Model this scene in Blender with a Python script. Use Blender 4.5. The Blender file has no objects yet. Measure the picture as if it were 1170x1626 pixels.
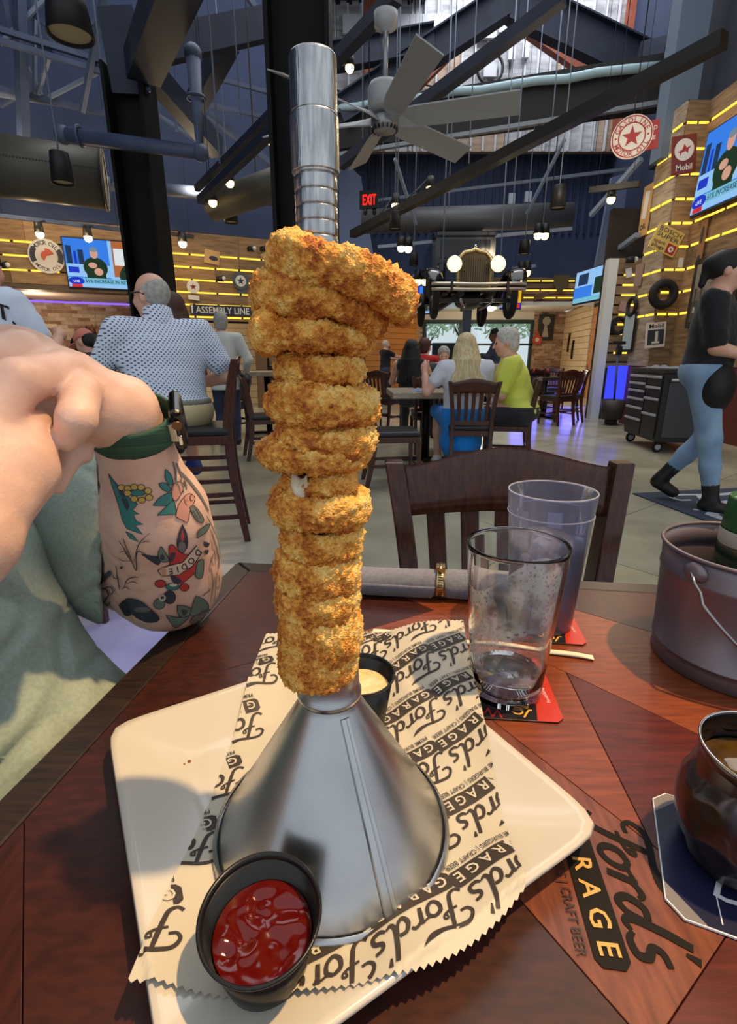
import bpy, bmesh, math, random
import numpy as np
from mathutils import Vector as V, Matrix, noise
from mathutils.bvhtree import BVHTree
from mathutils.geometry import tessellate_polygon
random.seed(7)
SC = bpy.context.scene
COL = SC.collection
PI = math.pi
# ---------------------------------------------------------------- camera
F, CX, CY, EYE = 800.0, 585.0, 813.0, 1.07
PITCH = math.atan(243 / F)
cam_d = bpy.data.cameras.new('camera'); cam = bpy.data.objects.new('camera', cam_d); COL.objects.link(cam)
cam.location = (0, 0, EYE); cam.rotation_euler = (PI / 2 - PITCH, 0, 0)
cam_d.sensor_fit = 'VERTICAL'; cam_d.sensor_height = 36; cam_d.lens = 36 * F / 1626
cam_d.clip_start = 0.01; cam_d.clip_end = 200
SC.camera = cam
FW = V((0, math.cos(PITCH), -math.sin(PITCH))); UP = V((0, math.sin(PITCH), math.cos(PITCH))); EYEV = V((0, 0, EYE))
def ray(x, y): return V((1, 0, 0)) * ((x - CX) / F) - UP * ((y - CY) / F) + FW
def PZ(x, y, z): d = ray(x, y); return EYEV + d * ((z - EYE) / d.z)      # the point seen there at height z
def PY(x, y, Y): d = ray(x, y); return EYEV + d * (Y / d.y)              # ... at distance Y
def PX(x, y, X): d = ray(x, y); return EYEV + d * (X / d.x)
def PD(x, y, D): return EYEV + ray(x, y) * D                             # ... at depth D along the view axis
def proj(p):
    v = p - EYEV; z = v.dot(FW); return CX + F * v.x / z, CY - F * v.dot(UP) / z
# ---------------------------------------------------------------- world, lights, exposure
W = bpy.data.worlds.new('world'); SC.world = W; W.use_nodes = True
wb = W.node_tree.nodes['Background']; wb.inputs[0].default_value = (0.86, 0.93, 1.0, 1); wb.inputs[1].default_value = 0.80
SC.view_settings.view_transform = 'Standard'; SC.view_settings.look = 'None'
SC.view_settings.exposure = 0.0; SC.view_settings.gamma = 1.0; SC.view_settings.use_curve_mapping = False
def lamp(name, kind, loc, power, color, size=0.05, target=None, spot=None, sy=None):
    l = bpy.data.lights.new(name, kind); o = bpy.data.objects.new(name, l); COL.objects.link(o)
    l.energy = power; l.color = color; o.location = loc
    if kind == 'AREA':
        l.size = size
        if sy: l.shape = 'RECTANGLE'; l.size_y = sy
    else: l.shadow_soft_size = size
    if spot: l.spot_size = math.radians(spot); l.spot_blend = 0.22
    if target is not None: o.rotation_euler = (V(target) - V(loc)).to_track_quat('-Z', 'Y').to_euler()
    return o
WARM = (1.0, 0.66, 0.30)
lamp('table_spot', 'SPOT', (1.38, 0.30, 4.5), 820, (1.0, 0.64, 0.28), 0.05, (0.22, 0.32, 0.76), 16.5)
lamp('blue_underglow', 'AREA', (-0.80, 1.75, 0.45), 3.0, (0.03, 0.03, 1.0), 0.7, (-0.9, 1.8, 0), sy=0.5)
lamp('blue_underglow_bar', 'AREA', (4.2, 12.0, 0.5), 30, (0.10, 0.10, 1.0), 1.6, (4.1, 11.6, 0), sy=0.6)
lamp('room_fill', 'AREA', (.5, 8.0, 8.8), 470, (.94, .97, 1.0), 9.0, (.5, 8.0, 0), sy=7.0)  # fill light added under the roof to brighten the middle of the room
for x, y, z, e in ((3.5, 6.6, 3.9, 60), (2.9, 8.6, 3.6, 28), (-5.6, 8.8, 3.9, 44), (-3.0, 9.9, 3.9, 44), (-3.2, 11.6, 2.0, 30), (3.6, 15.9, 1.6, 65), (6.0, 13.0, 3.6, 34), (-6.5, 10.6, 2.0, 26)): lamp('warm_fill', 'POINT', (x, y, z), e, (1.0, .78, .52), .12)  # warm fill points added to brighten plank walls, recesses and window bay
# ---------------------------------------------------------------- materials
def lin(c):
    c = c / 255.0
    return c / 12.92 if c <= 0.04045 else ((c + 0.055) / 1.055) ** 2.4
def L(rgb): return (lin(rgb[0]), lin(rgb[1]), lin(rgb[2]), 1)
MATS = {}
def M(name, rgb, rough=0.5, metal=0.0, rgb2=None, scale=8.0, stretch=None, bump=0.0, bscale=None, emit=None, spec=None, detail=4.0, lo=0.35, hi=0.65, trans=0.0, ior=1.45, coat=0.0, sheen=0.0, sss=0.0):
    if name in MATS: return MATS[name]
    m = bpy.data.materials.new(name); MATS[name] = m; m.use_nodes = True
    nt = m.node_tree; N = nt.nodes; b = N['Principled BSDF']; lk = nt.links.new
    b.inputs['Base Color'].default_value = L(rgb); b.inputs['Roughness'].default_value = rough; b.inputs['Metallic'].default_value = metal
    b.inputs['IOR'].default_value = ior
    if trans: b.inputs['Transmission Weight'].default_value = trans
    if coat: b.inputs['Coat Weight'].default_value = coat; b.inputs['Coat Roughness'].default_value = 0.12
    if sheen: b.inputs['Sheen Weight'].default_value = sheen
    if sss: b.inputs['Subsurface Weight'].default_value = sss; b.inputs['Subsurface Radius'].default_value = (0.012, 0.005, 0.003); b.inputs['Subsurface Scale'].default_value = 1.0
    if spec is not None: b.inputs['Specular IOR Level'].default_value = spec
    if emit: b.inputs['Emission Color'].default_value = L(rgb); b.inputs['Emission Strength'].default_value = emit
    if rgb2 or bump:
        tc = N.new('ShaderNodeTexCoord'); mp = N.new('ShaderNodeMapping'); lk(tc.outputs['Object'], mp.inputs[0])
        if stretch: mp.inputs['Scale'].default_value = stretch
        nz = N.new('ShaderNodeTexNoise'); nz.inputs['Scale'].default_value = scale; nz.inputs['Detail'].default_value = detail; lk(mp.outputs[0], nz.inputs['Vector'])
        if rgb2:
            r = N.new('ShaderNodeValToRGB'); r.color_ramp.elements[0].color = L(rgb); r.color_ramp.elements[1].color = L(rgb2)
            r.color_ramp.elements[0].position = lo; r.color_ramp.elements[1].position = hi
            lk(nz.outputs['Fac'], r.inputs[0]); lk(r.outputs[0], b.inputs['Base Color'])
        if bump:
            n2 = nz
            if bscale:
                n2 = N.new('ShaderNodeTexNoise'); n2.inputs['Scale'].default_value = bscale; n2.inputs['Detail'].default_value = 3; lk(mp.outputs[0], n2.inputs['Vector'])
            bp = N.new('ShaderNodeBump'); bp.inputs['Strength'].default_value = bump; bp.inputs['Distance'].default_value = 0.002
            lk(n2.outputs['Fac'], bp.inputs['Height']); lk(bp.outputs[0], b.inputs['Normal'])
    return m
def glow(name, rgb, strength):
    if name in MATS: return MATS[name]
    m = bpy.data.materials.new(name); MATS[name] = m; m.use_nodes = True; nt = m.node_tree
    nt.nodes.remove(nt.nodes['Principled BSDF']); e = nt.nodes.new('ShaderNodeEmission')
    e.inputs[0].default_value = L(rgb); e.inputs[1].default_value = strength
    nt.links.new(e.outputs[0], nt.nodes['Material Output'].inputs[0]); return m
def thin_glass(name, rgb=(255, 255, 255), tint=1.0, rough=0.03, body=0.0):
    # thin clear sheet: see-through plus a fresnel reflection, optionally a little milky
    if name in MATS: return MATS[name]
    m = bpy.data.materials.new(name); MATS[name] = m; m.use_nodes = True; nt = m.node_tree; N = nt.nodes; lk = nt.links.new
    N.remove(N['Principled BSDF']); t = N.new('ShaderNodeBsdfTransparent'); t.inputs[0].default_value = L(rgb)
    g = N.new('ShaderNodeBsdfGlossy'); g.inputs['Roughness'].default_value = rough
    fr = N.new('ShaderNodeFresnel'); fr.inputs[0].default_value = 1.45; mx = N.new('ShaderNodeMixShader')
    lk(fr.outputs[0], mx.inputs[0]); lk(t.outputs[0], mx.inputs[1]); lk(g.outputs[0], mx.inputs[2]); out = mx
    if body:
        d0 = N.new('ShaderNodeBsdfDiffuse'); d0.inputs[0].default_value = L(rgb); d1 = N.new('ShaderNodeBsdfTranslucent'); d1.inputs[0].default_value = L(rgb); d = N.new('ShaderNodeMixShader'); d.inputs[0].default_value = .6; lk(d0.outputs[0], d.inputs[1]); lk(d1.outputs[0], d.inputs[2]); m2 = N.new('ShaderNodeMixShader'); m2.inputs[0].default_value = body
        lk(mx.outputs[0], m2.inputs[1]); lk(d.outputs[0], m2.inputs[2]); out = m2
    lk(out.outputs[0], N['Material Output'].inputs[0]); return m
# ---------------------------------------------------------------- mesh building
def basis(d):
    d = V(d).normalized(); a = V((0, 0, 1)) if abs(d.z) < 0.95 else V((1, 0, 0))
    x = d.cross(a).normalized(); return x, d.cross(x).normalized()
class MB:
    def __init__(s): s.v = []; s.f = []; s.sm = []; s.mi = []
    def add(s, vs, fs, smooth=False, mi=0):
        o = len(s.v); s.v += [V(p) for p in vs]
        for f in fs: s.f.append([i + o for i in f]); s.sm.append(smooth); s.mi.append(mi)
        return s
    def box(s, c, size, R=None, mi=0):
        c = V(c); h = V(size) / 2; vs = []
        for x in (-1, 1):
            for y in (-1, 1):
                for z in (-1, 1):
                    p = V((x * h.x, y * h.y, z * h.z)); vs.append(c + (R @ p if R else p))
        return s.add(vs, [(0, 1, 3, 2), (4, 6, 7, 5), (0, 4, 5, 1), (2, 3, 7, 6), (0, 2, 6, 4), (1, 5, 7, 3)], mi=mi)
    def bar(s, p0, p1, w, h=None, mi=0, up=None):
        p0 = V(p0); p1 = V(p1); h = h or w; d = (p1 - p0)
        if up is not None: x = d.cross(V(up)).normalized(); y = x.cross(d).normalized()
        else: x, y = basis(d)
        vs = [p + x * (a * w / 2) + y * (b * h / 2) for p in (p0, p1) for a, b in ((-1, -1), (1, -1), (1, 1), (-1, 1))]
        return s.add(vs, [(3, 2, 1, 0), (4, 5, 6, 7), (0, 1, 5, 4), (1, 2, 6, 5), (2, 3, 7, 6), (3, 0, 4, 7)], mi=mi)
    def cyl(s, p0, p1, r0, r1=None, n=14, mi=0):
        p0 = V(p0); p1 = V(p1); r1 = r0 if r1 is None else r1; x, y = basis(p1 - p0); vs = []
        for p, r in ((p0, r0), (p1, r1)):
            for i in range(n):
                a = 2 * PI * i / n; vs.append(p + x * (r * math.cos(a)) + y * (r * math.sin(a)))
        s.add(vs, [(i, n + i, n + (i + 1) % n, (i + 1) % n) for i in range(n)], True, mi)
        o = len(s.v) - 2 * n
        s.f.append([o + i for i in range(n)]); s.f.append([o + n + i for i in reversed(range(n))]); s.sm += [False, False]; s.mi += [mi, mi]
        return s
    def lathe(s, prof, o=(0, 0, 0), n=40, R=None, mi=0, arc=2 * PI, warp=None):
        o = V(o); full = abs(arc - 2 * PI) < 1e-6; m = n if full else n + 1; vs = []
        for r, z in prof:
            for i in range(m):
                a = arc * i / n; p = V((r * math.cos(a), r * math.sin(a), z))
                if warp: p = warp(p, a)
                vs.append(o + (R @ p if R else p))
        fs = []
        for j in range(len(prof) - 1):
            for i in range(n):
                k = (i + 1) % m; fs.append((j * m + i, j * m + k, (j + 1) * m + k, (j + 1) * m + i))
        return s.add(vs, fs, True, mi)
    def tube(s, pts, r, n=8, closed=False, mi=0, sq=None):
        pts = [V(p) for p in pts]; k = len(pts); vs = []; rr = r if isinstance(r, (list, tuple)) else [r] * k; px = None
        for i, p in enumerate(pts):
            d = (pts[(i + 1) % k] - pts[i - 1]) if closed else (pts[min(i + 1, k - 1)] - pts[max(i - 1, 0)])
            d.normalize()
            if px is None: x, y = basis(d)
            else: x = (px - d * px.dot(d)).normalized(); y = d.cross(x)
            px = x
            for j in range(n):
                a = 2 * PI * j / n; vs.append(p + x * (rr[i] * math.cos(a)) + y * (rr[i] * (sq or 1) * math.sin(a)))
        fs = []
        for i in range(k if closed else k - 1):
            a, b = i * n, ((i + 1) % k) * n
            fs += [(a + j, a + (j + 1) % n, b + (j + 1) % n, b + j) for j in range(n)]
        s.add(vs, fs, True, mi)
        if not closed:
            o = len(s.v) - k * n
            s.f += [[o + j for j in reversed(range(n))], [o + (k - 1) * n + j for j in range(n)]]; s.sm += [False] * 2; s.mi += [mi] * 2
        return s
    def prism(s, poly, Mx, d, mi=0):
        # polygon in local xy of matrix Mx, thickness d along +z
        n = len(poly); vs = [Mx @ V((x, y, 0)) for x, y in poly] + [Mx @ V((x, y, d)) for x, y in poly]
        return s.add(vs, [list(reversed(range(n))), list(range(n, 2 * n))] + [(i, (i + 1) % n, n + (i + 1) % n, n + i) for i in range(n)], mi=mi)
    def ball(s, c, r, n=12, R=None, mi=0):
        c = V(c); r = V(r) if not isinstance(r, (int, float)) else V((r, r, r)); vs = []; m = n // 2 + 1
        for j in range(m):
            t = PI * j / (m - 1)
            for i in range(n):
                a = 2 * PI * i / n; p = V((r.x * math.sin(t) * math.cos(a), r.y * math.sin(t) * math.sin(a), r.z * math.cos(t))); vs.append(c + (R @ p if R else p))
        return s.add(vs, [(j * n + i, (j + 1) * n + i, (j + 1) * n + (i + 1) % n, j * n + (i + 1) % n) for j in range(m - 1) for i in range(n)], True, mi)
    def grid(s, fn, nu, nv, smooth=True, mi=0):
        vs = [fn(i / nu, j / nv) for j in range(nv + 1) for i in range(nu + 1)]; w = nu + 1
        return s.add(vs, [(j * w + i, j * w + i + 1, (j + 1) * w + i + 1, (j + 1) * w + i) for j in range(nv) for i in range(nu)], smooth, mi)
    def torus(s, c, R, r, n=32, k=8, Mx=None, mi=0):
        Mx = Mx or Matrix.Identity(3)
        return s.tube([V(c) + Mx @ V((R * math.cos(2 * PI * i / n), R * math.sin(2 * PI * i / n), 0)) for i in range(n)], r, k, True, mi)
    def build(s, name, mat, parent=None, bevel=0, sub=0, solid=0, origin=None, fix=True):
        me = bpy.data.meshes.new(name)
        if parent is not None: o0 = wloc(parent)
        elif origin is not None: o0 = V(origin)
        else:
            xs = [p.x for p in s.v]; ys = [p.y for p in s.v]; zs = [p.z for p in s.v]
            o0 = V(((min(xs) + max(xs)) / 2, (min(ys) + max(ys)) / 2, min(zs)))
        me.from_pydata([p - o0 for p in s.v], [], s.f)
        me.polygons.foreach_set('use_smooth', s.sm); me.polygons.foreach_set('material_index', s.mi)
        for m in (mat if isinstance(mat, (list, tuple)) else [mat]): me.materials.append(m)
        if fix and len(s.f) < 60000:
            bm = bmesh.new(); bm.from_mesh(me); bmesh.ops.remove_doubles(bm, verts=bm.verts, dist=1e-6); bmesh.ops.recalc_face_normals(bm, faces=bm.faces); bm.to_mesh(me); bm.free()
        me.update()
        o = bpy.data.objects.new(name, me); COL.objects.link(o)
        if parent is not None: o.parent = parent
        else: o.location = o0
        if bevel:
            b = o.modifiers.new('bevel', 'BEVEL'); b.width = bevel; b.segments = 2; b.limit_method = 'ANGLE'; b.angle_limit = 0.7
        if solid: b = o.modifiers.new('solid', 'SOLIDIFY'); b.thickness = solid; b.offset = 0
        if sub: b = o.modifiers.new('sub', 'SUBSURF'); b.levels = sub; b.render_levels = sub
        return o
def wloc(o):
    p = V(o.location)
    while o.parent: o = o.parent; p = p + V(o.location)
    return p
def tag(o, label, cat, group=None, kind=None):
    o['label'] = label; o['category'] = cat
    if group: o['group'] = group
    if kind: o['kind'] = kind
    return o
def thing(name, label, cat, loc=(0, 0, 0), group=None):
    o = bpy.data.objects.new(name, None); COL.objects.link(o); o.location = loc; o.empty_display_size = 0.05
    return tag(o, label, cat, group)
KIDS = {}
def copy_tree(o, parent=None):
    c = o.copy(); COL.objects.link(c)
    if parent is not None: c.parent = parent
    for ch in list(o.children): copy_tree(ch, c)
    return c
def struct(o): o['kind'] = 'structure'; return o
# text in flat polygons: (verts 2d, faces), unit letter height, origin at left baseline
TXT = {}
def text2d(s, bold=0.0, space=1.0):
    k = (s, bold, space)
    if k in TXT: return TXT[k]
    c = bpy.data.curves.new('t', 'FONT'); c.body = s; c.size = 1.39; c.offset = bold; c.space_character = space; c.resolution_u = 2
    o = bpy.data.objects.new('t', c); COL.objects.link(o)
    bpy.context.view_layer.update()
    me = bpy.data.meshes.new_from_object(o.evaluated_get(bpy.context.evaluated_depsgraph_get()))
    r = ([(v.co.x, v.co.y) for v in me.vertices], [list(p.vertices) for p in me.polygons])
    bpy.data.objects.remove(o); bpy.data.curves.remove(c); bpy.data.meshes.remove(me)
    TXT[k] = r; return r
def twidth(s, bold=0.0, space=1.0): return max(x for x, y in text2d(s, bold, space)[0])
def put_text(mb, s, Mx, h, mi=0, bold=0.0, space=1.0, center=True, width=None):
    vs, fs = text2d(s, bold, space); w = max(x for x, y in vs); sx = h if width is None else width / w
    ox = -w * sx / 2 if center else 0
    mb.add([Mx @ V((x * sx + ox, y * h, 0)) for x, y in vs], fs, mi=mi)
def frame(o, x, y):
    # matrix with local x, y axes (roughly) as given
    x = V(x).normalized(); y = V(y); y = (y - x * y.dot(x)).normalized(); z = x.cross(y)
    return Matrix(((x.x, y.x, z.x, o[0]), (x.y, y.y, z.y, o[1]), (x.z, y.z, z.z, o[2]), (0, 0, 0, 1)))
def spline(pts, n=8):
    # Catmull-Rom through 2d/3d points
    pts = [V(p) for p in pts]; out = []
    for i in range(len(pts) - 1):
        a = pts[max(i - 1, 0)]; b = pts[i]; c = pts[i + 1]; d = pts[min(i + 2, len(pts) - 1)]
        for k in range(n):
            t = k / n; out.append(0.5 * ((2 * b) + (c - a) * t + (2 * a - 5 * b + 4 * c - d) * t * t + (3 * b - a - 3 * c + d) * t ** 3))
    return out + [pts[-1]]
def ribbon(pts, w, n=6):
    # stroke of varying width as flat quads: pts [(x, y)], w [width] per control point
    P = spline([(p[0], p[1], ww) for p, ww in zip(pts, w)], n); vs = []
    for i, p in enumerate(P):
        d = P[min(i + 1, len(P) - 1)] - P[max(i - 1, 0)]; l = math.hypot(d.x, d.y) or 1
        nx, ny = -d.y / l * p.z / 2, d.x / l * p.z / 2; vs += [(p.x + nx, p.y + ny), (p.x - nx, p.y - ny)]
    return vs, [(2 * i, 2 * i + 1, 2 * i + 3, 2 * i + 2) for i in range(len(P) - 1)]
BOLD = 1.0
SCRIPT = [  # brush-lettered word, baseline y=0
    ([(2.0, 3.35), (1.6, 2.2), (1.15, 1.0), (0.7, 0.1), (0.0, -0.15), (-0.5, 0.25)], [.34, .4, .4, .36, .26, .3]),
    ([(0.75, 2.35), (0.1, 2.4), (-0.15, 3.0), (0.5, 3.65), (1.7, 3.6), (3.0, 3.3), (4.3, 3.35), (5.3, 3.75)], [.24, .26, .3, .34, .34, .36, .5, .1]),
    ([(0.75, 1.7), (1.6, 1.75), (2.3, 2.0), (2.45, 2.35), (2.1, 2.4), (2.1, 2.0)], [.2, .22, .2, .18, .18, .16]),
    ([(3.1, 1.65), (2.35, 1.3), (2.15, 0.5), (2.6, 0.0), (3.3, 0.4), (3.55, 1.2), (3.1, 1.65), (3.6, 1.45), (4.2, 1.6)], [.3, .36, .38, .32, .32, .34, .28, .2, .2]),
    ([(4.45, 1.75), (4.25, 0.9), (4.0, 0.0)], [.34, .38, .34]),
    ([(4.2, 0.8), (4.6, 1.5), (5.2, 1.75), (5.45, 1.45)], [.2, .26, .3, .22]),
    ([(6.7, 1.5), (6.0, 1.5), (5.5, 0.7), (5.8, 0.05), (6.4, 0.35), (6.8, 1.3)], [.3, .34, .38, .34, .28, .26]),
    ([(7.75, 3.5), (7.2, 2.1), (6.8, 0.6), (7.0, 0.05), (7.5, 0.25)], [.36, .4, .38, .32, .18]),
    ([(8.45, 3.6), (8.15, 2.95)], [.36, .16]),
    ([(9.1, 1.75), (8.4, 1.6), (8.25, 1.1), (8.8, 0.7), (8.75, 0.1), (8.0, -0.05), (7.6, 0.3)], [.26, .3, .34, .36, .34, .3, .2])]
def logo_shapes(small=True, bold=1.0):
    # returns [(verts, faces, ink)] in a frame: x reading direction, y up; box of 10 x 1.9 below the script; ink 0 dark, 1 light letters
    out = []
    for p, w in SCRIPT:
        v, f = ribbon(p, [q * bold for q in w]); out.append(([(x * 1.02 + 0.25 + 0.12 * y, y * 0.95 + 0.35) for x, y in v], f, 0))
    c = 0.45; x0, x1, y0, y1 = -0.35, 10.15, -2.05, -0.1; poly = []
    for cx, cy, a0 in ((x1 - c, y1 - c, 0), (x0 + c, y1 - c, 90), (x0 + c, y0 + c, 180), (x1 - c, y0 + c, 270)):
        poly += [(cx + c * math.cos(math.radians(a0 + k * 30)), cy + c * math.sin(math.radians(a0 + k * 30))) for k in range(4)]
    # box cut in narrow upright strips so it can follow a curved sheet
    n = 24; top = lambda x: y1 - max(0, c - min(x - x0, x1 - x)) * 0.8; bot = lambda x: y0 + max(0, c - min(x - x0, x1 - x)) * 0.8
    xs = [x0 + (x1 - x0) * i / n for i in range(n + 1)]; v = []
    for x in xs: v += [(x, bot(x)), (x, top(x))]
    out.append((v, [(2 * i, 2 * i + 2, 2 * i + 3, 2 * i + 1) for i in range(n)], 0))
    for i, ch in enumerate('GARAGE'):
        tv, tf = text2d(ch, 0.02); w = max(a for a, b in tv); cx = 0.75 + i * 1.68
        out.append(([(a * 1.25 - w * .62 + cx, b * 1.2 - 1.67) for a, b in tv], tf, 1))
    if small:
        tv, tf = text2d('PRIME BURGERS | CRAFT BEER', 0.015, 1.05); w = max(a for a, b in tv)
        out.append(([(a * 9.6 / w + 0.1, b * 0.62 - 2.95) for a, b in tv], tf, 2))
    return out
# ================================================================ OUR TABLE
TZ = 0.76
TC = V((-0.21, 0.747)); EX = V((0.991, -0.134)).normalized(); EW = V((EX.y, -EX.x)); TW, TD, BW = 0.94, 0.98, 0.032
def tp(u, w): p = TC + EX * u + EW * w; return (p.x, p.y)
WOOD = dict(rough=0.34, scale=9, stretch=(3, 26, 8), detail=6, coat=0.0, bump=0.05)
def wood(n, a, b, **k):
    d = dict(WOOD); d.update(k); return M(n, a, rgb2=b, **d)
w_edge = wood('table_edge_wood', (34, 27, 24), (52, 38, 32))
w_or = wood('veneer_orange', (106, 50, 26), (132, 66, 38)); w_or2 = wood('veneer_brown', (96, 50, 34), (124, 68, 46), stretch=(26, 4, 8))
w_rd = wood('veneer_red', (68, 22, 17), (90, 32, 24)); w_dk = wood('veneer_dark', (46, 20, 16), (64, 28, 22), stretch=(26, 3, 8)); w_dk2 = wood('veneer_darkest', (46, 21, 17), (64, 29, 23), stretch=(8, 22, 8))
def clip(poly, a, b):
    # splits a convex 2d polygon by the line a->b: (left part, right part)
    n = (-(b[1] - a[1]), b[0] - a[0]); sd = lambda p: (p[0] - a[0]) * n[0] + (p[1] - a[1]) * n[1]; l, r = [], []
    for i, p in enumerate(poly):
        q = poly[(i + 1) % len(poly)]; s, t = sd(p), sd(q)
        if s >= 0: l.append(p)
        if s <= 0: r.append(p)
        if s * t < 0: k = s / (s - t); m = (p[0] + (q[0] - p[0]) * k, p[1] + (q[1] - p[1]) * k); l.append(m); r.append(m)
    return l, r
def inset(poly, d):
    c = (sum(p[0] for p in poly) / len(poly), sum(p[1] for p in poly) / len(poly)); out = []
    n = len(poly)
    if sum(poly[i][0] * poly[(i + 1) % n][1] - poly[(i + 1) % n][0] * poly[i][1] for i in range(n)) < 0: poly = poly[::-1]
    for i, p in enumerate(poly):
        a = V(poly[i - 1]); b = V(p); e = V(poly[(i + 1) % n]); d1 = (b - a).normalized(); d2 = (e - b).normalized()
        n1 = V((-d1.y, d1.x)); n2 = V((-d2.y, d2.x)); m = (n1 + n2); m = m / max(0.3, m.dot(n1)); out.append(tuple(b + m * d))
    return out
tpx = lambda x, y: tuple(PZ(x, y, TZ).xy)
table = thing('dining_table', 'dark red-brown wooden table with inlaid veneer and a black printed logo, under the white plate', 'table', (tp(.47, .49)[0], tp(.47, .49)[1], 0))
whole = [tp(BW, BW), tp(TW - BW, BW), tp(TW - BW, TD - BW), tp(BW, TD - BW)]
pieces = []
A, B = clip(whole, tpx(870, 1054), tpx(1090, 1157))
def cut(poly, p, q): return clip(poly, tpx(*p), tpx(*q))
a1, a2 = cut(A, (885, 960), (1090, 1020)); pieces += [(a1, w_dk), (a2, w_or)]
b_far, b_near = cut(B, (594, 996), (710, 963)); pieces.append((b_far, w_dk2))
b1, b2 = cut(b_near, (905, 1240), (1110, 1400))
c1, c2 = cut(b1, (940, 1150), (985, 1240)); pieces += [(c1, w_rd), (c2, w_or)]
c1b = None
d1, d2 = cut(b2, (1060, 1626), (1150, 1490))
e1, e2 = cut(d1, (840, 1445), (998, 1626)); pieces += [(d2, w_rd)]
for q in (e1, e2):
    g, h = cut(q, (38, 1300), (35, 1626)); pieces.append((g, w_or2 if q is e1 else w_dk2)); pieces.append((h, w_dk))
for poly, m in pieces:
    if len(poly) < 3: continue
    MB().prism(inset(poly, 0.0003), Matrix.Translation((0, 0, TZ - 0.006)), 0.006).build('plank', m, table, bevel=0.0004)
for q in ([(0, 0), (TW, 0), (TW - BW, BW), (BW, BW)], [(TW, 0), (TW, TD), (TW - BW, TD - BW), (TW - BW, BW)], [(TW, TD), (0, TD), (BW, TD - BW), (TW - BW, TD - BW)], [(0, TD), (0, 0), (BW, BW), (BW, TD - BW)]):
    MB().prism(inset([tp(*p) for p in q], 0.0003), Matrix.Translation((0, 0, TZ - 0.034)), 0.0344).build('edge_board', w_edge, table, bevel=0.0025)
MB().prism([tp(*p) for p in ((.03, .03), (TW - .03, .03), (TW - .03, TD - .03), (.03, TD - .03))], Matrix.Translation((0, 0, TZ - 0.03)), 0.0235).build('core_board', w_edge, table)
iron = M('black_iron', (22, 22, 24), 0.45, 0.6)
tcx, tcy = tp(.47, .49)
MB().cyl((tcx, tcy, 0.03), (tcx, tcy, TZ - .03), 0.04).build('pedestal', iron, table)
MB().bar((tcx - .3, tcy, .02), (tcx + .3, tcy, .02), .07, .04).bar((tcx, tcy - .3, .021), (tcx, tcy + .3, .021), .07, .04).build('foot', iron, table)
ink = M('black_print', (20, 16, 14), 0.6, spec=.2); gold = M('gold_print', (205, 160, 82), 0.4); faint = M('faint_print', (58, 32, 24), 0.45)
pR = PZ(926, 1374, TZ); pE = PZ(967, 1509, TZ); rd = (pE - pR).xy; sc = rd.length / (1.68 * 3); rd.normalize(); up2 = V((-rd.y, rd.x))
org = pR.xy - rd * (sc * (0.75 + 1.68 * 2)) + up2 * (sc * 1.07)
mb = MB()
for si, (v, f, k) in enumerate(logo_shapes(bold=1.35)):
    mb.add([V((org.x + (rd.x * x + up2.x * y) * sc, org.y + (rd.y * x + up2.y * y) * sc, TZ + 0.0004 + si * .00004 + (vi * 4e-7 if len(v) < 200 and k == 0 else 0) + (0.0004 if k == 1 else 0))) for vi, (x, y) in enumerate(v)], f, mi=k)
o = mb.build('printed_logo', [ink, gold, faint], table, fix=False); o['label'] = 'black and gold script logo printed on the wood'

# ================================================================ PLATE
PC = V((-0.03, 0.297)); e1_ = V((0.178, -0.044)).normalized(); PA = (e1_ + V((-e1_.y, e1_.x))).normalized(); PB = V((-PA.y, PA.x)); PH = 0.1325
def pnorm(x, y):
    q = V((x, y)) - PC; a, b = abs(q.dot(PA)), abs(q.dot(PB)); return (a ** 18 + b ** 18) ** (1 / 18)
def plate_z(d):
    t = min(1, max(0, (d - 0.082) / (PH - 0.082))); return TZ + 0.0075 + 0.0165 * (t * t * 0.35 + t * 0.65)
def sq_ring(d, z, n=128):
    out = []
    for i in range(n):
        a = 2 * PI * i / n; c, s = math.cos(a), math.sin(a); k = d / (abs(c) ** 18 + abs(s) ** 18) ** (1 / 18)
        p = PC + PA * (c * k) + PB * (s * k); out.append(V((p.x, p.y, z)))
    return out
rings = [(0.001, TZ + .0075), (0.04, TZ + .0075), (0.078, TZ + .0075)] + [(d, plate_z(d)) for d in (0.084, .09, .10, .11, .12, .1275)] + [(PH, plate_z(PH) - .0004), (PH + .0012, plate_z(PH) - .003), (PH - .001, plate_z(PH) - .0055), (.11, TZ + .0095), (.09, TZ + .004), (.086, TZ + .0004), (.08, TZ + .0002), (.076, TZ + .003), (.04, TZ + .003), (.001, TZ + .003)]
vs = []; fs = []
for d, z in rings: vs += sq_ring(d, z)
for j in range(len(rings) - 1): fs += [(j * 128 + i, j * 128 + (i + 1) % 128, (j + 1) * 128 + (i + 1) % 128, (j + 1) * 128 + i) for i in range(128)]
china = M('white_china', (198, 193, 183), 0.16, coat=0.3)
plate = MB().add(vs, fs, True).build('square_plate', china, origin=(PC.x, PC.y, TZ)); tag(plate, 'square white china plate with raised sloping rim, under the metal funnel', 'plate')
# crumbs on the plate's left rim
crumbm = M('crumb', (140, 72, 20), 0.7)
for px, py, r in ((298, 1187, .0011), (290, 1192, .0006), (470, 1186, .0008)):
    q = PZ(px, py, TZ + .0215)
    if px < 400: tag(MB().ball((q.x, q.y, plate_z(pnorm(q.x, q.y)) + r * .6), (r * 1.3, r, r), 8).build('fried_crumb', crumbm), 'tiny brown crumb lying on the left rim of the white plate' if r > .001 else 'tiniest brown speck of crumb left of a larger one on the plate rim', 'crumb')

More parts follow.
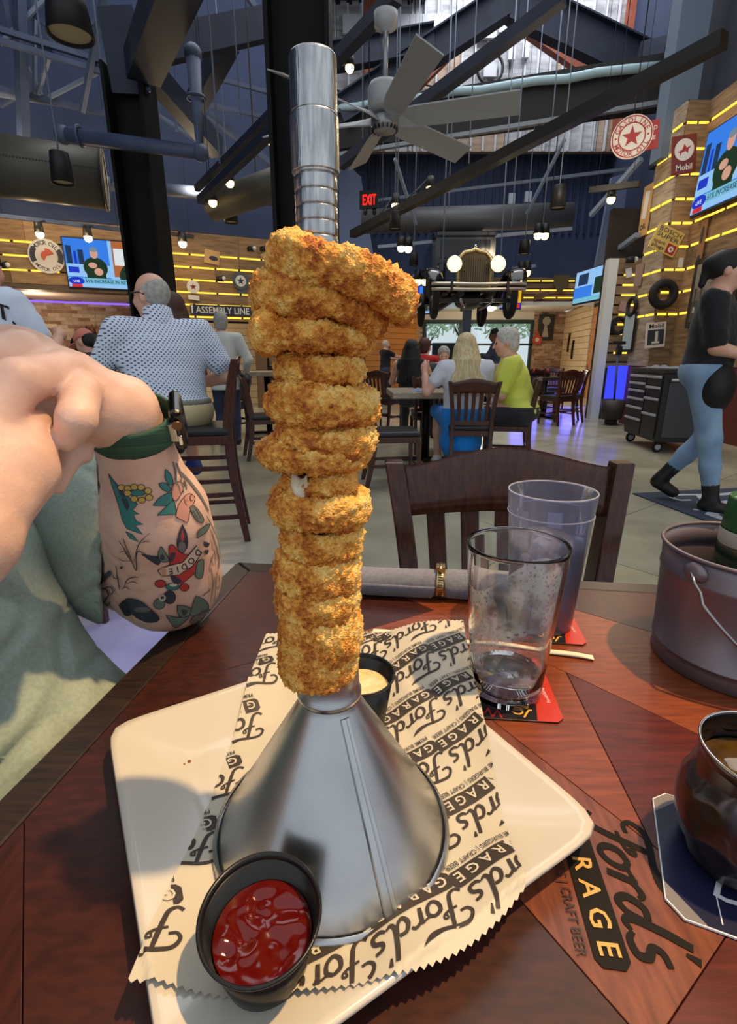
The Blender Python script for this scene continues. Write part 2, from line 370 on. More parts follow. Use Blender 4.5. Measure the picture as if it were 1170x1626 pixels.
# ================================================================ PAPER LINER
SX0, SX1, SY0, SY1 = -0.110, 0.094, 0.166, 0.480
SK = lambda u: .046 * max(0, (u - .45) / .55) ** 2.4
def paper(u, v):
    # u, v 0..1 across the sheet; returns point on the draped sheet
    x = SX0 + (SX1 - SX0) * u - 0.005 * (1 - v) + 0.008 * v * u; y0_ = SY0 + SK(u); y = y0_ + (SY1 - y0_) * v + 0.006 * u * v
    d = pnorm(x, y); out = max(0, d - PH)
    z = plate_z(d) + 0.0012 + min(0.0035, max(0, (d - .07)) * .09) * (0.5 + 0.5 * math.sin(x * 90 + y * 30))
    if out > 0: z = plate_z(PH) + 0.0015 + 0.002 * math.sin(min(1, out / .02) * 2)
    if v > 0.75 and u > .55: z += 0.016 * (v - .75) / .25 * (u - .55) / .45 - 0.003 * math.sin(u * 14) * (v - .75) * 4          # back right corner stands up
    if out > 0 and y < 0.30 and x > -0.07: z -= 0.55 * out + 6 * out * out                    # front right side droops over the rim
    if out > 0 and x < -0.07 and y < 0.3: z -= 0.1 * out
    z += 0.0007 * noise.noise(V((x * 60, y * 60, 3.3)))
    return V((x, y, max(z, TZ + 0.003)))
wax = M('parchment', (192, 185, 168), 0.55)
liner = thing('paper_liner', 'off-white parchment sheet printed with dark script logos, lying on the square white plate', 'paper', (-.012, .3, TZ + .008))
mb = MB(); NU, NV = 96, 150
def paper_edge(u, v):
    if v in (0.0, 1.0): v = v + (0.006 if int(round(u * NU)) % 2 else 0) * (1 if v else -1)
    return paper(u, v)
mb.grid(paper_edge, NU, NV); mb.build('sheet', wax, liner, fix=False)
d_ = V((-0.0475, -0.0255)).normalized(); n_ = V((-d_.y, d_.x)); LS = 0.0060; c0 = V((0.0225, 0.209)); va = d_ * 0.0605 - n_ * .007; vb = V((0.003, 0.0555))
pr_ink = M('brown_black_print', (52, 43, 38), 0.6); pr_let = M('print_gap', (192, 185, 168), 0.6)
SH = logo_shapes(bold=1.15); mb = MB()
def unpaper(x, y):
    v = (y - SY0) / (SY1 - SY0); u = .5
    for _ in range(6):
        u = (x + 0.005 * (1 - v) - SX0) / (SX1 - SX0 + 0.008 * v); y0_ = SY0 + SK(min(1, max(0, u))); v = (y - y0_) / (SY1 - y0_ + 0.006 * u)
    return u, v
ANCH = [PZ(731, 1391, .778).xy - d_ * .0504, PZ(701, 1401, .776).xy, PZ(554, 1474, .776).xy, PZ(270, 1425, .780).xy]; ANCH = [ANCH[0] - d_ * .0625] + ANCH + [ANCH[3] + d_ * .0625]
for i, ga in enumerate(ANCH):
    for j in range(-6, 9):
        c = ga + d_ * .0249 + vb * j
        if not (-.19 < c.x < .16 and .10 < c.y < .54): continue
        mb = MB()
        for si, (v2, f2, k) in enumerate(SH):
            pts = []; ok = []
            for vi, (x, y) in enumerate(v2):
                q = c + d_ * ((x - 4.9) * LS) + n_ * ((y + 1.0) * LS); u, v = unpaper(q.x, q.y)
                ins = -0.004 < u < 1.004 and -0.002 < v < 1.002; ok.append(ins); u = min(1, max(0, u)); v = min(1, max(0, v))
                p = paper(u, v); pts.append(p + V((0, 0, 0.00045 + si * .00003 + (vi * 3e-7 if k == 0 else 0) + (0.0003 if k == 1 else 0))))
            ff = [f for f in f2 if all(ok[t] for t in f)]
            if ff:
                used = sorted({t for f in ff for t in f}); mp_ = {t: n for n, t in enumerate(used)}
                mb.add([pts[t] for t in used], [[mp_[t] for t in f] for f in ff], mi=1 if k == 1 else 0)
        if mb.f: mb.build('printed_logo', [pr_ink, pr_let], liner, fix=False)

# ================================================================ FUNNEL TOWER
FC = V((-0.024, 0.264, 0)); FZ = TZ + 0.0105
galv = M('galvanised_steel', (176, 180, 184), 0.30, 1.0, rgb2=(190, 194, 198), scale=25, bump=0.008); galv2 = M('shiny_steel', (146, 150, 156), 0.25, 1.0, rgb2=(196, 198, 200), scale=90, stretch=(4, 4, .5), bump=0.12, bscale=300)
fun = thing('metal_funnel', 'upturned galvanised metal funnel with long ribbed spout holding the tower of onion rings', 'funnel', (FC.x, FC.y, FZ))
o3 = (FC.x, FC.y, 0); NZ = 0.8745
MB().lathe([(.0745, FZ + .004), (.0195, NZ - .006), (.0185, NZ - .002)], o3, 96).build('cone', galv, fun)
MB().lathe([(.0742, FZ + .001), (.0766, FZ), (.0778, FZ + .002), (.0770, FZ + .005), (.0748, FZ + .0062)], o3, 96).build('base_rim', galv, fun)
MB().lathe([(.0183, NZ - .002), (.0196, NZ), (.0196, NZ + .002), (.0186, NZ + .0035), (.0182, NZ + .012), (.0175, NZ + .03), (.010, 1.0), (.0094, 1.06)], o3, 48).build('neck', galv, fun)
a_s = math.atan2(*(PZ(598, 1420, FZ + .004).xy - FC.xy).yx)
def seam(rad, z, off): return V((FC.x + rad * math.cos(a_s + off / rad), FC.y + rad * math.sin(a_s + off / rad), z))
mb = MB(); S = []
for t in np.linspace(0, 1, 24):
    r = .0748 + (.0193 - .0748) * t; z = FZ + .0045 + (NZ - .006 - FZ - .0045) * t; w = .0042 - .0015 * t
    S.append([seam(r + .0003, z, -w), seam(r + .0012, z, -w * .8), seam(r + .0012, z, w * .2), seam(r + .0007, z, w * .35), seam(r + .0012, z, w * .5), seam(r + .0012, z, w), seam(r + .0002, z, w * 1.15)])
mb.grid(lambda u, v: S[int(round(v * 23))][int(round(u * 6))], 6, 23, False); mb.build('seam', galv, fun)
prof = []; z = 1.05
while z < 1.1515: prof += [(.0089, z), (.0089, z + .0002), (.0097, z + .0003), (.0098, z + .0005), (.0098, z + .0030), (.0098, z + .0056), (.0097, z + .0058), (.0089, z + .0059)]; z += .0062
MB().lathe(prof, o3, 40).build('ribbed_spout', galv2, fun)
lip = lambda z0, z1, r: [(r - .001, z0), (r, z0 + .0003), (r, z0 + .0015), (r - .0002, z1 - .0015), (r - .0003, z1), (r - .0016, z1 + .0004)]
MB().lathe([(.0098, 1.1505), (.0107, 1.1505), (.0108, 1.1507), (.0108, 1.1509), (.0108, 1.1712), (.0108, 1.1715), (.0106, 1.1722), (.0104, 1.1728), (.0098, 1.1732), (.0098, 1.1505)], o3, 40).build('sleeve', galv2, fun)
MB().lathe([(.0094, 1.1730), (.0102, 1.1730), (.0103, 1.1732), (.0103, 1.1735), (.0103, 1.1930), (.0103, 1.1934), (.0101, 1.1941), (.0098, 1.1945), (.0091, 1.1946), (.0090, 1.1943), (.0088, 1.176)], o3, 40).build('tube', galv2, fun)

# ================================================================ ONION RINGS
def crumb_mat():
    m = M('fried_breadcrumb', (208, 140, 56), 0.62, sss=0.0); nt = m.node_tree; N = nt.nodes; lk = nt.links.new; b = N['Principled BSDF']
    tc = N.new('ShaderNodeTexCoord'); n1 = N.new('ShaderNodeTexNoise'); n1.inputs['Scale'].default_value = 55; n1.inputs['Detail'].default_value = 5; n1.inputs['Roughness'].default_value = .62
    n2 = N.new('ShaderNodeTexNoise'); n2.inputs['Scale'].default_value = 420; n2.inputs['Detail'].default_value = 3
    vo = N.new('ShaderNodeTexVoronoi'); vo.inputs['Scale'].default_value = 900
    for x in (n1, n2, vo): lk(tc.outputs['Object'], x.inputs['Vector'])
    r = N.new('ShaderNodeValToRGB'); e = r.color_ramp.elements; e[0].position = .34; e[0].color = L((168, 88, 24)); e[1].position = .66; e[1].color = L((248, 206, 124))
    x = e.new(.44); x.color = L((214, 136, 46)); x = e.new(.54); x.color = L((238, 178, 82))
    ad = N.new('ShaderNodeMath'); ad.operation = 'MULTIPLY_ADD'; lk(n2.outputs['Fac'], ad.inputs[0]); ad.inputs[1].default_value = .38
    sb = N.new('ShaderNodeMath'); sb.operation = 'SUBTRACT'; lk(n1.outputs['Fac'], sb.inputs[0]); sb.inputs[1].default_value = .19; lk(sb.outputs[0], ad.inputs[2])
    lk(ad.outputs[0], r.inputs[0]); lk(r.outputs[0], b.inputs['Base Color'])
    bp = N.new('ShaderNodeBump'); bp.inputs['Strength'].default_value = .7; bp.inputs['Distance'].default_value = .0012; lk(vo.outputs['Distance'], bp.inputs['Height'])
    b2 = N.new('ShaderNodeBump'); b2.inputs['Strength'].default_value = .5; b2.inputs['Distance'].default_value = .001; lk(n2.outputs['Fac'], b2.inputs['Height']); lk(bp.outputs[0], b2.inputs['Normal']); lk(b2.outputs[0], b.inputs['Normal'])
    return m
fried = crumb_mat(); onion = M('cooked_onion', (206, 190, 160), 0.28, rgb2=(226, 216, 196), scale=120, sss=0.1, bump=.2)
def onion_ring(x0, y0, x1, y1, tilt, label, hole=.012, seed=0, pit=0.0, cz=0.0, broken=False, aspect=1.0, dy=0.0, bend=0.0, hset=None):
    # pixel box of the ring in the photo -> real size on the spout; tilt in degrees about the viewing axis
    a = PY(x0, (y0 + y1) / 2, FC.y + dy); b = PY(x1, (y0 + y1) / 2, FC.y + dy); R = (b.x - a.x) / 2; c = (a + b) / 2; R0 = R
    zt = PY(0, y0, FC.y - R * .55 + dy).z; zb = PY(0, y1, FC.y - R * .62 + dy).z; c.z = (zt + zb) / 2 + cz; hh = (zt - zb) / 2
    t = math.radians(tilt); c_t = abs(math.cos(t)); s_t = abs(math.sin(t))
    if s_t > .12: hh = max(.009, (hh - R * s_t) / c_t * 1.0 + .002)
    if hset: hh = hset
    NUu, NVv = 190, 56; Rt = Matrix.Rotation(t, 3, 'Y') @ Matrix.Rotation(math.radians(pit), 3, 'X'); vs = []
    Rm = (R + hole) / 2; wa = (R - hole) / 2; sd = V((seed * 3.7, seed * 1.3, seed * 2.1))
    for i in range(NUu):
        u = 2 * PI * i / NUu; cu, su = math.cos(u), math.sin(u)
        lw = 1 + 0.10 * noise.noise(V((cu * 1.3, su * 1.3, 0)) + sd); lz = hh * 0.16 * noise.noise(V((cu * 1.1, su * 1.1, 5)) + sd); lh = 1 + .2 * noise.noise(V((cu * 1.6, su * 1.6, 9)) + sd)
        if broken: lh *= 1 - .45 * max(0, math.cos(u + 1.95)) ** 6
        for j in range(NVv):
            q = 2 * PI * j / NVv; cq, sq_ = math.cos(q), math.sin(q); e = .84
            nx = math.copysign(abs(cq) ** e, cq); nz = math.copysign(abs(sq_) ** e, sq_)
            rad = (Rm + wa * nx * (1 if nx < 0 else lw * 1.0)); rad = max(rad, hole * .95)
            p = V((rad * cu, rad * su * aspect, hh * .90 * nz * lh + lz)); nr = V((cq * cu, cq * su, sq_)); p.z -= bend * max(0, p.x) ** 2 / R
            w = (p + sd * .05)
            bump = .0013 * noise.noise(w * 130) + .0014 * noise.noise(w * 330) + .0021 * max(0, noise.noise(w * 560)) + .0010 * noise.noise(w * 1000)
            bump += .0014 * (0.5 - min(.5, noise.voronoi(w * 300)[0][0]))
            vs.append(c + Rt @ (p + nr * (bump - .0006)))
    fs = [(i * NVv + j, ((i + 1) % NUu) * NVv + j, ((i + 1) % NUu) * NVv + (j + 1) % NVv, i * NVv + (j + 1) % NVv) for i in range(NUu) for j in range(NVv)]
    o = MB().add(vs, fs, True).build('onion_ring', fried, origin=c, fix=True)
    tag(o, label, 'onion ring', 'onion rings stacked on the funnel spout'); return o, c, R, hh
B_ = 'golden breaded onion ring '
onion_ring(424, 391, 674, 461, 13, 'widest breaded onion ring, topmost of the stack, tilted steeply down to one side', hole=.020, seed=1, pit=6, cz=.0015, dy=-.002, bend=.26, hset=.0112)
onion_ring(398, 430, 618, 502, 6, 'wide tilted breaded onion ring directly beneath the topmost one', hole=.0135, seed=2, pit=4, cz=.0, bend=.26, hset=.0112)
onion_ring(400, 500, 596, 560, 4, 'breaded onion ring third from the top, with a crust knob on one end', hole=.012, seed=3)
onion_ring(436, 556, 580, 616, 2, 'narrow deep onion ring fourth from the top, under the knobbly one', hole=.011, seed=4)
onion_ring(424, 608, 605, 682, 4, 'thick pale-mottled onion ring fifth from the top, at mid spout', hole=.012, seed=5)
onion_ring(436, 672, 600, 724, 7, 'thin slightly tilted onion ring sixth from the top', hole=.012, seed=6, pit=2)
onion_ring(410, 702, 588, 754, 3, 'flattened onion ring with a pointed left edge, just above the broken one', hole=.012, seed=7)
br = onion_ring(446, 742, 568, 798, 0, 'broken onion ring with translucent white onion showing through its crust', hole=.011, seed=8, broken=True)
onion_ring(428, 782, 590, 846, 2, 'craggy wide onion ring directly beneath the broken one', hole=.013, seed=9)
onion_ring(446, 836, 578, 898, 2, 'round-sided onion ring tenth from the top, fifth from the bottom', hole=.014, seed=10)
onion_ring(436, 884, 574, 952, 3, 'dark brown crusted thick onion ring fourth from the bottom', hole=.0155, seed=11)
onion_ring(438, 938, 572, 994, 2, 'onion ring third from the bottom, fused under the dark crusted one', hole=.017, seed=12)
onion_ring(444, 978, 576, 1058, 1, 'tall onion ring with a dark fleck, second from the bottom', hole=.018, seed=13)
onion_ring(444, 1036, 569, 1094, -1, 'bottom onion ring of the stack, seated on the funnel neck', hole=.0187, seed=14)
# onion showing in the broken ring
def onion_bit(u, v):
    rr = min(1, math.hypot(u - .5, v - .5) * 2.0); k = (rr / max(abs(u - .5), abs(v - .5), 1e-6) / 2) if rr > 0 else 1
    a = -2.02 + (u - .5) * .46; z = (v - .5) * br[3] * 1.15; R1 = br[2] + .0016 - .0035 * rr ** 2 + .0006 * noise.noise(V((u * 6, v * 6, 2)))
    return V((br[1].x + R1 * math.cos(a), br[1].y + R1 * math.sin(a), br[1].z + br[3] * .05 + z + .0015 * math.sin(u * 6 + 1)))
o = MB().grid(onion_bit, 14, 12)
ob = bpy.data.objects
o = o.build('onion_slice', onion, [x for x in COL.objects if x.name.startswith('onion_ring') and x['label'].startswith('broken')][0], solid=.002); o['label'] = 'white cooked onion showing in the gap'
kn = PY(425, 528, FC.y - .02)
o = MB(); vs = []
for j in range(25):
    for i in range(32):
        t = PI * j / 24; a = 2 * PI * i / 32; n = V((math.sin(t) * math.cos(a), math.sin(t) * math.sin(a), math.cos(t)))
        p = V((n.x * .0085, n.y * .011, n.z * .0105)); p += n * (.0016 * noise.noise(p * 200 + V((3, 1, 2))) + .001 * noise.noise(p * 500)); vs.append(kn + p)
o.add(vs, [(j * 32 + i, (j + 1) * 32 + i, (j + 1) * 32 + (i + 1) % 32, j * 32 + (i + 1) % 32) for j in range(24) for i in range(32)], True)
o = o.build('crust_knob', fried, [x for x in COL.objects if x.name.startswith('onion_ring') and 'third from the top' in x['label']][0])

# ================================================================ SAUCE CUPS
black_pl = M('black_plastic', (16, 16, 17), 0.28)
def sauce_cup(c, z0, label, sname, slabel, smat, fill, seed, tilt=0):
    t = thing('sauce_cup', label, 'cup', (c[0], c[1], z0), None)
    H_ = .040 if tilt else .047
    MB().lathe([(.0005, z0), (.0205, z0), (.021, z0 + .0015), (.0275, z0 + H_ - .003)], (c[0], c[1], 0), 64).build('cup_wall', black_pl, t, solid=.0008)
    MB().lathe([(.0268, z0 + H_ - .005), (.0285, z0 + H_ - .003), (.0297, z0 + H_ - .0012), (.0299, z0 + H_), (.0290, z0 + H_ + .0006), (.0278, z0 + H_ - .0004), (.0272, z0 + H_ - .0035)], (c[0], c[1], 0), 64).build('rim', black_pl, t)
    s = MB(); rr = .021 + (.0065) * fill; zz = z0 + H_ * fill
    def srf(u, v):
        r = (rr - .0009) * v; a = 2 * PI * u; p = V((r * math.cos(a), r * math.sin(a), 0))
        return V((c[0] + p.x, c[1] + p.y, zz + (.0022 * noise.noise(V((p.x * 60 + seed, p.y * 60, seed))) + .0012 * noise.noise(V((p.x * 140, p.y * 140 + seed, 1)))) * min(1, (1 - v) * 4 + .1) * (1.5 if seed == 1 else .6)))
    s.grid(srf, 64, 30)
    s.lathe([(.0005, z0 + .002), (.020, z0 + .002), (rr - .0009, zz)], (c[0], c[1], 0), 64)
    o = s.build(sname, smat, origin=(c[0], c[1], z0)); tag(o, slabel, 'sauce')
    if tilt:
        for q in (t, o): q.rotation_euler = (math.radians(tilt), 0, 0); q.location = (c[0], c[1] - .0205 + .0205 * math.cos(math.radians(tilt)), z0 + .0205 * math.sin(math.radians(tilt)))
ketch = M('ketchup', (82, 9, 5), 0.12, spec=.6, sss=0.0); must = M('cream_sauce', (226, 196, 142), 0.25, rgb2=(236, 208, 158), scale=200, bump=.2)
sauce_cup((-.0525, .1815), plate_z(.0) + .0035, 'black plastic cup of ketchup in front of the funnel', 'ketchup', 'dark red ketchup with a lumpy glossy top, filling the front black cup', ketch, .62, 1, tilt=6)
sauce_cup((-.0075, .362), plate_z(.09) + .004, 'black plastic cup of pale sauce half hidden behind the funnel', 'cream_sauce', 'pale yellow creamy sauce in the cup behind the funnel', must, .72, 2)

# ================================================================ COASTERS
card = M('coaster_card', (30, 28, 34), 0.35); redp = M('coaster_red', (186, 52, 34), 0.35); navy_c = M('coaster_navy', (28, 32, 62), 0.3); whitep = M('white_print', (220, 222, 230), 0.4); greyp = M('grey_print', (120, 116, 118), 0.4); yel_p = M('yellow_print', (226, 170, 70), 0.4); redl = M('red_print', (150, 34, 38), 0.4)
def coaster(label, o, ex, s=.095, cutc=0.006):
    t = thing('paper_coaster', label, 'coaster', (o[0], o[1], TZ)); Mx = frame((o[0], o[1], TZ + .0005), (ex[0], ex[1], 0), (-ex[1], ex[0], 0)); h = s / 2; c = cutc
    return t, Mx, [(h - c, h), (-h + c, h), (-h, h - c), (-h, -h + c), (-h + c, -h), (h - c, -h), (h, -h + c), (h, h - c)]
def up(Mx, dz): return Matrix.Translation((0, 0, dz)) @ Mx
for i, (o, a, lab) in enumerate((((.131, .424), -5, 'black square card coaster with a red stripe, under the clear pint glass'), ((.206, .552), -7, 'black and red card coaster under the blue-tinted tumbler of ice water'))):
    a = math.radians(a); t, Mx, poly = coaster(lab, o, (math.cos(a), math.sin(a)))
    MB().prism(poly, Mx, .0014).build('card', card, t, bevel=.0003)
    st = [(.0235, -.0475), (.0415, -.0475), (.0475, -.0415), (.0475, .0415), (.0415, .0475), (.040, .0475)]
    MB().prism(st, up(Mx, .0014), .00012).build('red_stripe', redp, t)
    mb = MB(); R90 = Matrix.Rotation(PI / 2, 4, 'Z')
    put_text(mb, 'FordsGarageUSA.com', up(Mx, .0017) @ Matrix.Translation((.0395, 0, 0)) @ Matrix.Rotation(math.radians(96), 4, 'Z'), .0034, 0)
    put_text(mb, 'JOIN', up(Mx, .0016) @ Matrix.Translation((.006, -.028, 0)) @ Matrix.Rotation(math.radians(150), 4, 'Z'), .011, 1, .01)
    put_text(mb, 'WIN', up(Mx, .0016) @ Matrix.Translation((-.022, -.032, 0)) @ Matrix.Rotation(math.radians(170), 4, 'Z'), .013, 2)
    mb.build('lettering', [whitep, yel_p, redl], t, fix=False)
exn = V((.92, -.40)).normalized()
t, Mx, poly = coaster('navy blue card coaster with white letters under the hammered metal mug', (.2365, .2375), exn, .096, .009)
MB().prism(poly, Mx, .0016).build('card', whitep, t, bevel=.0003)
MB().prism([(x * .985, y * .985) for x, y in poly], up(Mx, .0016), .0001).build('navy_face', navy_c, t)
mb = MB(); h = .0473
for sx, sy in ((-1, 1), (-1, -1)): mb.add([up(Mx, .0018) @ V(p) for p in ((sx * h, sy * (h - .009), 0), (sx * h, sy * (h - .020), 0), (sx * (h - .020), sy * h, 0), (sx * (h - .009), sy * h, 0))], [(0, 1, 2, 3)], mi=1)
mb.add([up(Mx, .00185) @ V((x, y, 0)) for x, y in ((-.020, -.043), (-.0193, -.043), (-.0193, -.022), (-.020, -.022))], [(0, 1, 2, 3)], mi=0)
put_text(mb, 'DRINK', up(Mx, .0018) @ Matrix.Translation((.012, -.036, 0)) @ Matrix.Rotation(math.radians(-18), 4, 'Z'), .017, 0, .02, center=True)
mb.build('lettering', [whitep, greyp], t, fix=False)

# ================================================================ GLASSES
glass = M('clear_glass', (255, 255, 255), 0.0, trans=1.0, ior=1.45); gz = TZ + .0022
pg = PZ(808, 1100, gz); gx, gy = .1325, .419
pint = thing('pint_glass', 'empty clear pint glass with foam streaks inside, on the black coaster', 'glass', (gx, gy, gz))
MB().lathe([(.0005, gz), (.0315, gz), (.0330, gz + .0015), (.0338, gz + .010), (.0360, gz + .040), (.0445, gz + .148), (.0450, gz + .151), (.0443, gz + .1525), (.0428, gz + .151), (.0420, gz + .147), (.0338, gz + .040), (.0318, gz + .014), (.0300, gz + .011), (.0005, gz + .010)], (gx, gy, 0), 72).build('glass_wall', glass, pint)
def foam_mat():
    m = bpy.data.materials.new('foam_film'); m.use_nodes = True; nt = m.node_tree; N = nt.nodes; lk = nt.links.new; b = N['Principled BSDF']; b.inputs['Base Color'].default_value = L((214, 218, 224)); b.inputs['Roughness'].default_value = .5
    tc = N.new('ShaderNodeTexCoord'); n1 = N.new('ShaderNodeTexNoise'); n1.inputs['Scale'].default_value = 26; n1.inputs['Detail'].default_value = 3; vo = N.new('ShaderNodeTexVoronoi'); vo.inputs['Scale'].default_value = 260
    lk(tc.outputs['Object'], n1.inputs['Vector']); lk(tc.outputs['Object'], vo.inputs['Vector'])
    r = N.new('ShaderNodeValToRGB'); r.color_ramp.elements[0].position = .44; r.color_ramp.elements[1].position = .56; lk(n1.outputs['Fac'], r.inputs[0])
    r2 = N.new('ShaderNodeValToRGB'); r2.color_ramp.elements[0].position = .12; r2.color_ramp.elements[1].position = .4; lk(vo.outputs['Distance'], r2.inputs[0])
    mu = N.new('ShaderNodeMath'); mu.operation = 'MULTIPLY'; lk(r.outputs[0], mu.inputs[0]); lk(r2.outputs[0], mu.inputs[1])
    m3 = N.new('ShaderNodeMath'); m3.operation = 'MULTIPLY_ADD'; lk(mu.outputs[0], m3.inputs[0]); m3.inputs[1].default_value = .65; m3.inputs[2].default_value = .13; lk(m3.outputs[0], b.inputs['Alpha']); return m
mb = MB()
def inner_r(z): return .0318 + (z - .014) / (.147 - .014) * (.0420 - .0318) - .0012
mb.grid(lambda u, v: V((gx + inner_r(.025 + .108 * v) * math.cos(-3.6 + 4.3 * u), gy + inner_r(.025 + .108 * v) * math.sin(-3.6 + 4.3 * u), gz + .025 + .108 * v - .02 * math.sin(u * 9) * v)), 60, 30)
o = mb.build('foam_film', foam_mat(), pint); o['kind'] = 'stuff'
o = MB().lathe([(.0005, gz + .0105), (.0296, gz + .0115), (.0312, gz + .015), (.0318, gz + .024), (.0005, gz + .024)], (gx, gy, 0), 48).build('water', M('water', (246, 250, 252), 0.0, trans=1.0, ior=1.33)); tag(o, 'last shallow puddle of drink at the bottom of the pint glass', 'drink')
tx, ty = .2085, .553; tz0 = TZ + .0022
tinted = thin_glass('blue_tint_plastic', (222, 226, 244), rough=.06, body=.11)
tum = thing('plastic_tumbler', 'tall blue-tinted plastic tumbler of ice water behind the pint glass', 'tumbler', (tx, ty, tz0))
MB().lathe([(.0005, tz0), (.0365, tz0), (.038, tz0 + .002), (.0462, tz0 + .1385), (.0472, tz0 + .141), (.0486, tz0 + .162), (.0490, tz0 + .1645), (.0484, tz0 + .166)], (tx, ty, 0), 72).build('tumbler_wall', tinted, tum)
MB().lathe([(.0474, tz0 + .165), (.0450, tz0 + .138), (.0368, tz0 + .006), (.0005, tz0 + .005)], (tx, ty, 0), 72).build('inner_wall', tinted, tum)
MB().torus((tx, ty, tz0 + .1655), .0480, .0009, 72, 6).torus((tx, ty, tz0 + .1405), .0472, .0007, 72, 6).build('lip_line', thin_glass('lip_plastic', (240, 242, 255), body=.45), tum)
o = MB().lathe([(.0005, tz0 + .006), (.0362, tz0 + .0065), (.0420, tz0 + .108), (.0005, tz0 + .108)], (tx, ty, 0), 64).build('iced_water', thin_glass('tinted_water', (236, 238, 250), rough=.02, body=.2)); tag(o, 'cloudy iced water filling two thirds of the blue-tinted tumbler', 'water')
icem = M('ice', (232, 238, 248), 0.12, trans=.75, ior=1.31); rnd = random.Random(3)
for i, (dx, dy, dz) in enumerate(((-.012, -.016, .100), (.014, -.010, .098), (.0, .014, .101), (-.016, .008, .072), (.012, -.014, .070), (-.006, -.018, .046), (.014, .012, .074), (.008, .010, .046))):
    R = Matrix.Rotation(rnd.random() * 3, 3, 'Z') @ Matrix.Rotation(rnd.random() * .6, 3, 'X')
    o = MB().box((tx + dx, ty + dy, tz0 + dz), (.021, .02, .021), R).build('ice_cube', icem, bevel=.004)
    tag(o, 'clear ice cube floating in the water of the blue-tinted tumbler', 'ice cube', 'ice cubes in the tumbler')

# ================================================================ NAPKIN ROLL WITH CLAMP
cloth = M('grey_cloth', (108, 112, 126), 0.9, rgb2=(122, 126, 140), scale=220, bump=.25, sheen=.3)
nap = thing('napkin_roll', 'rolled grey-blue cloth napkin behind the onion rings, held by a steel hose clamp', 'napkin', (.08, .63, TZ))
NA = V((-.045, .642, TZ + .0195)); NB = V((.215, .610, TZ + .0195)); nd = (NB - NA).normalized(); nx_, ny_ = basis(nd)
mb = MB()
def nroll(u, v):
    a = 2 * PI * u; t = v; p = NA + (NB - NA) * t; pinch = 1 - .10 * math.exp(-((t - .545) / .03) ** 2); lump = 1 + .06 * math.sin(a * 2 + t * 9) + .03 * noise.noise(V((math.cos(a) * 1.5, math.sin(a) * 1.5, t * 9)))
    r = .0185 * pinch * lump; q = p + nx_ * (r * 1.08 * math.cos(a)) + ny_ * (r * .98 * math.sin(a)); q.z = max(q.z, TZ + .0006); return q
mb.grid(nroll, 48, 90); mb.build('roll', cloth, nap)
mb = MB()   # outer flap spiralling round the roll
def flap(u, v):
    a = -.2 + v * 3.2; t = .02 + u * .50 + v * .0; t2 = min(t, .05 + .50 * u); p = NA + (NB - NA) * (.10 + .42 * u - .05 * v * u); r = .0205 - .0006 * v
    q = p + nx_ * (r * 1.06 * math.cos(a)) + ny_ * (r * .98 * math.sin(a)); q.z = max(q.z, TZ + .0006); return q
mb.grid(flap, 30, 24); mb.build('flap', cloth, nap, solid=.0012)
mb = MB()
for k in range(3): mb.tube([NA + nd * (.001 * k - .001) + nx_ * ((.016 - .004 * k) * math.cos(t)) + ny_ * ((.016 - .004 * k) * math.sin(t)) for t in np.linspace(.4, 5.6, 24)], .0016, 6)
mb.build('folded_end', cloth, nap)
brass = M('brassy_steel', (196, 176, 128), 0.25, 1.0); cp = NA + (NB - NA) * .545
clampo = thing('hose_clamp', 'worm-drive hose clamp of slotted steel around the grey napkin roll', 'clamp', cp)
MB().tube([cp + nx_ * (.0196 * math.cos(t)) + ny_ * (.0186 * math.sin(t)) for t in np.linspace(0, 2 * PI, 48, endpoint=False)], .0062, 8, True).build('band', brass, clampo)
def band_fix(o):
    me = o.data
    for v in me.vertices:
        p = V(v.co) + cp; t = (p - cp).dot(nd); rad = (p - cp) - nd * t; k = rad.length
        v.co = nd * max(-.0058, min(.0058, t * 1.2)) + rad.normalized() * (.0205 + max(-.0008, min(.0008, (k - .0196) * .2)))
band_fix(clampo.children[0])
tp_ = V((0, 0, 1)); tp_ = (tp_ - nd * tp_.dot(nd)).normalized(); sd_ = nd.cross(tp_)
mb = MB()
for k in range(40):
    a = 2 * PI * k / 40; q = cp + tp_ * (.0216 * math.cos(a)) + sd_ * (.0216 * math.sin(a)); mb.bar(q - nd * .003, q + nd * .003, .0012, .0006)
o = mb.build('slots', M('slot_dark', (50, 42, 30), .5, .6), clampo); o['kind'] = 'stuff'
MB().box(cp + tp_ * .0235, (.012, .013, .006), Matrix((nd, sd_, tp_)).transposed()).cyl(cp + tp_ * .0238 + sd_ * .012, cp + tp_ * .0238 - sd_ * .012, .0032).build('screw_housing', brass, clampo, bevel=.0006)
# ================================================================ STRAW IN PAPER
paperw = M('straw_paper', (236, 224, 200), 0.7); a = PZ(592, 1001, TZ + .003); b = PZ(942, 1043, TZ + .003)
mb = MB(); dv = (b - a); n2 = V((-dv.y, dv.x, 0)).normalized()
def stw(u, v):
    t = .0 + v; ang = 2 * PI * u; fl = min(1, min(t, 1 - t) / .05); rz = .0022 * (.25 + .75 * fl); rw = .0036 + .0012 * (1 - fl)
    p = a + dv * t; p += n2 * (rw * math.cos(ang)); p.z = TZ + .0027 + rz * math.sin(ang) + .0006 * math.sin(t * 23) ; return p
mb.grid(stw, 14, 60); o = mb.build('wrapped_straw', paperw, fix=True); tag(o, 'drinking straw in a white paper sleeve lying behind the pint glass', 'straw')

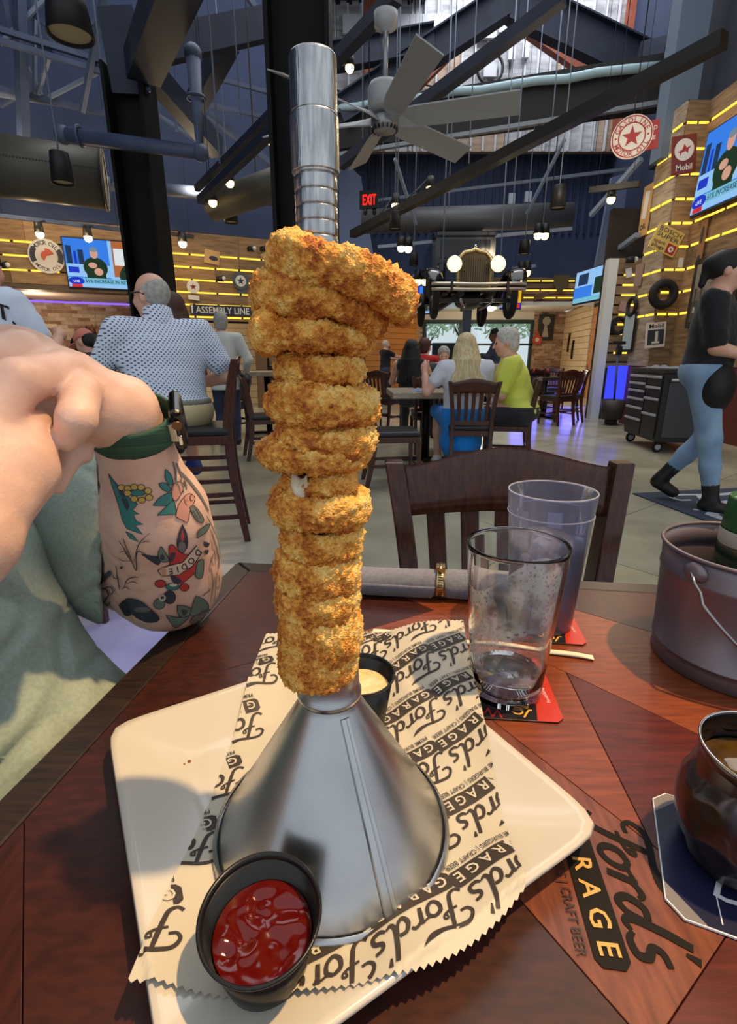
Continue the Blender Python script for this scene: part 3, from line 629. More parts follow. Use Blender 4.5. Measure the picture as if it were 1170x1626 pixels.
# ================================================================ BUCKET, BOTTLE
bm_ = M('grey_bucket_metal', (126, 116, 124), 0.38, 0.65, rgb2=(136, 126, 134), scale=3); BX, BY, BZ0, BR = .392, .474, TZ + .0005, .084
bu = thing('metal_bucket', 'small grey metal pail with wire handle holding a green bottle, at the table edge', 'bucket', (BX, BY, BZ0)); hB = .128
MB().lathe([(.001, BZ0 + .004), (.074, BZ0 + .004), (.0755, BZ0), (.0775, BZ0 + .001), (.0765, BZ0 + .012), (.0775, BZ0 + .018), (.0785, BZ0 + .0185), (.0785, BZ0 + .02), (.0775, BZ0 + .0205), (.0815, BZ0 + .098), (.0826, BZ0 + .100), (.0826, BZ0 + .103), (.0816, BZ0 + .105), (.083, BZ0 + hB - .003)], (BX, BY, 0), 96).build('pail_wall', bm_, bu, solid=.0009)
MB().torus((BX, BY, BZ0 + hB - .001), .0838, .0020, 96, 8).build('rolled_rim', bm_, bu)
wire = M('steel_wire', (150, 152, 156), 0.3, 1.0)
ea = math.radians(200); er = V((math.cos(ea), math.sin(ea), 0)); et = V((-er.y, er.x, 0)); ez = BZ0 + hB - .014
for s in (1, -1): MB().ball(V((BX, BY, ez)) + er * (s * .0835), (.0065, .0125, .0105), 14, Matrix((er, et, V((0, 0, 1)))).transposed()).build('ear', bm_, bu)
ph = math.radians(58); pts = []
for i in range(41):
    th = PI * i / 40; c, s = math.cos(th), math.sin(th); k = .0925 if 0 < i < 40 else .089
    pts.append(V((BX, BY, ez)) + er * (k * c * (1.07 if 2 < i < 38 else 1)) + et * (s * .112 * math.cos(ph) * 1.55) + V((0, 0, -s * .112 * math.sin(ph) * .98)))
MB().tube(pts, .0018, 8).build('bail_handle', wire, bu)
green = M('green_cap_plastic', (30, 78, 40), 0.35, rgb2=(38, 92, 48), scale=4); gb = V((.415, .505, BZ0 + .004)); zt = .932
bo = thing('sauce_bottle', 'green bottle with ribbed green cap and white band, standing in the grey pail', 'bottle', gb)
MB().lathe([(.0005, gb.z), (.034, gb.z), (.036, gb.z + .003), (.036, zt - .055), (.033, zt - .047)], (gb.x, gb.y, 0), 48).build('bottle_body', M('dark_green_glass', (14, 40, 20), .15, coat=.4), bo)
MB().lathe([(.0352, zt - .052), (.0358, zt - .050), (.0358, zt - .038), (.0350, zt - .036)], (gb.x, gb.y, 0), 48).build('seal_band', M('seal_plastic', (176, 172, 160), .45), bo)
mb = MB(); prof = [(.0335, zt - .037), (.0345, zt - .034), (.0330, zt - .003), (.0318, zt), (.0300, zt - .001), (.0295, zt - .006), (.001, zt - .007)]
mb.lathe(prof, (gb.x, gb.y, 0), 96, warp=lambda p, a: V((p.x * (1 + .012 * math.cos(a * 32)), p.y * (1 + .012 * math.cos(a * 32)), p.z)) if .031 < math.hypot(p.x, p.y) else p); mb.build('ribbed_cap', green, bo)
MB().lathe([(.0285, zt - .0045), (.02, zt - .0055), (.001, zt - .0055)], (gb.x, gb.y, 0), 32).build('cap_disc', M('cap_top_print', (128, 140, 70), .4), bo)

# ================================================================ HAMMERED MUG
gun = M('gunmetal', (92, 88, 94), 0.24, 0.95); mx_, my_, mz = .2445, .2475, TZ + .0022
mug = thing('metal_mug', 'dark hammered metal mug of amber drink on the navy coaster', 'mug', (mx_, my_, mz))
cells = [(random.Random(i).random() * 2 * PI, .004 + random.Random(i + 99).random() * .07) for i in range(46)]
def dent(p, a):
    r = math.hypot(p.x, p.y)
    if r < .02: return p
    best = 9
    for ca, cz in cells:
        da = (a - ca + PI) % (2 * PI) - PI; best = min(best, (da * .044) ** 2 + (p.z - mz - cz) ** 2)
    k = 1 - .055 * max(0, 1 - best / .00012); k = k if p.z - mz < .072 else 1
    return V((p.x * k, p.y * k, p.z))
pr = [(.0005, mz), (.026, mz), (.031, mz + .003)] + [(.0365 + .0085 * math.sin(PI * min(1, t * .92 + .06)), mz + .004 + .066 * t) for t in np.linspace(0, 1, 26)] + [(.0382, mz + .074), (.0390, mz + .079), (.0384, mz + .0805), (.0376, mz + .079), (.0372, mz + .072), (.040, mz + .05), (.038, mz + .02), (.02, mz + .006), (.0005, mz + .006)]
MB().lathe(pr, (mx_, my_, 0), 96, warp=dent).build('mug_wall', gun, mug)
MB().torus((mx_, my_, mz + .0802), .0384, .0010, 64, 6).build('bright_rim', M('bright_steel', (210, 210, 210), .2, 1.0), mug)
hd = V((math.cos(-.4), math.sin(-.4), 0)); MB().tube(spline([V((mx_, my_, mz + .066)) + hd * .041, V((mx_, my_, mz + .068)) + hd * .062, V((mx_, my_, mz + .045)) + hd * .072, V((mx_, my_, mz + .02)) + hd * .058, V((mx_, my_, mz + .014)) + hd * .041], 6), .0045, 10).build('handle', gun, mug)
def bev(u, v):
    r = .0374 * v; a = 2 * PI * u; return V((mx_ + r * math.cos(a), my_ + r * math.sin(a), mz + .060 + .0012 * noise.noise(V((r * math.cos(a) * 120, r * math.sin(a) * 120, 0))) * (1 - v)))
o = MB().grid(bev, 48, 16).build('amber_drink', M('amber_drink', (58, 40, 12), .06, rgb2=(84, 62, 24), scale=60)); tag(o, 'amber drink filling the hammered metal mug', 'drink')
rnd = random.Random(5)
for i in range(3):
    a = 2.2 + i * 1.7; o = MB().box((mx_ + .017 * math.cos(a), my_ + .017 * math.sin(a), mz + .0555), (.013, .012, .012), Matrix.Rotation(i * .8, 3, 'Z') @ Matrix.Rotation(.25, 3, 'X')).build('ice_cube', icem, bevel=.003)
    tag(o, 'small ice cube floating in the amber drink of the metal mug', 'ice cube', 'ice cubes in the metal mug')
# ================================================================ ROOM SHELL
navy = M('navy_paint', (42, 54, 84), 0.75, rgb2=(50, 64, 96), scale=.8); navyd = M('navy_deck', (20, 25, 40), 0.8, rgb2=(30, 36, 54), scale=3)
steelb = M('blue_grey_steel', (62, 74, 100), 0.5, rgb2=(74, 86, 112), scale=4); steeld = M('dark_navy_steel', (28, 35, 55), 0.6, rgb2=(36, 44, 66), scale=4); blk = M('black_steel', (22, 22, 24), 0.5); pale_steel = M('pale_steel', (120, 132, 152), .5)
fl = struct(MB().box((-.5, 8, -.06), (22, 23, .08)).build('floor', M('joint_dark', (70, 66, 56), .8)))
conc = []
for i, (a, b) in enumerate((((150, 144, 122), (186, 180, 156)), ((142, 138, 120), (180, 174, 152)), ((156, 148, 124), (190, 182, 154)))):
    conc.append(M('polished_concrete_%d' % i, a, .22, rgb2=b, scale=2.2, detail=8, lo=.3, hi=.7, bump=.02, bscale=30))
ca, sa = math.cos(math.radians(38)), math.sin(math.radians(38)); rnd = random.Random(2)
for i in range(-9, 12):
    for j in range(-9, 12):
        cx, cy = i * 2.1 * ca - j * 2.1 * sa, 6 + i * 2.1 * sa + j * 2.1 * ca
        if -9 < cx < 9.5 and -2 < cy < 18.6:
            Mx = Matrix.Translation((cx, cy, -.02)) @ Matrix.Rotation(math.radians(38), 4, 'Z'); h = 1.0468
            MB().prism([(-h, -h), (h, -h), (h, h), (-h, h)], Mx, .02).build('slab', rnd.choice(conc), fl)
wm = []
for i, (a, b) in enumerate((((104, 82, 58), (156, 124, 88)), ((122, 92, 60), (168, 130, 88)), ((88, 70, 52), (138, 112, 82)), ((134, 104, 70), (178, 144, 104)))):
    wm.append(M('barn_wood_%d' % i, a, .75, rgb2=b, scale=2.6, stretch=(1.2, 1.2, 9), detail=8, lo=.3, hi=.7, bump=.3, bscale=14))
strip = glow('amber_led', (255, 206, 70), 1.7)
def vplane(p, n): p = V(p); n = V(n); return lambda x, y: EYEV + ray(x, y) * ((p - EYEV).dot(n) / ray(x, y).dot(n))
class Wall:
    # upright wall from a to b (xy); s runs a->b, z up; out = side facing the room
    def __init__(s, a, b): s.a = V((a[0], a[1], 0)); s.b = V((b[0], b[1], 0)); s.d = (s.b - s.a).normalized(); s.len = (s.b - s.a).length; s.n = V((s.d.y, -s.d.x, 0)); s.hit = vplane(s.a, s.n)
    def at(s, t, z, o=0.0): return s.a + s.d * t + V((0, 0, z)) + s.n * o
    def st(s, x, y): p = s.hit(x, y); return (p - s.a).dot(s.d), p.z
    def mx(s, t, z, o=0.0): return frame(s.at(t, z, o), s.d, (0, 0, 1))     # local z = out of the wall
    def slab(s, t0, t1, z0, z1, o0, o1, mb=None):
        mb = mb or MB(); return mb.prism([(t0, z0), (t1, z0), (t1, z1), (t0, z1)], frame(s.at(0, 0, o0), s.d, (0, 0, 1)), o1 - o0)
def boards(W_, par, t0, t1, z0, zs, gap, rnd, mats=wm, maxl=2.2, name='plank'):
    for k in range(len(zs) - 1):
        a, b = zs[k], zs[k + 1]; t = t0
        while t < t1 - .02:
            l = min(t1 - t, maxl * (.55 + .6 * rnd.random()))
            if t1 - t - l < .4: l = t1 - t
            W_.slab(t + .002, t + l - .002, a + gap / 2, b - gap / 2, 0, .02 + .012 * rnd.random()).build(name, rnd.choice(mats), par); t += l
def dashes(W_, par, t0, t1, z, l, gap, w=.032, o=.018):
    t = t0; n = 0
    while t < t1 - .05:
        e = min(t + l, t1); W_.slab(t, e, z - w / 2, z + w / 2, o, o + .014).build('light_strip', strip, par); t += l + gap; n += 1
rnd = random.Random(11)
WL = Wall((-8.2, 9.22), (-1.55, 12.18)); sL = lambda x, y: WL.st(x, y)
zr = [sL(269, y)[1] for y in (402, 422, 442, 463, 482.5, 502)]; dz = (zr[0] - zr[5]) / 5; zr = [zr[0] - dz * k for k in range(6)]; t_c = sL(235, 430)[0]
wl = struct(WL.slab(0, WL.len, zr[0] + .42, 9.0, -.15, -.01).build('wall_left', navy)); zL = sL(50, 452)[1]
o = WL.slab(0, WL.len, zL, zr[0] + .42, -.15, -.005).build('backing_board', M('backing_dark', (40, 30, 22), .9), wl); WL.slab(t_c, WL.len, zr[5] - .1, zL, -.15, -.005).build('backing_board', MATS['backing_dark'], wl)
boards(WL, wl, t_c, WL.len, 0, [zr[5] - .08] + zr[::-1] + [zr[0] + .42], .03, rnd)
boards(WL, wl, 0, t_c, 0, [zL] + zr[2::-1] + [zr[0] + .42], .03, rnd)
tv0 = sL(97, 415)[0]; tvs = sL(243, 420)[0]
for k, z in enumerate(zr): dashes(WL, wl, sL(262, 402)[0], WL.len - .1, z, .44, .045)
for k, z in enumerate(zr[:3]): dashes(WL, wl, .25 - .2 * k, tv0 - .05, z, .54, .05)
WL.slab(0, t_c + .1, zL - .09, zL, -.25, .10).build('ledge', M('ledge_brown', (92, 74, 60), .6), wl)
# bar recess under the left wall: soffit, purple cove, brick
WR = Wall((-9.0, 10.9), (-3.0, 13.55))
br_m = [M('brick_%d' % i, c, .85, rgb2=c2, scale=9, bump=.4) for i, (c, c2) in enumerate((((150, 112, 88), (176, 140, 112)), ((168, 136, 112), (190, 164, 140)), ((138, 96, 74), (160, 120, 96)), ((186, 160, 138), (204, 182, 160))))]
mortar = M('mortar', (176, 160, 140), .9)
def brickwall(W_, name, t0, t1, z0, z1, rnd, L_=.23, H_=.078):
    w = struct(W_.slab(t0, t1, z0, z1, -.12, 0).build(name, mortar)); mb = MB(); r = 0; z = z0
    while z < z1 - .03:
        t = t0 - (L_ / 2 if r % 2 else 0)
        while t < t1:
            a, b = max(t + .006, t0), min(t + L_ - .006, t1)
            if b - a > .02:
                n = len(mb.f); W_.slab(a, b, z + .006, min(z + H_ - .006, z1), 0, .008 + .008 * rnd.random(), mb); mi = rnd.randrange(4)
                for q in range(n, len(mb.f)): mb.mi[q] = mi
            t += L_
        z += H_; r += 1
    o = mb.build('bricks', br_m, w, fix=False); o['kind'] = 'stuff'; return w
brickwall(WR, 'wall_bar_back', 0, WR.len, .0, zL + .3, rnd)
so = struct(MB().add([WL.at(0, zL - .085, .05), WL.at(t_c + .3, zL - .085, .05), WL.at(t_c + 1.0, zL - .085, -1.7), WL.at(0, zL - .085, -1.7)] , [(0, 1, 2, 3)]).build('ceiling_bar', M('soffit_pink_white', (196, 172, 164), .8)))
o = WR.slab(.2, 4.6, zL - .14, zL - .10, .02, .05).build('purple_cove_light', glow('purple_led', (150, 110, 240), 1.1)); tag(o, 'strip of purple cove light along the top of the bar brick wall', 'light strip')
# shiplap recess to the right under the left wall
WS = Wall((-4.4, 12.2), (-2.0, 13.0)); cream = [M('shiplap_cream_%d' % i, c, .6, rgb2=c2, scale=3) for i, (c, c2) in enumerate((((228, 202, 158), (238, 214, 172)), ((220, 192, 148), (232, 206, 164))))]
ws = struct(WS.slab(-.6, WS.len + .4, 0, 2.6, -.1, -.01).build('wall_hall', M('shadow_gap', (120, 96, 66), .9))); boards(WS, ws, -.6, WS.len - .25, 0, [.0 + .16 * k for k in range(16)], .012, rnd, cream, 9)
WP = Wall((-2.36, 11.83), (-1.0, 12.4)); wp = struct(WP.slab(0, WP.len, 0, zr[5] - .05, -.1, 0).build('wall_hall_end', MATS['backing_dark'])); boards(WP, wp, .12, WP.len, 0, [.9 + .245 * k for k in range(5)], .03, rnd)
for z in (.9 + .245 * 3.98, .9 + .245 * 1.6): dashes(WP, wp, .2, WP.len, z, .3, .06)
struct(WP.slab(-.16, .06, 0, zr[5] - .05, -.1, .08).build('trim_1', M('door_post_wood', (112, 84, 58), .6)))
tag(WS.slab(WS.len - .28, WS.len - .12, .9, 2.0, .0, .02).build('bright_window_slit', glow('daylight_slit', (235, 240, 255), 1.4)), 'narrow bright slit of daylight beside the wooden door post', 'window')
tag(WP.slab(.45, .78, .62, 1.0, .05, .09).build('blue_glow_panel', glow('blue_panel', (30, 50, 255), 1.6)), 'glowing blue lit panel beyond the grey-haired woman', 'light panel')
# back wall with the window bay
WB = Wall((-1.8, 15.0), (6.2, 15.0)); ZS = 2.58
wb = struct(WB.slab(-1.5, WB.len + .2, ZS, 9.0, -.15, 0).build('wall_back', navy))
mb = MB(); t = 1.8
while t < 8.0: WB.slab(t, t + .05, 4.25, 9.0, 0, .05, mb); t += .19
o = mb.build('corrugated_ribs', M('navy_corrugated', (32, 42, 70), .6), wb); o['kind'] = 'stuff'
tb0 = WB.st(828, 460)[0]; zb0, zb1 = WB.st(880, 486)[1], WB.st(880, 440)[1]; zz = [zb0 + (zb1 - zb0) * k / 5 for k in range(6)]
boards(WB, wb, tb0 - 2.6, WB.len, 0, zz, .025, rnd)
for y in (446.5, 461, 473): dashes(WB, wb, tb0 + .06, WB.len - .05, WB.st(880, y)[1], .42, .05)
struct(MB().box((2.2, 16.6, ZS + .04), (8.6, 3.2, .08)).build('ceiling_bay', M('white_soffit', (226, 224, 216), .7)))
struct(WB.slab(-1.5, WB.len + .2, ZS - .10, ZS + .0, .0, .06).build('trim_2', M('white_trim', (222, 222, 216), .6)))
WW = Wall((-2.0, 18.0), (6.6, 18.0)); brickm = None
tw0, tw1 = WW.st(671, 540)[0], WW.st(845, 540)[0]
brickwall(WW, 'wall_back_brick', 1.9, tw0, 0, ZS, rnd); brickwall(WW, 'wall_back_brick_end', tw1, WW.len, 0, ZS, rnd)
ww = struct(WW.slab(tw0, tw1, 0, .42, -.12, 0).build('wall_back_sill', navy)); 
tf = M('teal_frame', (40, 62, 66), .5); win = struct(WW.slab(tw0, tw1, .42, .50, -.1, .04).build('window_1', tf)); zt_ = WW.st(760, 513)[1]
for a, b, c, d in ((tw0, tw1, zt_ - .02, zt_ + .1), (tw0, tw0 + .09, .5, zt_), (tw1 - .09, tw1, .5, zt_), (WW.st(728, 540)[0], WW.st(728, 540)[0] + .08, .5, zt_), (tw0, tw1, WW.st(700, 547)[1] - .03, WW.st(700, 547)[1] + .03)): WW.slab(a, b, c, d, -.08, .04).build('frame_bar', tf, win)
WW.slab(tw0, tw1, .5, zt_, -.03, -.022).build('pane', thin_glass('window_glass', (250, 255, 255)), win)
struct(WW.slab(tw0 - .1, tw1 + .1, zt_ + .08, ZS, -.1, 0).build('trim_3', MATS['white_soffit']))
pc = PY(741, 520, 15.2); struct(MB().box((pc.x, 15.25, ZS / 2), (.22, .22, ZS)).build('pillar_bay', M('slate_blue', (58, 74, 92), .5)))
WO = Wall((-.2, 16.0), (1.62, 18.0)); orange = [M('shiplap_orange_%d' % i, c, .6) for i, c in enumerate(((206, 138, 72), (196, 128, 66)))]
wo = struct(WO.slab(0, WO.len, 0, ZS, -.1, -.01).build('wall_bay_left', M('shadow_gap2', (110, 70, 36), .9))); boards(WO, wo, 0, WO.len, 0, [.17 * k for k in range(16)], .012, rnd, orange, 9)
# outside: trees beyond the window
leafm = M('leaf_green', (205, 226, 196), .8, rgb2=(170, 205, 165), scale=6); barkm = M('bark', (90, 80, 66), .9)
rnd2 = random.Random(21)
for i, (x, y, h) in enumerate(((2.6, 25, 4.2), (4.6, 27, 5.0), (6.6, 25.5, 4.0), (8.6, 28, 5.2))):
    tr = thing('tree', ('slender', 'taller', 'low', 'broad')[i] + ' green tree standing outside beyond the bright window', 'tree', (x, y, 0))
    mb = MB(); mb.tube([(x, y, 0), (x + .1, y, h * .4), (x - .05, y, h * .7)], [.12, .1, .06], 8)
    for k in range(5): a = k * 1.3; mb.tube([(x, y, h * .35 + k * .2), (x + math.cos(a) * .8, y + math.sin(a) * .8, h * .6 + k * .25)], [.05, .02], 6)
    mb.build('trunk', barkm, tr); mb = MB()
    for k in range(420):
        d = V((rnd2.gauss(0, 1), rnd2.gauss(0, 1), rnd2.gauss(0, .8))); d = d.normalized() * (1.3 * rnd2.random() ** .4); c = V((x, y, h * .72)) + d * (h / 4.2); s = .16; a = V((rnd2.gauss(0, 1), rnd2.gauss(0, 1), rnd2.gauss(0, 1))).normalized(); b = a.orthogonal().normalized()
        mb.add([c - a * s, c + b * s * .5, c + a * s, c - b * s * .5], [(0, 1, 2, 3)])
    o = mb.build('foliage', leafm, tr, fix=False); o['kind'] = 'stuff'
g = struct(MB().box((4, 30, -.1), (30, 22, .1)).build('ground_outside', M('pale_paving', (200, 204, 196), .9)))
# right-hand walls
XR = 4.74
WJ = Wall((4.42, 8.92), (4.42, 8.3)); WK = Wall((4.42, 8.3), (XR, 8.3)); WQ = Wall((XR, 8.3), (XR, 2.2))
z_r = [PY(1070, y, 8.3).z for y in (196, 240, 279, 318, 355)]; stepz = (z_r[0] - z_r[-1]) / 4; rows = [z_r[0] - stepz * k for k in range(9)]
rows = [r for r in rows if r > 1.2]; top = PY(1075, 158, 8.3).z; zlist = [.95] + rows[::-1] + [top]
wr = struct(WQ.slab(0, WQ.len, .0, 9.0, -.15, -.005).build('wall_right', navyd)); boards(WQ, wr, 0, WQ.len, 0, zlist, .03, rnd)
for r in rows: dashes(WQ, wr, .12, WQ.len, r, .62, .06)
wk = struct(WK.slab(0, WK.len, 0, top, -.12, -.005).build('wall_right_front', MATS['backing_dark'])); boards(WK, wk, 0, WK.len, 0, zlist, .03, rnd)
for r in rows: dashes(WK, wk, .01, WK.len, r, .135, .03)
grey_w = [M('grey_barn_%d' % i, a, .8, rgb2=b, scale=2.6, stretch=(1.2, 1.2, 9), detail=8, bump=.3, bscale=14) for i, (a, b) in enumerate((((128, 108, 84), (166, 148, 122)), ((138, 120, 98), (176, 160, 138))))]
wj = struct(WJ.slab(0, WJ.len, 0, top, -.12, -.005).build('wall_right_side', MATS['backing_dark'])); boards(WJ, wj, 0, WJ.len, 0, zlist, .03, rnd, grey_w)
for r in rows: dashes(WJ, wj, .05, WJ.len - .02, r, .26, .05)
for W_, par, t1 in ((WQ, wr, WQ.len), (WK, wk, WK.len), (WJ, wj, WJ.len)): W_.slab(0, t1, 0, .95, 0, .035).build('wainscot_panel', M('wainscot_red', (104, 50, 38), .5), par)
WF = Wall((4.42, 9.6), (5.35, 9.6)); wf = struct(WF.slab(-.3, WF.len, 0, 3.5, -.12, -.005).build('wall_right_far', MATS['backing_dark'])); za, zb = WF.st(985, 437)[1], WF.st(985, 575)[1]
zf = [zb + (za - zb) * k / 9 for k in range(10)]; boards(WF, wf, -.3, WF.len, 0, [.9] + zf + [za + .28], .03, rnd)
for z in zf[1:]: dashes(WF, wf, .02, WF.len - .05, z, .24, .05)
wht = M('white_post', (206, 208, 206), .5); struct(MB().box((PY(956, 540, 9.5).x, 9.5, 1.35), (.16, .16, 2.7)).build('trim_4', wht))
WG = Wall((6.25, 15.0), (5.2, 9.8)); WG.n = -WG.n if WG.n.x > 0 else WG.n; wg = struct(WG.slab(0, WG.len, 2.45, 9, -.12, -.005).build('wall_right_back', navy)); zq = [2.5 + .2 * k for k in range(6)]; boards(WG, wg, 0, WG.len, 0, zq, .025, rnd)
for z in zq[1:5]: dashes(WG, wg, .1, WG.len * .55, z, .5, .06)
WH = Wall((6.6, 18), (6.2, 14.9)); wh = struct(WH.slab(-.0, WH.len, 0, ZS, -.12, -.01).build('wall_bay_right', MATS['shadow_gap'])); boards(WH, wh, 0, WH.len, 0, [.17 * k for k in range(16)], .012, rnd, cream, 9)
dr = struct(WG.slab(.05, 2.3, 0, 2.4, -.04, .0).build('door_1', orange[0])); boards(WG, dr, .08, 2.25, 0, [.9 + .19 * k for k in range(9)], .012, rnd, orange, 9)
# wall returns behind the exit sign and at the right, lit tone painted in
pw = M('pale_lit_wall', (112, 126, 158), .7); struct(MB().prism([(PY(541, 400, 13).x, 0), (PY(541, 400, 13).x, 0)] and [(-.72, 2.6), (.22, 2.6), (.22, 3.0), (-.18, 5.25), (-.72, 5.7)], frame((0, 14.0, 0), (1, 0, 0), (0, 0, 1)), .1).build('wall_return', pw))
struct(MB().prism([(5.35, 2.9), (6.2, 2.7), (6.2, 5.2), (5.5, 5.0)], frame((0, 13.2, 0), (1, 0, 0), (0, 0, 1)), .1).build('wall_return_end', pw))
struct(Wall((-3.0, 15.3), (-.1, 15.95)).slab(0, 2.97, 0, 2.7, -.12, 0).build('wall_bay_far', navy))
struct(Wall((-8.9, -2.5), (-8.45, 11.2)).slab(0, 13.7, 0, 9.0, -.12, 0).build('wall_side_unseen', navy))  # unseen side wall, added to cut the ambient light from the left
# ceiling deck and clerestory
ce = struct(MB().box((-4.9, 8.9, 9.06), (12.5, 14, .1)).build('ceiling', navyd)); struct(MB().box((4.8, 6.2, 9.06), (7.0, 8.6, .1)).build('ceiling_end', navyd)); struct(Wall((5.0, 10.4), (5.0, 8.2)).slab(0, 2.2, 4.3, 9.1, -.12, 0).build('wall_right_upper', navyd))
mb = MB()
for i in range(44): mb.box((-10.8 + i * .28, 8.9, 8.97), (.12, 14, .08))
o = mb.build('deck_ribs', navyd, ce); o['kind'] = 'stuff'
struct(Wall((-9.5, 15.5), (-1.8, 15.02)).slab(0, 7.7, 0, 9, -.12, 0).build('wall_back_left', navy))
WC = Wall((-1.2, 14.6), (6.6, 14.6)); ply = [M('plywood_%d' % i, a, .8, rgb2=b, scale=1.6, stretch=(1, 1, 6), detail=6) for i, (a, b) in enumerate((((158, 132, 112), (190, 168, 150)), ((150, 150, 156), (196, 196, 200)), ((146, 112, 84), (176, 144, 116))))]
wc = struct(WC.slab(0, WC.len, 6.0, 11.0, -.15, -.01).build('wall_clerestory', M('ply_backing', (120, 110, 104), .9)))
stud = M('white_stud', (206, 208, 216), .6)
for k in range(7):
    for j in range(4): WC.slab(k * 1.14 + .01, k * 1.14 + 1.13, 6.0 + j * 1.22 + .006, 6.0 + (j + 1) * 1.22 - .006, -.01, .01).build('plywood_sheet', ply[(k * 3 + j * 2) % 3 if j > 1 else 1 if (k + j) % 3 else 0], wc)
for k in range(26): WC.slab(.1 + k * .3, .145 + k * .3, 6.0, 11.0, .01, .07).build('stud', stud, wc)
rust = M('rust_red_steel', (150, 78, 56), .6, rgb2=(166, 92, 68), scale=5)
for px, w in ((590, .42), (1003, .5)): t = WC.st(px, 60)[0]; WC.slab(t - w / 2, t + w / 2, 6.0, 11.0, .08, .2).build('rust_column', rust, wc)
lamp('clerestory_daylight', 'AREA', (3.0, 12.4, 10.6), 330, (.92, .96, 1.0), 5.0, (2.8, 14.6, 7.4), sy=1.5)
WC.slab(.6, 3.6, WC.st(640, 45)[1] - .16, WC.st(640, 45)[1] + .2, .07, .14).build('white_header', stud, wc)
for px, py, w, h in ((768, 58, .55, .2), (805, 50, .45, .18), (832, 85, .16, .3), (810, 88, .16, .3), (776, 115, .3, .3)):
    t, z = WC.st(px, py); WC.slab(t - w / 2, t + w / 2, z - h / 2, z + h / 2, .07, .16).build('junction_box', stud, wc)
t, z = WC.st(775, 116); MB().torus(WC.at(t, z, .2), .3, .035, 24, 6, Matrix.Rotation(PI / 2, 3, 'X')).build('cable_loop', blk, wc)
mb = MB()
for k in range(5): mb.tube(spline([WC.at(.4 + i * .9, 6.9 + .28 * math.sin(i * 1.7 + k) + k * .05, .12) for i in range(7)], 5), .022, 5)
o = mb.build('cables', blk, wc); o['kind'] = 'stuff'
# ================================================================ OVERHEAD STEEL, DUCTS, RAILS
def beam(name, label, pts, w, h, m, cat='beam', group=None, parent=None, pname=None, ibeam=False):
    P = [PY(*p) for p in pts]; mb = MB()
    if ibeam:
        d = (P[1] - P[0]).normalized(); y = V((0, 0, 1)); y = (y - d * y.dot(d)).normalized()
        for s in (1, -1): mb.bar(P[0] + y * (s * h / 2), P[1] + y * (s * h / 2), w, .03, up=(0, 0, 1))
        mb.bar(P[0], P[1], .03, h, up=(0, 0, 1))
    else: mb.bar(P[0], P[1], w, h, up=(0, 0, 1))
    o = mb.build(pname or name, m, parent)
    if parent is None: tag(o, label, cat, group)
    return o
def pipe(name, label, pts, r, m, cat='pipe', joints=True):
    P = [PY(*p) for p in pts]; t = thing(name, label, cat, P[0]); mb = MB()
    mb.tube(P, r, 14); mb.build('pipe_run', m, t)
    for p in P: MB().ball(p, r * 1.18, 14).build('elbow', m, t)
    return t
# columns
def column(name, label, px0, px1, Y, z1, depth=.35, m=blk):
    a = PY(px0, 440, Y).x; b = PY(px1, 440, Y).x; c = (a + b) / 2; w = b - a; t = thing(name, label, 'column', (c, Y, 0))
    for s in (-1, 1): MB().box((c + s * (w / 2 - .02), Y, z1 / 2), (.04, depth, z1)).build('flange', m, t, bevel=.004)
    MB().box((c, Y, z1 / 2), (w - .08, .05, z1)).build('web', m, t); MB().box((c, Y, .02), (w + .1, depth + .1, .04)).build('base_plate', m, t); return t, c
darkbr = M('column_black', (12, 12, 13), .6, rgb2=(18, 17, 16), scale=3, spec=.2)
lc, lcx = column('steel_column', 'black steel column behind the man in the dotted shirt', 213, 268, 7.5, PY(230, 112, 7.5).z, .5, darkbr)
bc, bcx = column('steel_column', 'wide black steel column rising right behind the onion ring tower', 444, 532, 5.6, 9.0, .5, darkbr)
gp = PY(205, 85, 7.4); MB().prism([(-.24, -.42), (.2, -.42), (.24, .1), (.1, .46), (-.3, .42)], frame(gp, (1, .1, 0), (0, 0, 1)), .04).build('gusset_plate', steeld, lc)
mb = MB()
for k in range(8): mb.cyl(gp + V((.2, -.02, -.38 + k * .1)), gp + V((.2, -.06, -.38 + k * .1)), .022, n=8)
mb.build('bolts', steelb, lc)
rc = PY(1060, 85, 8.7); rt_ = PY(1045, 240, 8.7); o = MB().box((rt_.x + .2, 8.75, 6.5), (.42, .3, 5.2)).build('steel_column', M('grey_blue_column', (96, 112, 132), .5)); tag(o, 'grey-blue steel column above the corner of the right plank wall', 'column')
R_ = 'roof beams'
beam('roof_beam', 'broad navy beam rising from the top of the left column', [(226, 108, 7.3), (292, -60, 5.6)], .38, .3, steeld)
beam('roof_beam', 'level navy beam running right from the left column head', [(222, 82, 7.6), (470, 28, 8.8)], .2, .34, steeld)
beam('roof_beam', 'sloping dark brace falling right from the left column head', [(228, 102, 7.8), (345, 235, 9.4)], .2, .3, steeld)
beam('roof_beam', 'dark diagonal brace seen past the left pipe bend', [(365, 60, 8.5), (300, 185, 9.6)], .22, .3, steeld)
beam('roof_beam', 'thick navy rafter falling right across the plywood clerestory', [(775, -18, 12.4), (1035, 108, 12.0)], .3, .62, steeld, ibeam=True)
beam('roof_beam', 'navy rafter rising to the apex left of the clerestory', [(540, 178, 12.6), (800, 5, 12.2)], .3, .5, steeld, ibeam=True)
beam('roof_beam', 'level navy tie beam behind the ceiling fan', [(430, 108, 12.6), (690, 62, 12.3)], .25, .45, steeld, ibeam=True)
beam('roof_beam', 'short navy beam stub against the grey-blue column', [(1018, 92, 12.0), (1062, 82, 11.4)], .25, .45, steeld)
beam('roof_brace', 'rust-red brace falling right from the clerestory apex', [(790, 18, 13.6), (925, 112, 13.6)], .2, .16, rust, 'brace')
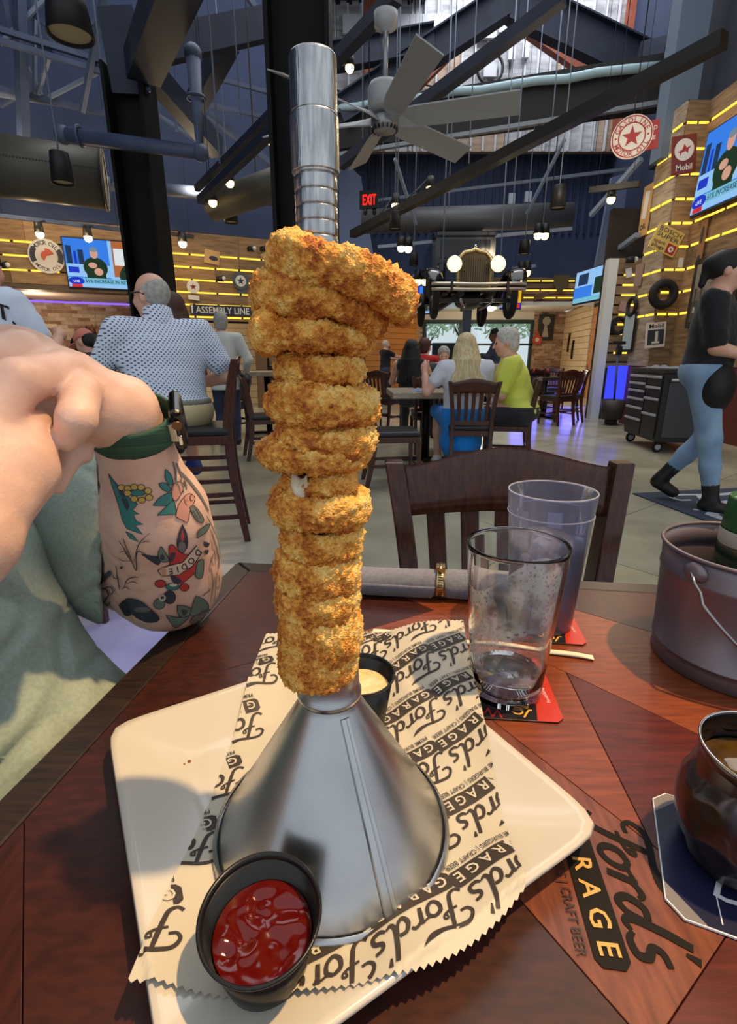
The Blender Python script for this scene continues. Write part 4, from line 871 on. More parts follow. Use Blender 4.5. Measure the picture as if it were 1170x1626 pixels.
beam('roof_brace', 'rust-red brace falling left behind the ceiling fan blade', [(782, 18, 13.6), (650, 150, 13.6)], .2, .16, rust, 'brace')
beam('roof_brace', 'rust-red diagonal brace beside the far rust column', [(1045, -10, 13.8), (1012, 72, 13.8)], .14, .14, rust, 'brace')
fb = beam('fascia_beam', 'long black fascia beam crossing behind the ceiling fan', [(400, 228, 13.6), (1062, 131, 10.7)], .3, .78, M('fascia_black', (20, 19, 20), .7))
P0, P1 = PY(400, 190, 13.4), PY(1050, 103, 10.55); mb = MB(); mb.tube([P0.lerp(P1, k / 16) + V((0, 0, .02 * math.sin(k * 2.3))) for k in range(17)], .075, 8)
tag(mb.build('wrapped_pipe', M('pale_wrap', (150, 176, 186), .5)), 'pale wrapped pipe along the top edge of the black fascia beam', 'pipe')
tag(MB().bar(PY(400, 268, 13.3), PY(1050, 163, 10.5), .1, .07, up=(0, 0, 1)).build('fascia_trim', M('pale_grey_trim', (120, 126, 132), .5)), 'pale metal trim along the bottom of the black fascia beam', 'trim')
# left: truss of thin bars
tr = thing('roof_truss', 'open blue-grey web truss under the roof at upper left', 'truss', PY(100, 100, 9))
for a, b, w in (((-30, 38, 8.6), (210, 112, 9.6), .07), ((-30, 55, 8.6), (205, 128, 9.6), .07), ((-30, 135, 9.2), (190, 185, 9.8), .08), ((-30, 146, 9.2), (95, 166, 9.6), .05), ((30, -20, 9), (38, 225, 9.2), .13), ((5, -20, 9), (28, 95, 9.2), .07), ((55, -20, 9.3), (55, 150, 9.4), .05), ((72, 70, 9.2), (195, 15, 9.4), .06), ((32, 5, 9.2), (170, 120, 9.4), .06), ((85, 65, 9.2), (60, 150, 9.4), .05), ((165, -10, 9.0), (130, 178, 9.4), .07), ((78, 155, 9.4), (175, 105, 9.6), .05), ((40, 100, 9.4), (65, 150, 9.4), .05), ((0, 70, 9), (70, 0, 9.2), .05), ((0, 168, 9.4), (30, 150, 9.4), .06)):
    MB().bar(PY(*a), PY(*b), w, up=(0, 0, 1)).build('truss_bar', steelb if w > .05 else pale_steel, tr)
MB().box(PY(72, 72, 9.1), (.2, .12, .2)).build('node_plate', steelb, tr)
tr = thing('roof_truss', 'dim roof truss bars seen between the left and centre columns', 'truss', PY(350, 130, 10))
for a, b, w in (((345, 125, 10), (440, 150, 10.4), .06), ((325, 165, 10), (430, 188, 10.4), .06), ((240, 175, 10), (330, 235, 10.6), .05), ((330, 180, 10.2), (430, 260, 10.8), .1), ((390, -10, 9.8), (440, 60, 10), .08), ((255, 150, 10), (250, 190, 10), .04), ((278, 185, 10), (280, 208, 10), .04)): MB().bar(PY(*a), PY(*b), w, up=(0, 0, 1)).build('truss_bar', steelb, tr)
dp = pipe('drain_pipe', 'fat blue-grey pipe bending up beside the left steel column', [(100, 214, 7.0), (318, 242, 7.0), (306, 85, 7.0)], .085, steelb)
p = PY(127, 216, 7.0)
for q in (PY(311, 155, 7.0), p): MB().torus(q, .1, .018, 20, 6, Matrix.Identity(3) if q is not p else Matrix.Rotation(PI / 2, 3, 'Y')).build('pipe_clamp', steelb, dp)
pipe('long_pipe', 'straight blue-grey pipe running behind the left column', [(170, 292, 9.6), (440, 318, 10.6)], .1, steelb)
d0, d1 = PY(-60, 255, 7.6), PY(166, 286, 8.2); du = thing('spiral_duct', 'large dull olive-grey air duct at the left edge', 'duct', d0)
MB().cyl(d0, d1, .37, n=40).build('duct_shell', M('duct_olive', (88, 84, 76), .5, .3), du); MB().torus(d1, .372, .02, 40, 6, V((0, 0, 1)).rotation_difference(d1 - d0).to_matrix()).build('end_ring', M('duct_ring', (104, 100, 92), .5, .3), du)
mb = MB(); dd = (d1 - d0).normalized(); q = V((0, -1, 0)) - dd * (-dd.y); q.normalize()
for k in range(46): mb.cyl(d0.lerp(d1, k / 46) + q * .368 + V((0, 0, .03)), d0.lerp(d1, k / 46) + q * .373 + V((0, 0, .03)), .012, n=6)
o = mb.build('vent_holes', blk, du); o['kind'] = 'stuff'
d0, d1 = PY(575, 352, 12.4), PY(908, 342, 12.0); tag(MB().cyl(d0, d1, .24, n=28).cyl(d0.lerp(d1, .1), V((*d0.lerp(d1, .1).xy, 9.02)), .012, n=5).cyl(d0.lerp(d1, .9), V((*d0.lerp(d1, .9).xy, 9.02)), .012, n=5).build('air_duct', M('duct_grey', (92, 94, 98), .5, .3)), 'long grey round air duct above the hanging car', 'duct')
d0, d1 = PY(300, 265, 8.4), PY(445, 205, 7.6); tag(MB().cyl(d0 + V((.3, 0, -.5)), d1 + V((.3, 0, -.5)), .2, n=28).cyl(d0.lerp(d1, .5) + V((.3, 0, -.5)), V((*(d0.lerp(d1, .5) + V((.3, 0, 0))).xy, 9.02)), .01, n=5).build('air_duct', M('duct_olive', (88, 84, 76), .5, .3)), 'dark round duct end beside the centre column', 'duct')
# rails with lamps
bulb = glow('warm_bulb', (255, 214, 130), 9.0); dim = glow('pale_bulb', (255, 236, 200), 5.0)
def track(label, p0, p1, lamps, group=None, w=.06, m=None, light=0):
    a, b = PY(*p0), PY(*p1); t = thing('light_track', label, 'light track', a); MB().bar(a, b, w, w, up=(0, 0, 1)).build('rail', m or blk, t)
    for k in (.15, .85):
        e = a.lerp(b, k)
        if e.z < 8.8 and e.y < 14.5: MB().cyl(e, V((e.x, e.y, 9.02)), .004, n=5).build('hanger_rod', steeld, t)
    for px, py, Y, k in lamps:
        q = PY(px, py, Y); s = .05 * Y / 8; c = MB(); c.cyl(q + V((0, 0, s * 3)), q + V((0, 0, s * .4)), s * 1.0, s * 1.3); h = c.build('lamp_head', blk, t)
        MB().ball(q, s * 1.15, 10).build('bulb', bulb if k else dim, h)
        fr = max(0, min(1, (px - p0[0]) / ((p1[0] - p0[0]) or 1))); r = a.lerp(b, fr); MB().cyl(q + V((0, 0, s * 3)), r, .012, n=6).build('stem', blk, h)
        if light: lamp('track_lamp_light', 'POINT', q + V((0, -.25, -.15)), light, WARM, .06)
    return t
track('blue-grey light rail along the top of the left plank wall', (-40, 338, 9.2), (222, 368, 10.4), [(63, 372, 9.2, 0), (140, 378, 9.6, 0)], m=steelb, light=14)
track('short light rail right of the left steel column', (262, 370, 10.6), (308, 376, 10.8), [(290, 387, 10.6, 0)], light=14)
track('steep dark light rail nearest the centre column on its left', (318, 318, 7.6), (470, 170, 5.6), [(365, 291, 7.2, 1), (433, 228, 6.4, 1)], w=.09, m=steeld)
track('second steep dark rail beside the first, left of the centre column', (312, 300, 8.0), (470, 140, 6.0), [(338, 322, 7.8, 1)], w=.07, m=steeld)
track('long black light rail rising right, past the round red star sign', (560, 372, 11.0), (1150, 62, 5.4), [(628, 327, 10.4, 1), (683, 300, 9.8, 1)], w=.13)
track('navy steel bar rising right behind the fan blade', (540, 262, 9.0), (895, -5, 6.6), [], w=.13, m=steeld)
track('dark rail rising right from behind the spout top', (520, 108, 8), (630, -8, 7), [(555, 108, 8, 1)], w=.14, m=steeld)
track('far grey rail above the hanging car', (600, 392, 12.2), (908, 363, 11.6), [(637, 394, 11.9, 0), (648, 395, 11.9, 0), (854, 374, 11.6, 1), (865, 374, 11.6, 1)], m=pale_steel, light=0)
track('long pale rail high on the far corrugated wall', (600, 318, 13.6), (1000, 268, 12.2), [], m=pale_steel)
track('short black rail in front of the pale far wall return', (937, 302, 9.2), (1016, 292, 8.6), [(970, 317, 9.0, 1)], w=.08)
track('small rail right of the hanging car', (812, 427, 12.4), (850, 422, 12.4), [(827, 434, 12.4, 1), (836, 433, 12.4, 1)], m=pale_steel)
track('small rail left of the hanging car', (655, 438, 12.6), (690, 436, 12.6), [(663, 447, 12.6, 1), (675, 447, 12.6, 1)], m=pale_steel)
beam('loose_strut', 'thin pale strut slanting down to the far grey duct', [(897, 220, 10.5), (836, 340, 11.5)], .05, .05, pale_steel, 'strut'); beam('loose_strut', 'thin pale strut slanting beside the exit sign', [(627, 252, 10.5), (660, 356, 11.5)], .05, .05, pale_steel, 'strut'); beam('wall_strut', 'pale strut rising to the corner of the right plank wall', [(938, 342, 10), (1018, 252, 9)], .07, .07, pale_steel, 'strut'); beam('wall_strut', 'lower pale strut leading down from the right plank wall', [(968, 405, 10), (1012, 373, 9)], .07, .07, pale_steel, 'strut')
def pendant(label, px, py, Y, r, h, top):
    q = PY(px, py, Y); t = thing('pendant_lamp', label, 'pendant lamp', q); MB().lathe([(r * .78, h / 2), (r * .8, h * .48), (r, -h / 2), (r * .93, -h / 2), (r * .72, h * .4), (.001, h * .42)], q, 28).lathe([(.001, h / 2), (r * .78, h / 2)], q, 28).build('shade', blk, t)
    MB().cyl(q + V((0, 0, -h * .42)), q + V((0, 0, -h * .40)), r * .86, n=24).build('diffuser', M('frosted_lens', (176, 160, 134), .5), t); MB().cyl(q + V((0, 0, h / 2)), V((q.x, q.y, 9.02)), .009, n=6).build('cable', pale_steel, t); return t
pendant('black cylinder pendant lamp hanging before the left duct', 97, 267, 6.2, .115, .29, (55, 30, 6.6))
pendant('large dark pendant lamp at the top left, seen from below', 108, 24, 5.4, .19, .3, (108, -40, 5.6))
pendant('small black pendant lamp between the two black columns', 366, 338, 9.6, .12, .3, (340, 60, 9.4))
pendant('black pendant lamp just beneath the exit sign', 627, 350, 9.2, .10, .26, (627, 300, 9.2))
pendant('small black pendant lamp high left of the hanging car', 657, 412, 11.6, .1, .24, (657, 380, 11.8))
pendant('black pendant lamp hanging below the slanting strut', 887, 313, 9.6, .13, .34, (888, 240, 9.7))
pendant('small black pendant lamp high right of the hanging car', 833, 393, 11.4, .12, .26, (834, 350, 11.6))
for px, y0, y1, Y, lab in ((572, 0, 235, 9, 'first'), (627, 30, 330, 9.4, 'second'), (708, 230, 330, 10, 'third'), (740, 20, 260, 9.8, 'fourth'), (808, 235, 360, 10.6, 'fifth'), (858, 250, 355, 10.6, 'sixth'), (378, 20, 190, 8, 'left'), (345, 0, 260, 6.6, 'long left'), (170, 40, 205, 8, 'far left')):
    tag(MB().cyl(V((PY(px + 4, y1, Y).x, Y, 9.02)), PY(px + 4, y1, Y), .010, n=6).build('hanging_wire', pale_steel), lab + ' thin hanger wire counted from the spout outwards, under the roof', 'wire')
# ceiling fan
hub = PY(611, 196, 5.5); fan = thing('ceiling_fan', 'large grey six-bladed ceiling fan under the rafters', 'fan', hub); fg = M('fan_grey', (168, 168, 170), .5, .05); fl_ = M('fan_light_grey', (156, 156, 160), .35, .5)
MB().lathe([(.001, -.07), (.10, -.065), (.125, -.03), (.13, .03), (.09, .06)], hub, 32).build('hub', fl_, fan); mb = MB()
for k in range(18): a = k * PI / 9; mb.box(hub + V((.112 * math.cos(a), .112 * math.sin(a), -.05)), (.02, .012, .03), Matrix.Rotation(a, 3, 'Z'))
o = mb.build('hub_vents', blk, fan); o['kind'] = 'stuff'
MB().lathe([(.05, .08), (.155, .10), (.16, .26), (.14, .30), (.03, .32)], hub, 32).build('motor_housing', fg, fan); MB().cyl(hub + V((0, 0, .3)), hub + V((0, 0, .72)), .025).build('downrod', fl_, fan); MB().lathe([(.03, .68), (.1, .72), (.105, .82), (.06, .84)], hub, 24).build('ceiling_canopy', fg, fan)
for k in range(6):
    a = math.radians(43.5 + 60 * k); d = V((math.cos(a), math.sin(a), 0)); s = V((-d.y, d.x, 0)); tl = -.022
    MB().add([hub + d * r_ + s * (w_ * sg) + V((0, 0, .02 + tl * sg * 2.2 + tz)) for tz in (0, .012) for r_, w_ in ((.12, .05), (.3, .085), (1.2, .105)) for sg in (-1, 1)], [(0, 1, 3, 2), (2, 3, 5, 4), (6, 8, 9, 7), (8, 10, 11, 9), (0, 2, 8, 6), (2, 4, 10, 8), (4, 5, 11, 10), (5, 3, 9, 11), (3, 1, 7, 9), (1, 0, 6, 7)]).build('blade', fg, fan)
q = PY(584, 318, 8.6); ex = thing('exit_sign', 'hanging exit sign with glowing red letters near the centre column', 'sign', q); Mx = frame(q, (.98, -.2, 0), (0, 0, 1)); MB().prism([(-.12, -.12), (.16, -.12), (.16, .12), (-.12, .12)], up(Mx, 0), .04).build('case', blk, ex)
mb = MB(); put_text(mb, 'EXIT', frame(q + V((.02, -.045, -.07)), (.98, -.2, 0), (0, 0, 1)), .14, 0, .03, width=.21); mb.build('letters', glow('exit_red', (255, 30, 24), 2.5), ex, fix=False); MB().cyl(q + V((.02, .02, .12)), V((q.x + .02, q.y + .02, 9.02)), .010, n=6).build('hanger', blk, ex)
for dx in (-.04, .1): MB().cyl(q + V((dx, 0, -.12)), q + V((dx, -.06, -.19)), .03).build('emergency_lamp', blk, ex)
for px, py, Y, w, h, lab in ((812, 316, 14.8, .16, .24, 'left'), (838, 313, 14.8, .16, .24, 'right')):
    p = PY(px, py, Y); tag(MB().box(p, (w, .1, h)).build('wall_box', M('pale_box', (170, 178, 190), .5)), lab + ' one of two small pale electrical boxes on the far corrugated wall', 'box')
# ================================================================ CHAIRS AND TABLES
mah = wood('mahogany_chair', (58, 30, 22), (82, 44, 31), rough=.24, stretch=(14, 14, 2)); seatm = M('black_vinyl', (30, 30, 32), .4)
def sweep(mb, pts, w, d):
    vs = []
    for i, (x, y, z) in enumerate(pts):
        ww = w[i] if isinstance(w, (list, tuple)) else w; dd = d[i] if isinstance(d, (list, tuple)) else d
        vs += [(x - ww / 2, y - dd / 2, z), (x + ww / 2, y - dd / 2, z), (x + ww / 2, y + dd / 2, z), (x - ww / 2, y + dd / 2, z)]
    fs = [(3, 2, 1, 0)]; n = len(pts)
    for i in range(n - 1): fs += [(4 * i + j, 4 * i + (j + 1) % 4, 4 * i + 4 + (j + 1) % 4, 4 * i + 4 + j) for j in range(4)]
    fs.append((4 * n - 4, 4 * n - 3, 4 * n - 2, 4 * n - 1)); return mb.add(vs, fs)
def make_chair(name, label, sh=.45, th=.885, arch=.022, wt=.212, wb=.178, n_slat=5, fine=True, bar=False):
    t = thing(name, label, 'chair'); k = th - sh; B = .0035 if fine else .002
    for s in (-1, 1):
        pts = spline([(s * wb, -.255, 0), (s * wb, -.205, sh * .55), (s * wb, -.19, sh), (s * (wb + .004), -.205, sh + k * .35), (s * (wb + (wt - wb) * .5), -.228, sh + k * .7), (s * wt, -.255, th)], 4)
        sweep(MB(), [tuple(p) for p in pts], .036, [.036 + .02 * math.sin(PI * min(1, i / len(pts))) for i in range(len(pts))]).build('back_post', mah, t, bevel=B)
        sweep(MB(), [(s * .185, .19, 0), (s * .19, .19, sh - .05)], [.03, .04], [.03, .04]).build('front_leg', mah, t, bevel=B)
    zt, zb = th - .004, th - .105
    def rail(u, v):
        x = (u - .5) * 2; xx = x * (wt - .012) * (.955 + .045 * v); zz = zb + .006 * (1 - x * x) + (zt - zb + arch * (math.cos(x * PI) * .5 + .2)) * v; return V((xx, -.232 - .026 * v - .022 * (1 - x * x), zz))
    MB().grid(rail, 24, 4).build('top_rail', mah, t, solid=.022, bevel=B)
    for i in range(n_slat):
        x = (i - (n_slat - 1) / 2) / ((n_slat - 1) / 2) * (wb - .055); x2 = x * 1.12
        sweep(MB(), [(x, -.195, sh + .06), (x * 1.02, -.222, sh + k * .4), (x2, -.252, zb + .012)], [.030, .034, .036], .011).build('slat', mah, t, bevel=.002)
    MB().bar((-wb, -.195, sh + .06), (wb, -.195, sh + .06), .02, .04, up=(0, 0, 1)).build('lower_rail', mah, t, bevel=B)
    MB().box((0, 0, sh - .035), (.40, .40, .05)).build('seat_frame', mah, t, bevel=B)
    MB().box((0, .005, sh + .012), (.41, .405, .045)).build('seat', seatm, t, bevel=.018)
    for s in (-1, 1):
        for z in ((.19,) if not bar else (.16, .30, .46)): MB().bar((s * .185, .185, z), (s * wb, -.215, z), .018, .026, up=(0, 0, 1)).build('stretcher', mah, t)
    for y, z in ((.19, .17 if not bar else .22), (-.20, .24 if not bar else .34)): MB().bar((-.185, y, z), (.185, y, z), .018, .03, up=(0, 0, 1)).build('stretcher', mah, t)
    return t
CH = make_chair('dining_chair', 'dark mahogany slat-back chair facing our table, behind the glasses', th=.882, arch=.03, wt=.218, wb=.176)
CH.location = (.262, .70, 0); CH.rotation_euler = (0, 0, PI - .02)
def chair(x, y, deg, label, group=None):
    c = copy_tree(CH); c.location = (x, y, 0); c.rotation_euler = (0, 0, math.radians(deg)); c['label'] = label
    if group: c['group'] = group
    return c
p = PY(756, 640, 4.55); chair(p.x, 4.82, -4, 'mahogany slat-back chair the long-haired blonde sits on')
chair(.22, 4.42, -84, 'empty mahogany chair at the blonde woman\'s table, seen side on')
p = PY(850, 640, 5.05); chair(p.x - .24, 5.12, 78, 'mahogany chair under the man in the yellow-green shirt')
p = PZ(388, 728, 0); chair(p.x + .26, p.y + .1, -70, 'empty mahogany chair in front of the grey-haired standing woman')
p = PZ(345, 705, 0); chair(p.x, p.y + .7, 150, 'dim chair tucked beyond the bar chair, left of the standing woman')
chair(PY(680, 640, 6.2).x, 6.1, 0, 'chair at the far side of the blonde woman\'s table, back slats towards her'); chair(PY(612, 600, 8.2).x, 8.2, -30, 'slat-back chair under the standing waiter in the mask', 'far dining chairs')
for i, (px, Y, a, lab) in enumerate(((905, 9.2, 80, 'near dark chair at the right-hand dining table by the open floor'), (888, 8.7, 25, 'second dark chair at the right-hand dining table, back to the camera'), (868, 9.9, -70, 'third dark chair at the right-hand dining table, beside the yellow-green shirt'), (880, 11.2, 170, 'fourth dark chair at the far side of the right-hand dining table'))): chair(PY(px, 600, Y).x, Y, a, lab, 'chairs at the right-hand dining table')
BC = make_chair('bar_chair', 'tall mahogany bar chair with footrests under the man in the dotted shirt', sh=.66, th=1.07, bar=True, wt=.20)
BC.location = (-1.03, 3.03, 0); BC.rotation_euler = (0, 0, math.radians(103))
for i, (px, Y, lab) in enumerate(((966, 10.4, 'left one of two tall dark bar stools by the white post'), (982, 9.9, 'right one of two tall dark bar stools by the white post'))):
    c = copy_tree(BC); c.location = (PY(px, 600, Y).x, Y, 0); c.rotation_euler = (0, 0, .4 + i); c['label'] = lab; c['group'] = 'bar stools by the white post'
pale_wood = wood('pale_table_wood', (150, 132, 112), (186, 168, 146), rough=.4)
dkw = wood('dark_table_wood', (48, 38, 34), (66, 52, 44), rough=.4)
def far_table(label, x, y, w, d, rot, m, z=.755):
    t = thing('dining_table', label, 'table', (x, y, 0)); R = Matrix.Rotation(math.radians(rot), 3, 'Z')
    MB().box((x, y, z - .03), (w, d, .06), R).build('tabletop', m, t, bevel=.006); MB().cyl((x, y, .02), (x, y, z - .06), .045).build('pedestal', iron, t)
    MB().box((x, y, .02), (.6, .07, .03), R).box((x, y, .02), (.07, .6, .031), R).build('foot', iron, t); return t
tq = PY(640, 655, 5.3); T1 = far_table('pale-edged square table where the blonde woman sits', .62, 5.5, .80, .9, 2, pale_wood)
far_table('dark dining table in the open floor at right, ringed by four chairs', PY(872, 600, 9.6).x, 9.8, .9, .9, 20, dkw)
far_table('pale wooden table end behind the standing grey-haired woman', PY(425, 625, 7.6).x, 7.6, .8, .8, 10, pale_wood, .9)
far_table('dark high bar table by the white post at right', PY(975, 600, 10.4).x + .35, 10.6, .7, .7, 0, pale_wood, 1.05)
far_table('long dark dining table under the far window', 2.6, 11.5, 2.2, .8, 0, dkw); far_table('dark bar table in front of the man in the dotted shirt', -1.75, 3.25, .8, .8, 10, dkw, 1.0)
cloth_b = M('pale_blue_cloth', (150, 164, 190), .9); o = MB().grid(lambda u, v: V((.42 + .2 * u, 5.16 + .1 * v, .757 + .03 * math.sin(PI * u) * math.sin(PI * v) + .012 * noise.noise(V((u * 5, v * 4, 1))))), 14, 10).build('napkin_bundle', cloth_b, solid=.004); tag(o, 'crumpled pale blue napkin on the pale-edged far table', 'napkin')
for i, (px, py, Y, lab) in enumerate(((738, 0, 0, ''),)): pass
for i, (dx, lab) in enumerate(((-.25, 'left'), (.0, 'middle'), (.25, 'right'))):
    q = PY(872, 590, 9.6); c = thing('place_setting', lab + ' of three dark caddies on the right-hand dining table', 'caddy', (q.x + dx, 9.7, .755)); MB().box((q.x + dx, 9.7, .79), (.1, .07, .07)).build('caddy_box', iron, c, bevel=.006); MB().cyl((q.x + dx, 9.7, .82), (q.x + dx, 9.7, .90), .025, .018).build('bottle', M('caddy_bottle', (150, 60, 40), .4), c)
# ================================================================ SCREENS
def tv(label, Mx, w, h, kind):
    t = thing('television', label, 'television', Mx.translation); MB().prism([(-w / 2 - .02, -h / 2 - .03), (w / 2 + .02, -h / 2 - .03), (w / 2 + .02, h / 2 + .02), (-w / 2 - .02, h / 2 + .02)], Matrix.Translation(Mx.col[2].xyz * -.05) @ Mx, .048).build('case', blk, t, bevel=.006); MB().prism([(-.12, -.12), (.12, -.12), (.12, .12), (-.12, .12)], Matrix.Translation(Mx.col[2].xyz * -.36) @ Mx, .32).build('wall_bracket', blk, t)
    cols = dict(b=(60, 130, 235), lb=(150, 200, 245), db=(40, 60, 200), o=(178, 104, 62), w=(225, 230, 235), g=(36, 58, 40), sk=(214, 160, 138), gr=(120, 140, 150), tick=(120, 190, 215), y=(236, 178, 30), r=(220, 50, 50), dk=(40, 60, 90), br=(150, 120, 90), wh=(245, 245, 245))
    names = list(cols); ms = [glow('screen_' + n, cols[n], .95) for n in names]; mb = MB(); lv = [0]
    def R_(x0, y0, x1, y1, c): lv[0] += 1; e = .0006 * lv[0]; mb.add([Mx @ V(((x - .5) * w, (y - .5) * h, e)) for x, y in ((x0, y0), (x1, y0), (x1, y1), (x0, y1))], [(0, 1, 2, 3)], mi=names.index(c))
    def E_(cx, cy, rx, ry, c, n=20): lv[0] += 1; e = .0006 * lv[0]; mb.add([Mx @ V(((cx - .5 + rx * math.cos(2 * PI * i / n)) * w, (min(1, max(0, cy + ry * math.sin(2 * PI * i / n))) - .5) * h, e)) for i in range(n)], [list(range(n))], mi=names.index(c))
    if kind == 'news':
        R_(0, 0, .5, 1, 'b'); R_(.5, 0, 1, 1, 'lb'); R_(.54, .25, 1, 1, 'o'); R_(.02, .45, .08, .85, 'dk'); R_(.1, .45, .13, .75, 'db'); R_(.15, .45, .21, .78, 'dk'); R_(0, .22, .5, .48, 'lb'); R_(.02, .3, .14, .42, 'db'); R_(.56, .5, .68, .85, 'w'); R_(.88, .45, 1, .82, 'w')
        E_(.33, .42, .14, .22, 'g'); R_(.22, .2, .44, .42, 'g'); E_(.33, .72, .045, .11, 'sk'); E_(.33, .80, .045, .05, 'gr'); E_(.3, .47, .05, .06, 'sk'); E_(.36, .34, .05, .08, 'sk')
        E_(.78, .25, .18, .32, 'g'); R_(.79, .2, .97, .42, 'gr'); E_(.78, .62, .07, .2, 'sk'); E_(.78, .8, .07, .06, 'br'); E_(.80, .44, .04, .08, 'w')
        R_(.0, .08, 1, .2, 'tick'); R_(0, 0, 1, .08, 'lb'); E_(.09, .13, .09, .08, 'db'); R_(.03, .0, .15, .06, 'r'); lv[0] += 1; put_text(mb, '61% INCREASE IN RETURNS WITH', Mx @ Matrix.Translation(((.58 - .5) * w, (.105 - .5) * h, .0006 * lv[0])), h * .07, names.index('dk'), .02, width=w * .78); put_text(mb, 'LIVE', Mx @ Matrix.Translation(((.09 - .5) * w, (.1 - .5) * h, .0006 * lv[0])), h * .05, names.index('wh'), .02)
    elif kind == 'blue':
        R_(0, 0, 1, 1, 'b'); R_(0, 0, 1, .2, 'lb'); E_(.55, .45, .22, .3, 'dk'); E_(.55, .72, .09, .12, 'sk'); E_(.5, .42, .08, .1, 'w'); R_(.1, .6, .2, 1, 'db')
    elif kind == 'yellow': R_(0, 0, 1, 1, 'y'); R_(0, 0, 1, .2, 'db'); R_(.5, .03, .6, .22, 'w'); E_(.6, .24, .2, .03, 'dk'); R_(.8, .02, .95, .16, 'r')
    else: R_(0, 0, 1, 1, 'lb'); R_(.0, 0, .55, .5, 'b'); R_(.6, .2, .95, .7, 'g'); R_(0, 0, 1, .15, 'tick'); R_(.1, .55, .4, .9, 'dk')
    mb.build('screen', ms, t, fix=False); return t
a = WL.hit(97, 380); b = WL.hit(105, 456); t0 = (a - WL.a).dot(WL.d); wtv = 1.46; zt, zb = a.z, b.z
Mx = frame(WL.at(t0 + wtv / 2 + .03, (zt + zb) / 2, .17), WL.d, V((0, 0, 1)) - WL.n * -.10); tv('wide television showing two speakers, on the left plank wall behind the column', Mx, wtv, zt - zb, 'news')
q = PX(1094, 343, 4.55); q2 = PX(1101, 222, 4.55); L_ = 1.75; hz = q2.z - q.z
Mx = frame(V((4.6, q.y - L_ / 2, (q.z + q2.z) / 2)), (0, -1, 0), (.06, 0, 1)); tv('wide television high on the right plank wall, cut by the picture edge', Mx, L_, hz, 'news')
Mx = frame(PY(675, 476, 14.7), (1, 0, 0), (0, 0, 1)); tv('small blue-lit television left of the hanging car', Mx, .52, .68, 'blue')
Mx = frame(PY(812, 467, 14.7), (1, 0, 0), (0, 0, 1)); tv('small television with a yellow picture right of the hanging car', Mx, .54, .72, 'yellow')
q = PY(938, 452, 11.2); Mx = frame(q, (.12, -1, 0), (0.05, 0, 1)); MB; tv('television seen edge-on above the orange door', Mx, 1.3, .62, 'green')
# ================================================================ SIGNS AND WALL ITEMS
red_s = M('sign_red', (160, 44, 44), .45); wht_s = M('sign_white', (214, 208, 198), .45); drk_s = M('sign_dark', (52, 54, 62), .5); yel_s = M('sign_yellow', (206, 176, 96), .5); brn_s = M('sign_maroon', (112, 48, 40), .5); navy_s = M('sign_navy', (34, 44, 66), .45); tan_s = M('sign_tan', (190, 150, 96), .55)
def disc(mb, Mx, r0, r1, z, mi, n=40, a0=0, a1=2 * PI):
    vs = []
    for i in range(n + 1): a = a0 + (a1 - a0) * i / n; vs += [Mx @ V((r0 * math.cos(a), r0 * math.sin(a), z)), Mx @ V((r1 * math.cos(a), r1 * math.sin(a), z))]
    mb.add(vs, [(2 * i, 2 * i + 1, 2 * i + 3, 2 * i + 2) for i in range(n)], mi=mi)
def arc_text(mb, s, Mx, r, h, mi, mid, span, top=True, z=.001):
    n = len(s)
    for i, ch in enumerate(s):
        if ch == ' ': continue
        f = (i / (n - 1) - .5) if n > 1 else 0; a = mid - f * span if top else mid + f * span
        M2 = Mx @ Matrix.Rotation(a, 4, 'Z') @ Matrix.Translation((r, 0, z)) @ Matrix.Rotation(-PI / 2 if top else PI / 2, 4, 'Z') @ Matrix.Translation((0, -h / 2, 0)); put_text(mb, ch, M2, h, mi, .02)
def star(mb, Mx, r, z, mi): mb.add([Mx @ V((0, 0, z))] + [Mx @ V(((r if i % 2 == 0 else r * .4) * math.cos(PI / 2 + i * PI / 5), (r if i % 2 == 0 else r * .4) * math.sin(PI / 2 + i * PI / 5), z)) for i in range(10)], [(0, i + 1, (i + 1) % 10 + 1) for i in range(10)], mi=mi)
def plate_sign(name, label, Mx, w, h, mats, cat='sign', d=.02):
    t = thing(name, label, cat, Mx.translation); MB().prism([(-w / 2, -h / 2), (w / 2, -h / 2), (w / 2, h / 2), (-w / 2, h / 2)], Matrix.Translation(Mx.col[2].xyz * -d) @ Mx, d).build('panel', mats[0], t, bevel=.003); return t
def wallm(W_, px, py, o=.06, rot=0.0): return W_.mx(*W_.st(px, py), o) @ Matrix.Rotation(math.radians(rot), 4, 'Z')
# round motor-oil sign, left wall
Mx = wallm(WL, 75, 408, .08); r = .29; t = thing('round_sign', 'round cream motor oil sign with dark ring, left of the left television', 'sign', Mx.translation); MB().prism([(r * math.cos(2 * PI * i / 40), r * math.sin(2 * PI * i / 40)) for i in range(40)], Matrix.Translation(Mx.col[2].xyz * -.03) @ Mx, .03).build('panel', wht_s, t)
mb = MB(); disc(mb, Mx, r * .62, r * .92, .002, 0, 12, -.5, .55); disc(mb, Mx, r * .62, r * .92, .002, 0, 12, 2.5, 3.6); arc_text(mb, 'MOTOR OIL', Mx, r * .77, r * .24, 0, PI / 2, 1.7, True, .003); arc_text(mb, 'MOTOR OIL', Mx, r * .77, r * .2, 0, -PI / 2, 1.7, False, .003); disc(mb, Mx, 0.0, r * .33, .003, 1, 6, .4, 4.2); disc(mb, Mx, .02, r * .45, .0025, 1, 5, .3, 1.7); mb.build('lettering', [drk_s, M('sign_orange', (200, 92, 60), .5)], t, fix=False)
